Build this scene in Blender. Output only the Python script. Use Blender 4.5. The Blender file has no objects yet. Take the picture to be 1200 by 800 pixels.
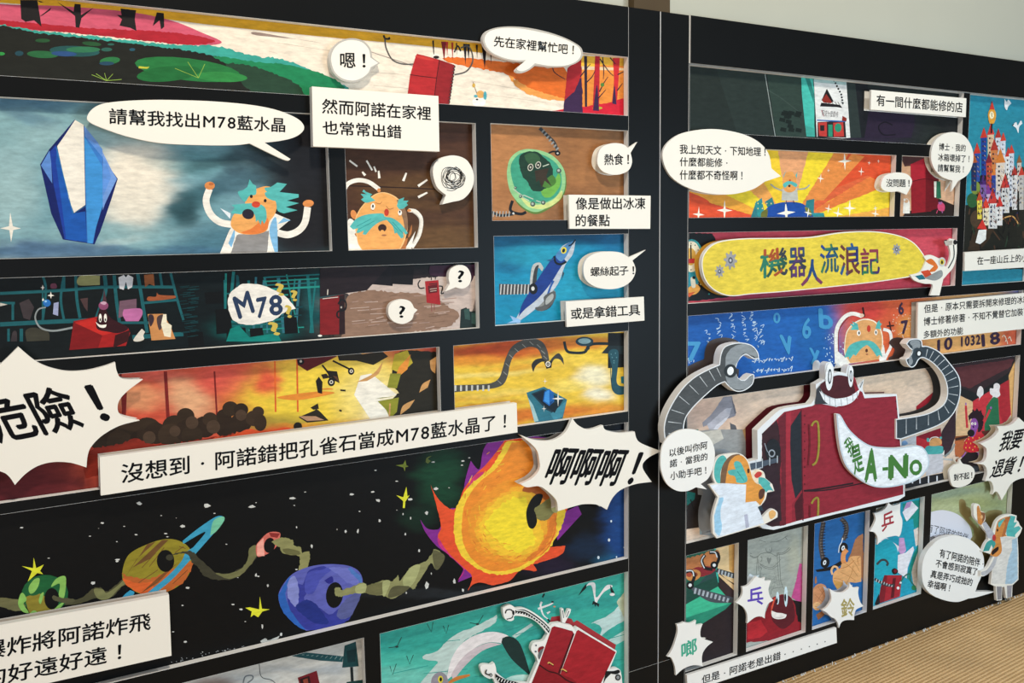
import bpy, math, random
import numpy as np
from mathutils import Vector, Matrix
from mathutils.geometry import tessellate_polygon

# ------------------------------------------------------------------ camera
S = 2.3                      # camera stands 2.3 m from the display wall
F, YAW, PITCH, ROLL = 1061.3, -0.526618, 0.118802, -0.0156356
EYE = 0.736 * S
cy, sy = math.cos(YAW), math.sin(YAW); cp, sp = math.cos(PITCH), math.sin(PITCH); cr, sr = math.cos(ROLL), math.sin(ROLL)
R = np.array([[cr, -sr, 0], [sr, cr, 0], [0, 0, 1]]) @ np.array([[1, 0, 0], [0, cp, -sp], [0, sp, cp]]) @ np.array([[cy, 0, sy], [0, 1, 0], [-sy, 0, cy]])
scene = bpy.context.scene
COL = scene.collection
cam = bpy.data.cameras.new('camera'); camo = bpy.data.objects.new('camera', cam); COL.objects.link(camo)
cam.sensor_width = 36; cam.lens = F / 1200 * 36; cam.clip_start = 0.05
m = Matrix(((R[0][0], -R[1][0], -R[2][0]), (R[0][2], -R[1][2], -R[2][2]), (-R[0][1], R[1][1], R[2][1]))).to_4x4()
m.translation = Vector((0, -S, EYE)); camo.matrix_world = m
scene.camera = camo

# ------------------------------------------------------------------ light
scene.view_settings.view_transform = 'Standard'; scene.view_settings.look = 'None'
scene.view_settings.gamma = 1; scene.view_settings.exposure = -0.42
w = bpy.data.worlds.new('room_air'); scene.world = w; w.use_nodes = True
w.node_tree.nodes['Background'].inputs[0].default_value = (0.95, 0.96, 0.95, 1)
w.node_tree.nodes['Background'].inputs[1].default_value = 0.26

def area(name, loc, target, size, power, col, size_y=None):
    l = bpy.data.lights.new(name, 'AREA'); l.energy = power; l.color = col; l.size = size
    if size_y: l.shape = 'RECTANGLE'; l.size_y = size_y
    o = bpy.data.objects.new(name, l); COL.objects.link(o); o.location = loc
    o.rotation_euler = (Vector(target) - Vector(loc)).to_track_quat('-Z', 'Y').to_euler()
    return o
area('ceiling_lamp', (0.5, -1.9, 4.2), (0.5, -0.3, 1.0), 0.3, 104, (1.0, 0.89, 0.74))
area('ceiling_lamp', (3.0, -1.7, 4.2), (3.0, -0.3, 1.0), 0.3, 44, (1.0, 0.95, 0.88))
area('daylight_window', (4.2, -4.6, 1.2), (2.4, 0, 0.5), 2.4, 185, (0.58, 0.80, 1.0), 1.8)
area('daylight_window', (-1.2, -4.8, 1.2), (0.3, 0, 0.7), 1.8, 70, (0.78, 0.88, 1.0), 1.4)

# ------------------------------------------------------------------ helpers
def W(px, py, Y=0.0):
    d = R.T @ np.array([(px - 600) / F, (py - 400) / F, 1.0])
    n = 1 + Y / S; k = n / d[2]
    return (d[0] * k * S, Y, (0.736 - d[1] * k) * S)
def lin(h):
    if not isinstance(h, str): return tuple(h)
    h = h.lstrip('#'); v = [int(h[i:i + 2], 16) / 255 for i in (0, 2, 4)]
    return tuple(c / 12.92 if c <= .04045 else ((c + .055) / 1.055) ** 2.4 for c in v)
TO = {1: (0, 0, 4), 2: (300, 0, 4), 3: (600, 0, 4), 4: (900, 0, 4), 5: (0, 200, 4), 6: (300, 200, 4), 7: (600, 200, 4), 8: (900, 200, 4),
      9: (0, 400, 4), 10: (300, 400, 4), 11: (600, 400, 4), 12: (900, 400, 4), 13: (0, 600, 4), 14: (300, 600, 4), 15: (600, 600, 4), 16: (900, 600, 4),
      'a': (380, 0, 3), 'b': (760, 0, 2.7273), 'c': (760, 250, 2.7273), 'd': (760, 507, 2.7273), 'e': (380, 250, 3), 'f': (380, 533, 3),
      'g': (1050, 480, 8), 'h': (860, 400, 6), 'i': (1020, 380, 6.667), 'j': (820, 520, 10), 'k': (1080, 570, 10), '5m': (0, 150, 4), 'l': (560, 690, 6.667),
      'm': (780, 720, 10), 'n': (860, 640, 8), 'o': (950, 570, 8), 'q': (760, 580, 8), 'r': (780, 440, 8), 'z': (0, 0, 1)}
def PT(t, s):
    """'x,y x,y! ...' in the frame of one survey close-up -> [(x, y, corner)]"""
    ox, oy, k = TO[t]; out = []
    for q in s.split():
        c = q.endswith('!'); q = q.rstrip('!'); x, y = q.split(',')
        out.append((ox + float(x) / k, oy + float(y) / k, c))
    return out
def smooth(pts, closed=True, n=5):
    P = [np.array(p[:2], float) for p in pts]; Cn = [len(p) > 2 and p[2] for p in pts]; N = len(P); out = []
    for i in range(N if closed else N - 1):
        p1, p2 = P[i], P[(i + 1) % N]
        p0 = p1 if (Cn[i] or (not closed and i == 0)) else P[i - 1]
        p3 = p2 if (Cn[(i + 1) % N] or (not closed and i + 2 >= N)) else P[(i + 2) % N]
        for k in range(n):
            t = k / n
            out.append(tuple(.5 * (2 * p1 + (p2 - p0) * t + (2 * p0 - 5 * p1 + 4 * p2 - p3) * t * t + (3 * p1 - p0 - 3 * p2 + p3) * t ** 3)))
    if not closed: out.append(tuple(P[-1]))
    return out
def sharp(pts): return [p[:2] for p in pts]

MATS = {}
def nodes(name):
    mt = bpy.data.materials.new(name); mt.use_nodes = True; nt = mt.node_tree
    return mt, nt, nt.nodes['Principled BSDF']
def mat(name, col, rough=.6, spec=.5, noise=0.0, scale=8.0, bump=0.0, stretch=(1, 1, 1)):
    if name in MATS: return MATS[name]
    mt, nt, b = nodes(name); c = lin(col)
    b.inputs['Base Color'].default_value = (*c, 1); b.inputs['Roughness'].default_value = rough; b.inputs['Specular IOR Level'].default_value = spec
    if noise or bump:
        tc = nt.nodes.new('ShaderNodeTexCoord'); mp = nt.nodes.new('ShaderNodeMapping'); mp.inputs['Scale'].default_value = stretch
        no = nt.nodes.new('ShaderNodeTexNoise'); no.inputs['Scale'].default_value = scale; no.inputs['Detail'].default_value = 6
        nt.links.new(tc.outputs['Object'], mp.inputs[0]); nt.links.new(mp.outputs[0], no.inputs['Vector'])
        if noise:
            r = nt.nodes.new('ShaderNodeMapRange'); r.inputs[3].default_value = 1 - noise; r.inputs[4].default_value = 1 + noise
            mx = nt.nodes.new('ShaderNodeMix'); mx.data_type = 'RGBA'; mx.blend_type = 'MULTIPLY'; mx.inputs[0].default_value = 1
            mx.inputs[6].default_value = (*c, 1)
            nt.links.new(no.outputs[0], r.inputs[0]); nt.links.new(r.outputs[0], mx.inputs[7]); nt.links.new(mx.outputs[2], b.inputs['Base Color'])
        if bump:
            bp = nt.nodes.new('ShaderNodeBump'); bp.inputs['Strength'].default_value = bump; bp.inputs['Distance'].default_value = .002
            nt.links.new(no.outputs[0], bp.inputs['Height']); nt.links.new(bp.outputs[0], b.inputs['Normal'])
    MATS[name] = mt; return mt
def ink_mat(name='printed_ink', amp=.2, scale=26, rough=.5):
    """print: colour from the face colours, broken up by dry-brush grain"""
    if name in MATS: return MATS[name]
    mt, nt, b = nodes(name); at = nt.nodes.new('ShaderNodeAttribute'); at.attribute_name = 'Col'
    tc = nt.nodes.new('ShaderNodeTexCoord'); mp = nt.nodes.new('ShaderNodeMapping'); mp.inputs['Scale'].default_value = (1, 1, 3.2); mp.inputs['Rotation'].default_value = (0, .35, 0)
    no = nt.nodes.new('ShaderNodeTexNoise'); no.inputs['Scale'].default_value = scale; no.inputs['Detail'].default_value = 9; no.inputs['Roughness'].default_value = .65
    r = nt.nodes.new('ShaderNodeMapRange'); r.inputs[1].default_value = .3; r.inputs[2].default_value = .7; r.inputs[3].default_value = 1 - amp; r.inputs[4].default_value = 1 + amp
    mx = nt.nodes.new('ShaderNodeMix'); mx.data_type = 'RGBA'; mx.blend_type = 'MULTIPLY'; mx.inputs[0].default_value = 1
    L = nt.links.new
    L(tc.outputs['Object'], mp.inputs[0]); L(mp.outputs[0], no.inputs['Vector']); L(no.outputs[0], r.inputs[0]); L(at.outputs['Color'], mx.inputs[6]); L(r.outputs[0], mx.inputs[7])
    L(mx.outputs[2], b.inputs['Base Color']); b.inputs['Roughness'].default_value = rough; b.inputs['Specular IOR Level'].default_value = .15
    MATS[name] = mt; return mt

BLACK = mat('black_display_board', '#0c0d0d', .42, .12, .15, 5)
FOAM = mat('white_foam_edge', '#e4e4e2', .8, .3, .06, 60)
INKT = mat('lettering_ink', '#0c0c0f', .6, .08)

def tag(o, label=None, cat=None, group=None, kind=None):
    for k, v in (('label', label), ('category', cat), ('group', group), ('kind', kind)):
        if v: o[k] = v
    return o
def link(name, verts, faces, mats, parent=None, origin=None, mi=None, cols=None):
    org = np.array(parent['_o'] if parent is not None else (origin if origin is not None else (0, 0, 0)), float)
    me = bpy.data.meshes.new(name)
    me.from_pydata([tuple(np.array(v) - org) for v in verts], [], faces)
    for mm in (mats if isinstance(mats, (list, tuple)) else [mats]): me.materials.append(mm)
    if mi is not None: me.polygons.foreach_set('material_index', mi)
    if cols is not None:
        a = me.color_attributes.new('Col', 'FLOAT_COLOR', 'CORNER'); buf = []
        for p, c in zip(me.polygons, cols):
            if isinstance(c, list):
                for k in c: buf.extend((*k, 1))
            else: buf.extend((*c, 1) * p.loop_total)
        a.data.foreach_set('color', buf)
    o = bpy.data.objects.new(name, me); COL.objects.link(o)
    if parent is not None: o.parent = parent
    else: o.location = org
    o['_o'] = tuple(org)
    me.validate(); return o
def empty(name, loc, label, cat, group=None, kind=None, parent=None):
    o = bpy.data.objects.new(name, None); COL.objects.link(o); o.location = loc; o['_o'] = tuple(loc); o.empty_display_size = .05
    return tag(o, label, cat, group, kind)
def box(name, lo, hi, mt, parent=None, origin=None):
    x0, y0, z0 = lo; x1, y1, z1 = hi
    v = [(x, y, z) for x in (x0, x1) for y in (y0, y1) for z in (z0, z1)]
    f = [(0, 1, 3, 2), (4, 6, 7, 5), (0, 4, 5, 1), (2, 3, 7, 6), (0, 2, 6, 4), (1, 5, 7, 3)]
    return link(name, v, f, mt, parent, origin if origin is not None else ((x0 + x1) / 2, (y0 + y1) / 2, z0))

def clipfaces(V, Fc, C, rect):
    x0, x1, z0, z1 = rect; V = list(V); NF, NC = [], []
    for f, c in zip(Fc, C):
        if all(x0 <= V[i][0] <= x1 and z0 <= V[i][2] <= z1 for i in f): NF.append(f); NC.append(c); continue
        P = [tuple(V[i]) for i in f]
        for ax, lim, sg in ((0, x0, 1), (0, x1, -1), (2, z0, 1), (2, z1, -1)):
            Q = []
            for i in range(len(P)):
                a, b = P[i - 1], P[i]; da, db = sg * (a[ax] - lim), sg * (b[ax] - lim)
                if (da >= 0) != (db >= 0):
                    t = da / (da - db); Q.append(tuple(a[k] + (b[k] - a[k]) * t for k in range(3)))
                if db >= 0: Q.append(b)
            P = Q
            if not P: break
        if len(P) >= 3: n = len(V); V += P; NF.append(tuple(range(n, n + len(P)))); NC.append(c)
    return V, NF, NC
def inset(q, d):
    """shrink a closed outline by d photo pixels"""
    q = [np.array(p, float) for p in q]; sg = 1 if area2(q) > 0 else -1; out = []
    for i in range(len(q)):
        t = q[(i + 1) % len(q)] - q[i - 1]; L = np.linalg.norm(t) + 1e-9; out.append(tuple(q[i] + sg * d * np.array((-t[1], t[0])) / L))
    return out
def area2(p): return sum(p[i - 1][0] * p[i][1] - p[i][0] * p[i - 1][1] for i in range(len(p)))
class Art:
    """a flat print or sheet built up of inked patches, each a hair above the last"""
    def __init__(s, name, Y, parent=None, step=.00010, material=None):
        s.name, s.h, s.parent, s.step = name, (Y if isinstance(Y, list) else [Y]), parent, step; s.v, s.f, s.c = [], [], []; s.mat = material or ink_mat(); s.clip = None; s.gid = 0; s.g = []; s.split = None
    @property
    def Y(s): return s.h[0]
    @Y.setter
    def Y(s, v): s.h[0] = v
    def poly(s, col, pts, t=None, sm=True, n=5, rough=0):
        if isinstance(pts, str): pts = PT(t, pts)
        q = smooth(pts, True, n) if sm else sharp(pts)
        if rough:
            rr = []
            for i in range(len(q)):
                a, b = np.array(q[i]), np.array(q[(i + 1) % len(q)]); L = max(1, int(np.linalg.norm(b - a) / 2.2))
                for k in range(L): rr.append(tuple(a + (b - a) * k / L + np.random.uniform(-rough, rough, 2)))
            q = rr
        if area2(q) > 0: q = q[::-1]
        s.gid += 1; s.Y -= s.step; b = len(s.v); s.v += [W(x, y, s.Y) for x, y in q]
        tr = [tuple(range(len(q)))] if len(q) < 5 and not rough else tessellate_polygon([[Vector((x, y, 0)) for x, y in q]])
        for f in tr:
            f = tuple(f)
            if len(f) == 3 and area2([q[i] for i in f]) > 0: f = f[::-1]
            s.f.append(tuple(b + i for i in f)); s.c.append(lin(col)); s.g.append(s.gid)
        return s
    def line(s, col, wd, pts, t=None, sm=True, w1=None):
        if isinstance(pts, str): pts = PT(t, pts)
        q = [np.array(p) for p in (smooth(pts, False, 5) if sm and len(pts) > 2 else sharp(pts))]; n = len(q); w1 = wd if w1 is None else w1
        s.Y -= s.step; b = len(s.v)
        for i, p in enumerate(q):
            d = q[min(i + 1, n - 1)] - q[max(i - 1, 0)]; d = d / (np.linalg.norm(d) + 1e-9); nn = np.array((-d[1], d[0])); h = (wd + (w1 - wd) * i / max(1, n - 1)) / 2
            s.v += [W(*(p + nn * h), s.Y), W(*(p - nn * h), s.Y)]
        for i in range(n - 1): s.f.append((b + 2 * i, b + 2 * i + 2, b + 2 * i + 3, b + 2 * i + 1)); s.c.append(lin(col)); s.g.append(s.gid)
        return s
    def ell(s, col, x, y, rx, ry=None, t='z', rot=0, n=20):
        ox, oy, k = TO[t]; ry = rx if ry is None else ry; x, y, rx, ry = ox + x / k, oy + y / k, rx / k, ry / k; c, q = math.cos(rot), math.sin(rot)
        return s.poly(col, [(x + rx * math.cos(a) * c - ry * math.sin(a) * q, y + rx * math.cos(a) * q + ry * math.sin(a) * c) for a in [i * 2 * math.pi / n for i in range(n)]], sm=False)
    def star(s, col, x, y, r, t='z', ri=.16, n=4, rot=-math.pi / 2, sx=.75):
        ox, oy, k = TO[t]; x, y, r = ox + x / k, oy + y / k, r / k
        return s.poly(col, [(x + sx * (r if i % 2 == 0 else r * ri) * math.cos(rot + i * math.pi / n), y + (r if i % 2 == 0 else r * ri) * math.sin(rot + i * math.pi / n)) for i in range(2 * n)], sm=False)
    def tri(s, vs, fs, col):
        b = len(s.v); s.v += vs; s.f += [tuple(b + i for i in f) for f in fs]; s.c += [lin(col)] * len(fs)
    def build(s, label=None):
        if s.split and s.parent is not None:      # every painted piece an object of its own
            for g in sorted(set(s.g)):
                fs = [(f, c) for f, c, k in zip(s.f, s.c, s.g) if k == g]; ids = sorted({i for f, _ in fs for i in f}); m_ = {k: j for j, k in enumerate(ids)}
                V, Fc, C = [s.v[i] for i in ids], [tuple(m_[i] for i in f) for f, _ in fs], [c for _, c in fs]
                if s.clip: V, Fc, C = clipfaces(V, Fc, C, s.clip)
                if Fc: link(s.split, V, Fc, s.mat, s.parent, cols=C)
            return None
        if s.clip: s.v, s.f, s.c = clipfaces(s.v, s.f, s.c, s.clip)
        if not s.f: return None
        o = link(s.name, s.v, s.f, s.mat, s.parent, cols=s.c, origin=None if s.parent is not None else s.v[0])
        if label: o['label'] = label
        return o

# lettering: glyph outlines of the font that ships with the renderer
GL = {}
def glyph(ch, bold):
    if (ch, bold) in GL: return GL[(ch, bold)]
    c = bpy.data.curves.new('g', 'FONT'); c.body = ch; c.resolution_u = 3; c.offset = bold; c.fill_mode = c.fill_mode
    o = bpy.data.objects.new('g', c); COL.objects.link(o); dg = bpy.context.evaluated_depsgraph_get()
    me = o.evaluated_get(dg).to_mesh(); v = [(p.co.x, p.co.y) for p in me.vertices]; f = [tuple(p.vertices) for p in me.polygons]
    bpy.data.objects.remove(o); bpy.data.curves.remove(c)
    GL[(ch, bold)] = (v, f); return v, f
def adv(ch): return .58 if ord(ch) < 256 and ch != 'M' else (.86 if ch == 'M' else 1.0)
def line_mesh(txt, bold):
    x = 0; V, Fc = [], []
    for ch in txt:
        g = {'，': '·', '．': '·'}.get(ch, ch); v, f = glyph(g, bold)
        if v:
            vx = [a for a, _ in v]; cxm = (min(vx) + max(vx)) / 2
            dx = x + .5 - cxm if (ch in '，．！' or ord(ch) < 256) and adv(ch) == 1 else (x + adv(ch) / 2 - cxm if ord(ch) < 256 else x)
            b = len(V); V += [(a + dx, q) for a, q in v]; Fc += [tuple(b + i for i in k) for k in f]
        x += adv(ch)
    return np.array(V), Fc
def letters(parent, lines, t, Y, col=None, bold=.014, name='lettering'):
    if name == 'lettering' and sum(len(l[0]) for l in lines) <= 6:      # a few big characters: each one its own piece
        for txt, a, b, c in lines:
            v, _ = line_mesh(txt, bold); lo, hi = v.min(0), v.max(0); x = 0; A, B, Cc = (np.array(q, float) for q in (a, b, c))
            for i, ch in enumerate(txt):
                w_, _ = line_mesh(txt[:i + 1], bold); g_, _ = glyph(ch, bold); w_ = w_[-len(g_):]; l2, h2 = w_.min(0), w_.max(0)
                f = lambda px, py: tuple(A + (B - A) * (px - lo[0]) / (hi[0] - lo[0]) + (Cc - A) * (hi[1] - py) / (hi[1] - lo[1]))
                letters(parent, [(ch, f(l2[0], h2[1]), f(h2[0], h2[1]), f(l2[0], l2[1]))], t, Y, col, bold, 'lettering_character')
        return
    return _letters(parent, lines, t, Y, col, bold, name)
def _letters(parent, lines, t, Y, col, bold, name):
    """lines: (text, topleft, topright, bottomleft) of the inked box, in the frame of close-up t"""
    V, Fc, C = [], [], []
    for i, (txt, a, b, c) in enumerate(lines):
        v, f = line_mesh(txt, 0); lo, hi = v.min(0), v.max(0)
        P = [np.array(W(TO[t][0] + q[0] / TO[t][2], TO[t][1] + q[1] / TO[t][2], Y)) for q in (a, b, c)]
        for kk, (sx, sy) in enumerate(((bold, 0), (-bold, 0), (0, bold), (0, -bold)) if bold else ((0, 0),)):   # heavier weight: the same outline shifted a hair each way
            n = len(V)
            for x, y in v:
                fx, fy = (x + sx - lo[0]) / (hi[0] - lo[0]), (hi[1] - y - sy) / max(.01, hi[1] - lo[1]); q = P[0] + (P[1] - P[0]) * fx + (P[2] - P[0]) * fy; V.append((q[0], q[1] - kk * .000005, q[2]))
            Fc += [tuple(n + j for j in k) for k in f]
    mt = INKT if col is None else mat('lettering_ink_' + col.strip('#'), col, .5, .3)
    return link(name, V, Fc, mt, parent)

def sheet(name, pts, Y, th, front, parent=None, side=None, origin=None):
    """solid board with the given outline: front at Y, thickness th into the wall"""
    q = list(pts)
    if area2(q) > 0: q = q[::-1]
    fr = [W(x, y, Y) for x, y in q]; bk = [(a, Y + th, c) for a, _, c in fr]; n = len(fr)
    f = [tuple(range(n)), tuple(range(2 * n - 1, n - 1, -1))] + [(i, i + n, (i + 1) % n + n, (i + 1) % n) for i in range(n)]
    return link(name, fr + bk, f, [front, side or FOAM], parent, origin, mi=[0, 1] + [1] * n)
PAPER = mat('matt_white_print', '#f1efe9', .5, .4)
CREAM = mat('cream_white_print', '#efe9dc', .5, .4)
RIM = mat('grey_printed_rim', '#b4afa6', .5, .4)
GHOST = {}
def sign(name, label, cat, group, t, outline, lines, Y=-.008, th=.008, paper=None, rim=0, sm=True, col=None, bold=.014, n=6, back=None):
    pts = PT(t, outline); q = smooth(pts, True, n) if sm else sharp(pts)
    cx = sum(a for a, _ in q) / len(q); cyy = sum(b for _, b in q) / len(q)
    root = empty(name, W(cx, cyy, Y + th), label, cat, group)
    if rim:
        sheet('foam_backing', q, Y, th, RIM, root)
        qi = [(cx + (a - cx) * (1 - rim / max(6, math.hypot(a - cx, b - cyy))), cyy + (b - cyy) * (1 - rim / max(6, math.hypot(a - cx, b - cyy)))) for a, b in q]
        a = Art('printed_face', Y, root, .0002, paper or CREAM); a.poly('#ffffff', qi, sm=False); a.build()
        Y -= .0003
    else:
        sheet('foam_backing', q, Y, th, paper or CREAM, root)
    if lines: letters(root, lines, t, Y - .0004, col, bold)
    GHOST[label] = (q, Y, [(l, t) for l in lines or []])
    return root
# ------------------------------------------------------------------ setting
D = .0207                     # depth of the cut-outs: prints lie this far behind the board fronts
TH = .0207
def U(u): return u * S
def Zv(v): return (0.736 - v) * S
PLASTER = mat('painted_plaster_wall', '#b2b1a2', .85, .2, .03, 3, .15)
o = box('wall_back', (-2.2, .075, -.02), (6.5, .2, 3.6), PLASTER); tag(o, 'off-white plastered wall behind the black display boards', 'wall', kind='structure')
# tatami floor: ribs run along the wall
mt, nt, b = nodes('woven_tatami'); L = nt.links.new
tc = nt.nodes.new('ShaderNodeTexCoord'); mp = nt.nodes.new('ShaderNodeMapping'); L(tc.outputs['Object'], mp.inputs[0]); mp.inputs['Rotation'].default_value = (0, 0, math.radians(-4))
w1 = nt.nodes.new('ShaderNodeTexWave'); w1.bands_direction = 'Y'; w1.inputs['Scale'].default_value = 19; w1.inputs['Distortion'].default_value = 1.6; w1.inputs['Detail'].default_value = 4; w1.inputs['Detail Scale'].default_value = 5
w2 = nt.nodes.new('ShaderNodeTexWave'); w2.bands_direction = 'X'; w2.inputs['Scale'].default_value = 22; w2.inputs['Distortion'].default_value = 3; w2.inputs['Detail'].default_value = 3
n1 = nt.nodes.new('ShaderNodeTexNoise'); n1.inputs['Scale'].default_value = 5; n1.inputs['Detail'].default_value = 8
for q in (w1, w2, n1): L(mp.outputs[0], q.inputs['Vector'])
ml = nt.nodes.new('ShaderNodeMath'); ml.operation = 'MULTIPLY_ADD'; L(w2.outputs[1], ml.inputs[0]); ml.inputs[1].default_value = .5; L(w1.outputs[1], ml.inputs[2])
rp = nt.nodes.new('ShaderNodeValToRGB'); rp.color_ramp.elements[0].color = (*lin('#b48c58'), 1); rp.color_ramp.elements[0].position = .05; rp.color_ramp.elements[1].color = (*lin('#e2bd88'), 1); rp.color_ramp.elements[1].position = 1.1 - .1
L(ml.outputs[0], rp.inputs[0]); mx = nt.nodes.new('ShaderNodeMix'); mx.data_type = 'RGBA'; mx.blend_type = 'MULTIPLY'; mx.inputs[0].default_value = 1
r = nt.nodes.new('ShaderNodeMapRange'); r.inputs[3].default_value = .68; r.inputs[4].default_value = 1.3; L(n1.outputs[0], r.inputs[0]); L(rp.outputs[0], mx.inputs[6]); L(r.outputs[0], mx.inputs[7]); L(mx.outputs[2], b.inputs['Base Color'])
bp = nt.nodes.new('ShaderNodeBump'); bp.inputs['Strength'].default_value = .6; bp.inputs['Distance'].default_value = .003; L(ml.outputs[0], bp.inputs['Height']); L(bp.outputs[0], b.inputs['Normal']); b.inputs['Roughness'].default_value = .7
o = box('floor', (-3, -5, -.04), (7, .075, 0), mt); tag(o, 'woven straw tatami floor at the foot of the display', 'floor', kind='structure')
WOOD = mat('dark_brown_post', '#4a3b25', .7, .3, .25, 6, 0, (1, 1, .1))
x0 = W(742, 6, .05)[0]; x1 = W(784, 6, .05)[0]
o = box('trim_1', (x0, .045, 0), (x1, .0749, 3.6), WOOD); tag(o, 'dark brown timber post rising above the display boards', 'post', kind='structure')

def board(label, u0, u1, v0, v1, holes, Yf=0.0):
    us = sorted({u0, u1, *[max(h[0], u0) for h in holes], *[min(h[1], u1) for h in holes]}); vs = sorted({v0, v1, *[max(h[2], v0) for h in holes], *[min(h[3], v1) for h in holes]})
    def solid(i, j):
        if i < 0 or j < 0 or i >= len(us) - 1 or j >= len(vs) - 1: return False
        a, b = (us[i] + us[i + 1]) / 2, (vs[j] + vs[j + 1]) / 2
        return not any(h[0] < a < h[1] and h[2] < b < h[3] for h in holes)
    V, Fc, mi = [], [], []
    def q(pts, m): V.extend(pts); n = len(V); Fc.append((n - 4, n - 3, n - 2, n - 1)); mi.append(m)
    for i in range(len(us) - 1):
        for j in range(len(vs) - 1):
            if not solid(i, j): continue
            xa, xb, za, zb = U(us[i]), U(us[i + 1]), Zv(vs[j]), Zv(vs[j + 1]); Y0, Y1 = Yf, TH
            q([(xa, Y0, zb), (xb, Y0, zb), (xb, Y0, za), (xa, Y0, za)], 0); q([(xa, Y1, za), (xb, Y1, za), (xb, Y1, zb), (xa, Y1, zb)], 0)
            if not solid(i - 1, j): q([(xa, Y0, za), (xa, Y1, za), (xa, Y1, zb), (xa, Y0, zb)], 1)
            if not solid(i + 1, j): q([(xb, Y0, zb), (xb, Y1, zb), (xb, Y1, za), (xb, Y0, za)], 1)
            if not solid(i, j - 1): q([(xb, Y0, za), (xb, Y1, za), (xa, Y1, za), (xa, Y0, za)], 1)
            if not solid(i, j + 1): q([(xa, Y0, zb), (xa, Y1, zb), (xb, Y1, zb), (xb, Y0, zb)], 1)
    o = link('display_board', V, Fc, [BLACK, FOAM], None, (U((u0 + u1) / 2), TH, Zv(v1)), mi=mi)
    tag(o, label, 'display board', 'black display boards')
    for h in holes:      # the pale foam core showing round each cut-out
        a, b_, c, d = h; a, b_, c, d = max(a, u0), min(b_, u1), max(c, v0), min(d, v1); e = .0004
        xs, zs = (U(a), U(b_)), (Zv(c), Zv(d)); P = [(xs[0], zs[0]), (xs[1], zs[0]), (xs[1], zs[1]), (xs[0], zs[1])]; Q = [(xs[0] + e, zs[0] - e), (xs[1] - e, zs[0] - e), (xs[1] - e, zs[1] + e), (xs[0] + e, zs[1] + e)]
        V = [(x, y, z) for y in (-.0003 + Yf, TH) for x, z in P] + [(x, y, z) for y in (-.0003 + Yf, TH) for x, z in Q]; Fc = []
        for i in range(4):
            j = (i + 1) % 4
            Fc += [(8 + i, 8 + j, 12 + j, 12 + i), (i, j, 8 + j, 8 + i)]
        link('foam_edge', V, Fc, FOAM, o)
    return o
HL = {'r1': (-.35, .768, -.232, -.155), 'r2a': (-.35, .346, -.1355, .0168), 'r2b': (.3655, .5345, -.1345, .0168), 'r2c': (.5555, .768, -.1355, -.016),
      'r3a': (-.35, .5345, .035, .1175), 'r3b': (.557, .768, .003, .1165), 'r4a': (-.35, .478, .137, .255), 'r4b': (.497, .768, .137, .2505),
      'r5': (-.35, .768, .266, .4645), 'r6a': (-.35, .367, .484, .665), 'r6b': (.3875, .768, .484, .665)}
HR = {'q1': (.8765, 1.501, -.2345, -.139), 'q2a': (.8765, 1.326, -.119, -.018), 'q2b': (1.341, 1.501, -.119, -.018), 'q3': (.8765, 1.499, .003, .105),
      'q4': (.8765, 1.711, .1225, .227), 'q5': (.8765, 1.711, .2475, .4635), 'q6a': (.8765, .983, .482, .665), 'q6b': (1.002, 1.1365, .482, .665),
      'q6c': (1.152, 1.2885, .482, .665), 'q6d': (1.305, 1.437, .482, .665), 'q6e': (1.457, 1.708, .482, .665), 'q7': (1.519, 1.722, -.2345, .106)}
board('black cut-out board of the left comic page, eleven windows', -.38, .7688, -.297, .7355, HL.values())
board('plain black upright strip left of the pale seam', .7693, .8228, -.297, .6363, [])
board('short black foot strip left of the pale seam, below the fine joint', .7693, .8228, .6368, .7355, [])
board('plain black upright strip right of the pale seam', .8245, .8745, -.297, .6363, [])
board('short black foot strip right of the pale seam, behind the green-lettered burst', .8245, .8745, .6368, .7355, [])
board('black cut-out board of the right comic page, twelve windows', .8752, 2.15, -.231, .7355, HR.values())
board('black header board above the right comic page, edged with a fine pale line', .8758, 2.15, -.297, -.2325, [], -.0045)
ALU = mat('pale_metal_seam', '#8f9bb4', .35, .5)
o = box('seam_strip', (U(.8230), .004, 0.002), (U(.8243), .02, Zv(-.297)), ALU); tag(o, 'thin pale upright seam between the left and right display boards', 'strip')
BACKM = mat('backing_board', '#b9b5aa', .8, .2)
for n_, a, b_ in (('left', -.38, .8225), ('right', .825, 2.15)):
    o = box('backing_board', (U(a), .0235, .002), (U(b_), .045, Zv(-.296)), BACKM)
    tag(o, 'pale backing board behind the prints of the %s comic page' % n_, 'backing board', 'backing boards')
# ------------------------------------------------------------------ speech bubbles, bursts, captions
SB, CB, BB = 'speech bubbles', 'caption boards', 'burst boards'
sign('speech_bubble', 'wide white oval speech bubble over the blue crystal, naming M78', 'speech bubble', SB, 1,
     '408,552 428,515 475,488 560,475 700,468 850,469 1000,475 1150,488 1260,506 1340,530 1400,560 1425,592 1415,620 1375,645 1310,660 1240,668! 1362,745! 1330,748 1170,672! 1100,680 950,680 750,670 600,640 480,600 425,575',
     [('請幫我找出M78藍水晶', (512, 507), (1337, 553), (512, 580))])
sign('caption_board', 'square white two-line caption hung over the gap beside the first oval bubble', 'caption board', CB, 2, '262,405 855,450 860,710 268,686',
     [('然而阿諾在家裡', (310, 462), (820, 500), (310, 530)), ('也常常出錯', (312, 564), (681, 588), (314, 628))], sm=False, Y=-.02, th=.02)
sign('speech_bubble', 'small round grey-rimmed bubble on the sandy strip at the top left', 'speech bubble', SB, 2,
     '343,275 358,225 398,190 448,179 500,190 535,225 545,268! 582,296! 546,318! 530,350 490,378 445,386 395,372 358,335',
     [('嗯！', (395, 248), (512, 250), (396, 317))], Y=.004, th=.0165, rim=2.2)
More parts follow.
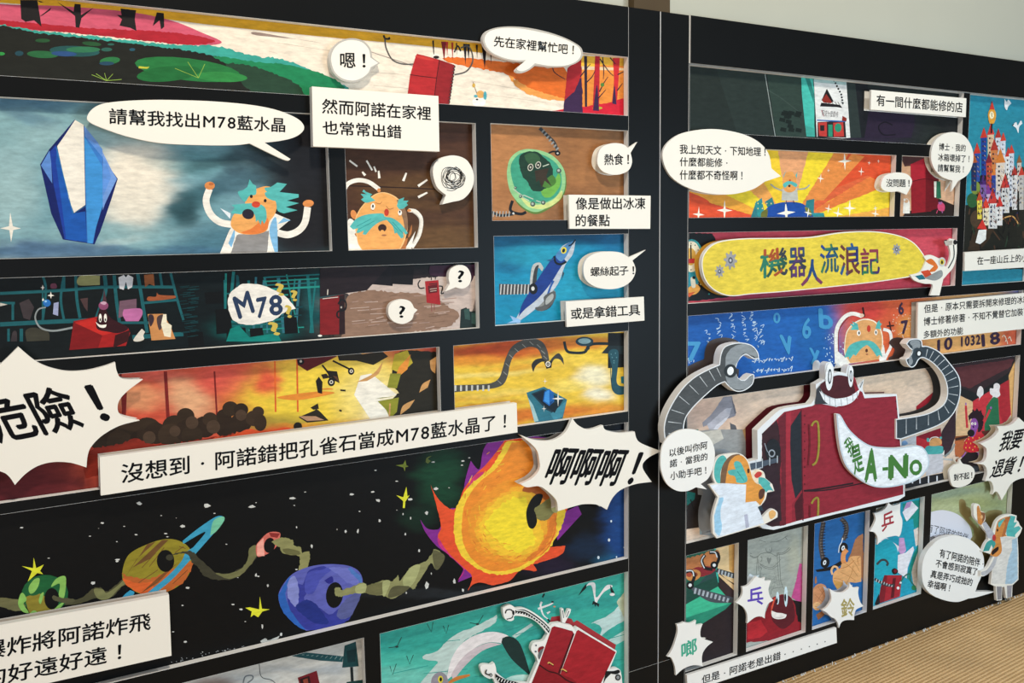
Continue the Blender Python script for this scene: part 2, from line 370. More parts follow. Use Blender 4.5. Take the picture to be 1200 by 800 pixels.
sign('speech_bubble', 'grey-rimmed oval bubble over the autumn trees in the top strip', 'speech bubble', SB, 3,
     '-138,190 -125,152 -85,132 -20,124 60,128 150,145 230,170 290,198 325,225 332,260 310,290 260,310 190,314 110,306! 75,332 40,342 18,328 60,290! 0,285 -60,268 -112,238',
     [('先在家裡幫忙吧！', (-83, 167), (291, 210), (-85, 217))], Y=-.012, th=.012, rim=2.4)
o = sign('speech_bubble', 'round white bubble holding a black scribble, beside the bald head', 'speech bubble', SB, 'a',
     '382,600 400,562 450,546 500,562 525,610 520,660 490,698 448,710! 415,718! 428,685! 395,655', [], Y=.002, th=.0185)
a = Art('scribble', .002, o, .0001, INKT); rnd = random.Random(4)
for k in range(9):
    ph = rnd.uniform(0, 6.28); cx0, cy0 = 455 + rnd.uniform(-9, 9), 624 + rnd.uniform(-9, 9); rr = 14 + k * 3.2; P = []
    for i in range(26):
        an = ph + i * .36; P.append((380 + (cx0 + rr * math.cos(an) * (1 + .12 * math.sin(an * 1.7 + k))) / 3, (cy0 + (rr * .98) * math.sin(an) * (1 + .15 * math.cos(an * 1.3))) / 3))
    a.line('#111111', .55, P)
a.build()
sign('speech_bubble', 'small white bubble with a thin tail beside the green frozen meal', 'speech bubble', SB, 'a',
     '960,560 972,522 1008,504 1048,506 1068,520! 1100,499! 1077,537! 1082,570 1068,600 1030,614 990,608 966,588', [('熱食！', (985, 541), (1071, 540), (985, 580))])
sign('caption_board', 'white two-line caption below the green frozen meal', 'caption board', CB, 7, '266,112 650,117 648,272 270,272',
     [('像是做出冰凍', (299, 126), (625, 126), (299, 182)), ('的餐點', (299, 205), (458, 205), (299, 261))], sm=False)
sign('speech_bubble', 'white oval bubble with a thin upward tail beside the blue fish', 'speech bubble', SB, 7,
     '335,470 345,420 388,388 450,378 510,384 547,406! 627,371! 565,420! 580,465 562,512 520,543 460,555 395,545 350,515', [('螺絲起子！', (368, 452), (572, 444), (369, 496))])
sign('caption_board', 'narrow white caption below the blue fish', 'caption board', CB, 7, '252,613 618,590 621,702 257,732',
     [('或是拿錯工具', (276, 644), (599, 624), (278, 697))], sm=False)
for lab, t, ol, q in (('tiny round bubble with a question mark, upper of two, by the distant red robot', 6, '903,500 912,462 950,441 988,452 1008,492 1000,532 970,552 935,546! 887,566! 908,530!', [('?', (948, 468), (974, 467), (948, 522))]),
                      ('tiny round bubble with a question mark, lower of two, on the brown road', 6, '620,665 632,622 680,602 722,612 741,642! 757,652! 740,670! 728,700 685,718 640,702', [('?', (672, 634), (698, 634), (673, 688))])):
    sign('speech_bubble', lab, 'speech bubble', SB, t, ol, q, Y=.005, th=.0157)
sign('burst_board', 'huge white jagged burst at the left edge shouting danger', 'burst board', BB, 9,
     '-300,150! -220,220 -120,190 -70,90! 0,108! 40,70 85,25! 180,100 290,136 390,137 480,118 540,97! 548,140 575,175 670,178! 600,230 560,275 552,320 575,350 655,370! 560,395 480,440 430,490 412,530 405,590! 330,568 250,565 180,582 120,620 70,672! 40,630 0,608 -100,590 -220,640! -230,500 -300,430! -220,330',
     [('危險！', (-112, 278), (420, 184), (-5, 478))], Y=-.014, th=.014, bold=.02)
sign('caption_board', 'long slanting white caption across the middle of the left page', 'caption board', CB, 'z', '116.8,535.5 605.5,472 606.5,506.5 118.2,580.5',
     [('沒想到，阿諾錯把孔雀石當成M78藍水晶了！', (142, 544), (593, 484), (142.5, 566.5))], sm=False, Y=-.018, th=.018)
sign('burst_board', 'white jagged scream burst over the flaming planet, narrow slanting letters', 'burst board', BB, 11,
     '38,437! 110,462 190,462 250,425 283,360! 310,392 360,412 426,392! 440,415 500,428 545,425 575,422! 590,465 640,492 700,513! 635,548 612,590 655,658! 580,668 510,695 470,735 445,788! 400,765 340,762 300,770 215,795! 208,745 165,700 125,678 70,683 40,668! 95,640 128,600 128,555 110,500',
     [('啊啊啊！', (207, 500), (620, 512), (143, 668))], Y=-.016, th=.012, bold=.02)
sign('speech_bubble', 'large white oval bubble of three text lines over the yellow sunburst', 'speech bubble', SB, 'b',
     '45,500 60,458 110,425 200,412 290,425 350,452 383,490 393,538! 423,563! 372,580! 330,606 260,621 180,616 110,592 65,555',
     [('我上知天文，下知地理！', (100, 461), (374, 471), (100, 491)), ('什麼都能修，', (100, 502), (252, 506), (100, 531)), ('什麼都不奇怪啊！', (100, 543), (300, 546), (100, 574))])
sign('caption_board', 'thin white one-line caption in the top strip of the right page', 'caption board', CB, 'b', '712,287 1016,314 1014,374 710,350',
     [('有一間什麼都能修的店', (729, 302), (1004, 327), (729, 338))], sm=False)
sign('speech_bubble', 'round white three-line bubble between the red fridge and the hill castle', 'speech bubble', SB, 'b',
     '903,495 913,455 940,430 975,422 1010,435 1033,470 1038,512 1022,555 990,578! 968,612! 972,577! 935,563 910,532',
     [('博士，我的', (929, 457), (1014, 462), (928, 480)), ('冰箱壞掉了！', (926, 490), (1026, 496), (925, 514)), ('請幫幫我！', (925, 524), (1008, 529), (924, 548))])
sign('speech_bubble', 'tiny white oval bubble straddling the bar left of the red fridge', 'speech bubble', SB, 'b',
     '743,590 755,562 790,551 825,556 842,575 838,597! 825,622! 798,611! 770,613 750,606', [('沒問題！', (760, 572), (834, 573), (760, 597))])
sign('caption_board', 'white caption under the hill castle at the right edge', 'caption board', CB, 8, '922,382 1330,357 1330,445 922,470',
     [('在一座山丘上的小鎮', (981, 403), (1243, 387), (981, 441))], sm=False)
sign('caption_board', 'largest white caption, three lines of small text at the right edge', 'caption board', CB, 8, '703,618 1320,562 1320,728 700,795',
     [('但是，原本只需要拆開來修理的冰箱', (732, 628), (1222, 584), (732, 667)), ('博士修著修著，不知不覺替它加裝了', (730, 688), (1222, 640), (730, 727)), ('多額外的功能', (730, 751), (914, 732), (730, 786))], sm=False)
sign('speech_bubble', 'round white three-line bubble over the scientist in the white coat, across the left claw arm', 'speech bubble', SB, 11,
     '697,560 705,490 742,438 800,412 870,416 925,450 950,510 945,580 922,638 885,668! 914,693! 862,683! 820,701 770,698 725,665 702,612',
     [('以後叫你阿', (738, 504), (916, 466), (738, 542)), ('諾，當我的', (740, 556), (916, 520), (740, 592)), ('小助手吧！', (742, 612), (910, 584), (743, 650))], Y=-.05, th=.006, paper=PAPER)
sign('speech_bubble', 'tiny white bubble on the bar beside the big burst at the right edge', 'speech bubble', SB, 'g',
     '500,590 518,545 555,512! 588,505! 598,460! 628,505 690,520 733,560 735,620 700,680 640,715 570,728 522,700', [('對不起！', (543, 605), (715, 580), (543, 668))], bold=.02)
sign('burst_board', 'cream jagged burst cut off by the right edge, two slanting words', 'burst board', BB, 'g',
     '1150,72! 1100,125 1040,150 945,155! 960,200 900,265 790,318! 845,360 850,420 830,480 750,505! 830,520 855,590 835,668! 890,672 915,740 905,795! 935,765 965,790 990,848! 1030,780 1075,700 1140,655 1230,640 1400,660! 1380,500 1420,300! 1330,200 1380,60! 1240,130',
     [('我要', (1012, 208), (1215, 172), (955, 395)), ('退貨！', (932, 470), (1212, 418), (872, 645))], Y=-.014, th=.014, bold=.02)
sign('speech_bubble', 'white bubble of four slanting lines at the foot of the right page', 'speech bubble', SB, 16,
     '722,300 726,235 745,185 790,135 840,114 890,110 950,130 1000,180 1013,240 1000,300 985,335 972,372! 1066,372! 1020,386 970,400 940,404! 890,420 830,413 770,388 735,350',
     [('有了阿諾的陪伴，', (808, 170), (1012, 222), (803, 210)), ('不會感到寂寞了！', (790, 220), (1002, 266), (784, 256)), ('真是弄巧成拙的', (768, 270), (962, 312), (760, 306)), ('幸福啊！', (752, 316), (856, 338), (746, 352))],
     Y=-.02, th=.02, paper=PAPER, bold=.018)
sign('burst_board', 'white spiky burst with one green character at the lower left of the right page', 'burst board', BB, 'm',
     '130,112! 170,105 218,85! 240,95 300,95 358,65! 350,125! 435,108! 410,180 415,265 475,275! 460,290 555,320! 490,370 440,440 425,520 437,605! 370,590 290,600 200,640 120,712! 112,620 85,540 60,500 22,492! 80,400 125,270 142,180',
     [('啷', (186, 335), (362, 262), (190, 522))], paper=PAPER, col='#3aa88a', bold=.02)
sign('burst_board', 'white spiky burst with one purple character below the pencil robot drawing', 'burst board', BB, 'n',
     '78,380! 130,365 180,315 208,280! 235,295 270,300 292,290! 290,322 348,320! 325,400 340,470 372,505! 320,540 295,610 290,675! 250,655 190,670 125,722! 125,640 90,570 20,528! 65,480 82,430',
     [('乓', (130, 398), (272, 376), (132, 566))], paper=PAPER, col='#5a3fb4', bold=.02)
sign('burst_board', 'white spiky burst with one dark red character under the red fridge robot', 'burst board', BB, 'o',
     '595,250! 650,235 700,205 730,150! 760,175 800,172 842,155! 840,250 860,320 850,420 830,470! 800,460 740,470 680,490 625,545! 628,480 600,430 555,420! 590,360 610,300',
     [('乒', (666, 258), (778, 222), (668, 424))], paper=PAPER, col='#a02838', bold=.02)
sign('burst_board', 'white spiky burst with one gold character beneath the cream puffs', 'burst board', BB, 'n',
     '895,395! 950,425 1020,430 1075,390 1085,340! 1120,385 1172,382! 1165,440 1185,520 1215,560! 1150,590 1130,640 1128,690! 1060,690 1010,710 985,765! 975,720 950,680 910,660 870,620 832,598! 880,560 915,490',
     [('鈴', (1003, 500), (1128, 480), (1010, 668))], paper=PAPER, col='#a89a5a', bold=.02)
sign('caption_board', 'slanting white caption with trailing dots at the foot of the right page', 'caption board', CB, 'z', '805,790.8 980,735 980.8,753 806,811',
     [('但是，阿諾老是出錯．．．．．．', (822.5, 791.5), (967.5, 746.5), (822.5, 801.5))], sm=False, paper=PAPER, Y=-.01, th=.01)
sign('caption_board', 'white two-line caption in the bottom left corner beneath the ringed planet', 'caption board', CB, 13, '-300,582 792,386 804,672 -300,918',
     [('爆炸將阿諾炸飛', (-90, 612), (706, 468), (-90, 700)), ('的好遠好遠！', (-80, 740), (568, 612), (-80, 826))], sm=False, Y=-.018, th=.018)
# ------------------------------------------------------------------ prints seen through the cut-outs
def proj(X, Y, Z):
    v = np.stack([X / S, 0.736 - Z / S, 1 + Y / S + 0 * X]); q = np.tensordot(R, v, 1); return 600 + F * q[0] / q[2], 400 + F * q[1] / q[2]
_rs = np.random.RandomState(7); LAT = _rs.rand(256, 256)
def vnoise(x, y):
    xi, yi = np.floor(x).astype(int), np.floor(y).astype(int); fx, fy = x - xi, y - yi; fx = fx * fx * (3 - 2 * fx); fy = fy * fy * (3 - 2 * fy)
    g = lambda a, b: LAT[a % 256, b % 256]
    return (g(xi, yi) * (1 - fx) + g(xi + 1, yi) * fx) * (1 - fy) + (g(xi, yi + 1) * (1 - fx) + g(xi + 1, yi + 1) * fx) * fy
def fbm(x, y): return (vnoise(x, y) + .5 * vnoise(2.1 * x + 7, 2.1 * y) + .25 * vnoise(4.3 * x, 4.3 * y + 9)) / 1.75 - .5
YP = .0226
RECT = {**HL, **HR}
def pane(key, label, base, blobs=(), t='z', warp=8, sc=(.03, .09), grain=.12, cell=2.2):
    """the printed sheet behind one cut-out; colours washed in like paint. blobs: x, y, rx, ry, colour, strength"""
    u0, u1, v0, v1 = RECT[key]; u0, u1, v0, v1 = u0 - .010, min(u1, 1.9) + .003, v0 - .010, v1 + .003
    if u0 < -.3: u0 = -.1
    a, b = W(*proj_uv(u0, v0)), 0
    p0, p1, p2 = proj_uv(u0, (v0 + v1) / 2), proj_uv(u1, (v0 + v1) / 2), 0
    nx = max(8, int(abs(p1[0] - p0[0]) / cell)); ny = max(8, int(abs(proj_uv(u0, v1)[1] - proj_uv(u0, v0)[1]) / cell))
    uu, vv = np.meshgrid(np.linspace(u0, u1, nx + 1), np.linspace(v0, v1, ny + 1)); X, Z = uu * S, (.736 - vv) * S
    x, y = proj(X, np.array(YP), Z)
    wx = x + warp * 2 * fbm(x * sc[0] + 3, y * sc[1]); wy = y + warp * 1.2 * fbm(x * sc[0] + 40, y * sc[1] + 11)
    C = np.ones(x.shape + (3,)) * np.array(lin(base))
    ox, oy, k = TO[t]
    for bb in blobs:
        bx, by, rx, ry, col, st = bb[:6]; rot = math.radians(bb[6]) if len(bb) > 6 else 0; pw = bb[7] if len(bb) > 7 else 2
        dx, dy = wx - (ox + bx / k), wy - (oy + by / k); ex, ey = (dx * math.cos(rot) + dy * math.sin(rot)) * k / rx, (-dx * math.sin(rot) + dy * math.cos(rot)) * k / ry
        g = (st * np.exp(-(ex * ex + ey * ey) ** pw))[..., None]; C = C * (1 - g) + np.array(lin(col)) * g
    if grain: C = C * (1 + grain * 2 * fbm(x * .12, y * .5))[..., None]
    C = np.clip(C, 0, 1); nv = (nx + 1) * (ny + 1)
    o0 = (float(X.mean()), YP, float(Z.min()))
    co = np.stack([X - o0[0], np.zeros_like(X), Z - o0[2]], -1).reshape(-1, 3); i = np.arange(ny)[:, None] * (nx + 1) + np.arange(nx)[None]; i = i.ravel()
    fc = np.stack([i, i + nx + 1, i + nx + 2, i + 1], -1)
    me = bpy.data.meshes.new('comic_print'); me.vertices.add(nv); me.vertices.foreach_set('co', co.ravel()); me.loops.add(fc.size); me.loops.foreach_set('vertex_index', fc.ravel().astype(np.int32))
    me.polygons.add(len(fc)); me.polygons.foreach_set('loop_start', np.arange(len(fc), dtype=np.int32) * 4); me.update(calc_edges=True)
    at = me.color_attributes.new('Col', 'FLOAT_COLOR', 'POINT'); at.data.foreach_set('color', np.concatenate([C.reshape(-1, 3), np.ones((nv, 1))], 1).ravel().astype(np.float32))
    me.materials.append(ink_mat()); o = bpy.data.objects.new('comic_print', me); COL.objects.link(o); o.location = o0; o['_o'] = o0; CLIP[o.name] = (u0 * S, u1 * S, (.736 - v1) * S, (.736 - v0) * S)
    return tag(o, label, 'comic print', 'printed comic panels')
def proj_uv(u, v):
    x, y = proj(np.array(u * S), np.array(YP), np.array((.736 - v) * S)); return float(x), float(y)
def fig(name, par, label=None, lift=0.0):
    if par.name not in HOLD: HOLD[par.name] = [.0224]
    a = Art(name, HOLD[par.name], par, .000005); a.lab = label; a.clip = CLIP.get(par.name); return a
CLIP = {}
HOLD = {}
def top(par, d=.00001):
    HOLD.setdefault(par.name, [.0224]); HOLD[par.name][0] -= d; return HOLD[par.name][0]
def done(*aa):
    for a in aa:
        o = a.build(getattr(a, 'lab', None))
        if o and getattr(a, 'many', 0): o['kind'] = 'stuff'
def ghost(par, label, col='#efe9dc', text='#1a1a1c', shift=(0, 0), name='printed_bubble'):
    """the print repeats the raised board straight behind it"""
    q, Y, lines = GHOST[label]; yy = top(par); y2 = top(par)
    pts = [W(x, y, Y) for x, y in q]; fs = [tuple(f) for f in tessellate_polygon([[Vector((p[0], p[2], 0)) for p in pts]])]; fs = [f if area2([(pts[i][0], pts[i][2]) for i in f]) > 0 else f[::-1] for f in fs]
    pts = [(p[0] + shift[0], yy, p[2] + shift[1]) for p in pts]; pts, fs, _ = clipfaces(pts, fs, fs, CLIP[par.name])
    if not fs: return None
    o = link(name, pts, fs, mat('printed_' + col.strip('#'), col, .5, .4), par)
    if lines:
        V, Fc = [], []
        for (txt, A, B, Cc), t in lines:
            v, f = line_mesh(txt, 0); lo, hi = v.min(0), v.max(0); P = [np.array(W(TO[t][0] + e[0] / TO[t][2], TO[t][1] + e[1] / TO[t][2], Y)) for e in (A, B, Cc)]; n = len(V)
            for x, y in v:
                fx, fy = (x - lo[0]) / (hi[0] - lo[0]), (hi[1] - y) / max(.01, hi[1] - lo[1]); r_ = P[0] + (P[1] - P[0]) * fx + (P[2] - P[0]) * fy; V.append((r_[0] + shift[0], y2, r_[2] + shift[1]))
            Fc += [tuple(n + j for j in k) for k in f]
        V, Fc, _ = clipfaces(V, Fc, Fc, CLIP[par.name])
        if Fc: link('printed_lettering', V, Fc, INKT, o)
    return o
np.random.seed(3); rnd = random.Random(11)
TEAL, SKIN, RED, DRED, INK = '#56b3ae', '#e9a65e', '#a3222a', '#6d1c22', '#15161a'

# --- top strip
P = pane('r1', 'long top print: red hill, lily pond, sandy path and autumn trees', '#e6d9c6', [(560, 30, 60, 60, '#e9dfd0', .5)], grain=.06)
a = fig('painted_hills', P)
a.poly('#dba32a', '-50,-60! 1200,20! 2300,140! 2260,248! 1940,210 1600,180 1200,140 830,97 600,62 0,12 -50,5', 1)
a.poly('#c5546a', '-50,-20! 0,18 280,28 600,55 800,95 940,150 1040,200 900,212 600,180 300,150 -50,120', 1)
a.poly('#a9222f', '-50,92 200,112 400,130 600,140 760,148 900,165 1010,195 880,210 600,182 300,150 -50,122', 1, rough=.7)
a.poly('#3a9c8e', '-50,118 150,140 450,172 700,200 880,212 1010,215 1100,238 1200,265 1300,272 1420,310 1500,345 1600,395 1640,420! 1400,440! 600,330! -50,260!', 1, rough=1.2)
a.poly('#1e1f1a', '-50,132 200,158 450,185 700,215 900,240 1060,280 1200,330 1300,440! -50,370!', 1, rough=1)
a.poly('#1f7d50', '1000,262 1200,290 1330,300 1480,335 1570,372 1615,408! 1560,470! 1380,470! 1240,380 1090,310', 1, rough=.8)
a.poly('#26402f', '1060,300 1180,310 1300,350 1400,400 1440,470! 1200,450! 1120,380', 1, rough=1)
a.poly('#8d7a70', '1200,150 1400,185 1500,200 1380,182 1200,165', 1); a.line('#9a8a80', .7, '1700,230 2000,330 2060,350', 1, w1=2)
for q in ('1300,200 1700,262', '1640,330 1900,350', '1750,400 1990,420', '2210,380 2500,430', '2260,440 2560,480', '2500,340 2700,420', '1260,240 1300,250'): a.line('#cbbcaa', .5, q, 1)
a.poly('#d96a26', '2080,268 2250,278 2440,300 2560,318 2650,320 2650,460 2560,455 2500,440 2440,395 2380,350 2240,320 2130,300', 1, rough=.8)
a.poly('#e79a4c', '2380,352 2500,420 2640,460 2640,475 2520,455 2440,420', 1, rough=1)
a.poly('#e8b43a', '2720,260! 2960,275! 2960,330! 2860,325 2720,330', 1); a.poly('#e0893a', '2720,330 2960,320 2960,470 2720,500', 1, rough=.7); a.poly('#e4c9a0', '2720,310 2960,322 2960,330 2720,325', 1)
a.poly('#c81f33', '2590,520! 2830,485 2950,452! 2960,560! 2590,545!', 1, rough=.5)
b = fig('painted_lily_pads', P); b.split = 'painted_lily_pad'
for x, y, rx, ry, c, ro in ((880, 325, 250, 52, '#25703a', .12), (1040, 360, 120, 24, '#2f8040', .05), (790, 345, 150, 36, '#1f6433', -.1), (350, 240, 118, 25, '#23504f', .05), (390, 232, 80, 14, '#2f6f4d', 0), (200, 255, 74, 17, '#28623a', .05), (90, 250, 20, 12, '#234650', 0), (515, 284, 48, 17, '#2a7040', -.1), (500, 297, 35, 9, '#26475c', 0), (500, 232, 26, 9, '#2b5c50', 0), (200, 190, 35, 9, '#26502f', 0), (430, 205, 45, 10, '#26502f', .1), (620, 232, 14, 7, '#235060', 0), (5, 252, 18, 8, '#2f8c42', 0), (520, 208, 16, 5, '#2b5c50', 0), (300, 252, 60, 12, '#2a4a78', .05), (2800, 506, 24, 7, '#b5a83c', 0)): b.ell(c, x, y, rx, ry, 1, ro)
for q in ('500,378 430,350', '500,378 450,345', '500,378 490,342', '500,378 530,346', '500,378 570,372', '930,365 880,290', '930,365 820,320', '930,365 960,300', '660,320 700,312'): b.line('#8fae45', .6, q, 1)
b.poly('#b9b63a', '650,310 700,315 690,322 650,320', 1, sm=False)
c = fig('painted_trees', P)
for q in ('95,0! 175,0! 195,125! 160,95! 120,102! 100,88!', '185,78! 240,35! 235,48! 200,72!', '270,10! 345,55! 350,18! 378,20! 380,70! 440,35! 382,85! 372,130! 355,128! 352,75!', '565,40! 638,48! 632,90! 640,145! 610,130! 560,120! 572,90! 548,70! 570,72!', '735,58! 768,62! 770,125! 755,138! 748,95! 716,122!', '170,0! 205,10! 190,12!'): c.poly('#1d1a1a', q, 1)
for x, w_, h, cc in ((2080, 12, 85, '#7a2026'), (2095, 6, 60, '#b02c2c'), (2120, 5, 80, '#a02626'), (2180, 9, 95, '#1f1a20'), (2195, 8, 70, '#1f1a20'), (2235, 5, 60, '#1f1a20'), (2270, 12, 105, '#1f1a20'), (2030, 4, 60, '#1f1a20'), (2300, 5, 80, '#1f1a20'), (2140, 3, 55, '#1f1a20')): c.poly(cc, '%d,%d! %d,%d! %d,%d!' % (x - w_, 190 + (x - 2030) * .1, x + w_, 190 + (x - 2030) * .1, x + 2, 195 + h + (x - 2030) * .1), 1)
c.poly('#a8262c', '2660,320! 2725,262! 2727,400 2730,530! 2640,527!', 1, rough=.4); c.poly('#3a2344', '2650,470 2690,430 2725,370 2730,530! 2640,527!', 1, rough=.6)
c.poly('#b3252e', '2790,262! 2812,265! 2808,520! 2778,518!', 1); c.poly('#3a2344', '2800,400 2808,520! 2780,518! 2790,440', 1); c.poly('#c42a30', '2872,272! 2905,272! 2898,400 2890,490! 2868,485! 2878,380', 1); c.poly('#3a2344', '2880,400 2890,490! 2870,485!', 1)
c.poly('#2c2030', '2738,262! 2752,264! 2752,500! 2742,500!', 1); c.poly('#b3252e', '2930,320! 2935,360! 2930,545! 2922,545!', 1)
for q in ('2720,360 2750,320 2768,300', '2750,385 2775,360 2790,330', '2810,430 2830,390 2850,360', '2812,275 2850,330 2875,355', '2805,460 2840,420', '2825,268 2830,330 2828,370', '2895,350 2925,335', '2893,425 2918,390', '2590,310 2600,340 2650,372', '2860,270 2885,300'): c.line('#2c2030', 1.4, q, 1, w1=.7)
c.ell('#4f7d3a', 2824, 397, 9, 9, 1)
d = fig('painted_robot', P, 'red fridge-shaped robot with thin grey arms')
d.line('#57534f', 1.8, '605,180 610,225 640,280 690,300 740,300', 2, w1=1.4); d.line('#2a2828', 2.2, '598,165 606,180 625,182 622,175', 2); d.line('#57534f', 1.7, '930,350 985,335 1015,290 1010,240 990,215 960,225', 2); d.line('#2a2828', 1.8, '930,245 945,215 960,240', 2)
d.poly('#b02a2c', '750,262 770,256 860,280! 830,500! 710,445! 722,355!', 2); d.poly('#8f2226', '860,280! 928,303! 905,500! 830,500!', 2, sm=False); d.line('#4a1518', .9, '722,350 780,358 846,366', 2); d.line('#4a1518', .9, '860,280 846,370 832,495', 2)
d.ell('#c23a34', 790, 272, 45, 7, 2, .2); d.ell('#e6ddd0', 842, 262, 17, 13, 2); d.ell('#2a2020', 845, 268, 14, 7, 2); d.line('#222', .6, '833,188 833,255', 2) if 0 else d.line('#222222', .7, '833,188 834,255', 2)
for k in range(12): d.ell('#2a2626', 928 - k * 2.2, 312 + k * 15, 7, 8, 2, n=8)
for k in range(12): d.ell('#8f2226', 926 - k * 2.2, 312 + k * 15, 4, 5, 2, n=8)
e = fig('painted_man', P, 'tiny scientist waving on the path')
e.line('#6b5a40', .6, '1018,385 1036,440', 2); e.ell('#c9a24a', 1021, 400, 7, 10, 2); e.ell('#efe9e0', 1045, 478, 32, 22, 2); e.ell('#d9a35e', 1052, 442, 18, 18, 2); e.ell('#4fa3ae', 1074, 448, 8, 20, 2); e.ell('#4fa3ae', 1030, 450, 9, 6, 2); e.ell('#222222', 1036, 466, 6, 4, 2); e.line('#dfd9d0', 1.2, '1030,480 1002,478 998,465', 2)
done(a, b, c, d, e)

# --- crystal panel
P = pane('r2a', 'wide print of a blue crystal in misty clouds and a cheering scientist', '#6f99a3', [
    (0, 620, 500, 160, '#86a9ac', .7), (100, 480, 300, 40, '#4a6f86', .9), (640, 820, 190, 180, '#e9dfcd', 1), (620, 950, 160, 120, '#e4dccb', .9), (560, 1100, 420, 60, '#8fb0b2', .6), (40, 900, 160, 200, '#9dbabb', .8),
    (0, 1180, 500, 40, '#b7c6c2', .6), (250, 1180, 330, 55, '#53708a', .9), (0, 1170, 60, 30, '#47677e', .8), (900, 950, 150, 60, '#2f5a62', .8, -35), (860, 960, 60, 70, '#2c4c54', .8), (1050, 1130, 260, 80, '#3e6a7c', .8), (900, 1190, 500, 30, '#3d6078', .8),
    (1100, 850, 180, 60, '#304f60', .7, -20), (900, 760, 200, 60, '#4f8288', .6), (560, 620, 220, 60, '#a3bfbd', .6), (820, 620, 160, 60, '#7fa5a5', .5), (1500, 700, 330, 420, '#1c1c20', 1, 0, 3), (1330, 1000, 130, 160, '#25282e', .9), (1150, 720, 120, 60, '#2a3138', .7), (1440, 1050, 240, 200, '#1c1a1c', 1, 0, 3), (250, 1165, 300, 26, '#4a6884', .8), (560, 1130, 120, 22, '#a9c0bf', .7, -12), (880, 1020, 60, 50, '#27454c', .8), (1010, 760, 150, 26, '#2c464c', .7, -8), (150, 560, 140, 40, '#56788a', .7, 20), (60, 740, 160, 60, '#8fb0b4', .6, -20), (1100, 790, 60, 40, '#30424e', .6), (200, 640, 130, 60, '#90b0b3', .7)], 1, warp=9, grain=.1)
a = fig('painted_crystal', P, 'tall faceted blue crystal')
a.poly('#14205f', '350,560! 395,590! 525,800! 552,838! 520,940 470,1085 443,1145! 402,1138! 295,1122! 240,1000 188,770! 230,700 300,620', 1, sm=False)
a.poly('#5a86c8', '232,705! 240,760! 245,860! 192,775!', 1); a.poly('#1d3c96', '262,680! 285,760! 330,870! 360,1130! 303,1120! 250,860! 235,710!', 1); a.poly('#1c55a8', '266,690! 292,760! 345,1000! 400,990! 408,1135! 310,1120! 290,960! 262,760!', 1)
a.poly('#e9e2d4', '352,562! 392,585! 400,960! 347,997! 322,930! 268,685! 300,640!', 1); a.poly('#3a78c2', '395,590! 480,700! 484,960! 455,1040! 436,1142! 408,1138! 402,960!', 1); a.poly('#6f97d6', '395,590! 460,670! 525,800! 548,838! 492,955! 482,985! 482,720! 400,640!', 1)
a.poly('#3f8fd0', '395,640! 480,780! 482,960! 452,1060! 432,1140! 412,1138! 405,960!', 1); a.poly('#5d8fd6', '400,640! 480,700! 484,800! 480,930! 520,830! 500,760!', 1); a.line('#3a86a8', .7, '264,690 342,1000', 1); a.line('#2c6d9c', .6, '347,1000 402,965', 1)
b = fig('painted_stars', P); b.poly('#e9e2d4', '48,995! 60,1060! 98,1070! 62,1078! 52,1135! 44,1078! 0,1070! 42,1060!', 1)
e = fig('painted_man', P, 'scientist in a white coat with teal hair, arms raised')
e.line('#ece6da', 8, '982,285 966,340 985,400 1030,440 1090,452', '5m'); e.line('#ece6da', 8, '1300,490 1350,500 1400,480 1430,440 1442,370', '5m')
e.ell('#d98a4c', 983, 270, 24, 19, '5m'); e.ell('#d98a4c', 1445, 353, 26, 17, '5m', -.1); e.ell('#b8673a', 990, 262, 12, 7, '5m')
e.poly('#ece6da', '1030,590! 1050,540 1075,480 1098,450! 1290,400! 1360,430! 1300,480! 1302,590!', '5m'); e.poly('#7fb4d8', '1100,470! 1100,510 1085,560! 1070,540!', '5m'); e.poly('#7fb4d8', '1262,480 1295,420 1303,590! 1290,590!', '5m'); e.poly('#7fb4d8', '1330,420! 1362,433! 1300,450!', '5m'); e.poly('#dfe6ea', '1032,375! 1082,400! 1078,425!', '5m')
e.poly('#8d8a88', '1110,500! 1262,480! 1250,590! 1080,590!', '5m', rough=.5)
e.poly(SKIN, '1082,440 1100,400 1145,360 1150,330 1170,300 1200,285 1250,272 1290,290 1300,340 1290,400 1262,440 1250,480 1200,498 1130,495 1090,470', '5m'); e.poly('#e07b3c', '1240,420 1260,440 1240,485 1180,498 1130,490 1180,470', '5m', rough=.4)
e.poly(TEAL, '1130,330 1115,300 1140,290 1160,275! 1170,240! 1185,262! 1200,270! 1200,310 1170,318 1150,345', '5m')
e.poly(TEAL, '1240,285 1270,275 1300,255! 1345,262! 1310,300! 1400,310! 1400,325! 1345,340! 1402,352! 1340,370! 1395,385! 1330,400! 1300,385 1290,340', '5m'); e.poly(TEAL, '1245,300 1300,310 1290,340 1250,325', '5m')
e.poly(TEAL, '1082,400! 1100,372! 1085,360! 1190,352 1240,370 1250,420 1238,450! 1228,430! 1222,455! 1210,430! 1200,440! 1190,400 1150,390! 1130,405! 1110,402!', '5m')
e.ell('#2a2430', 1163, 403, 28, 24, '5m', .2); e.ell('#c8452f', 1200, 358, 20, 15, '5m'); e.ell('#222222', 1178, 320, 7, 8, '5m'); e.ell('#222222', 1243, 340, 7, 8, '5m')
done(a, b, e)

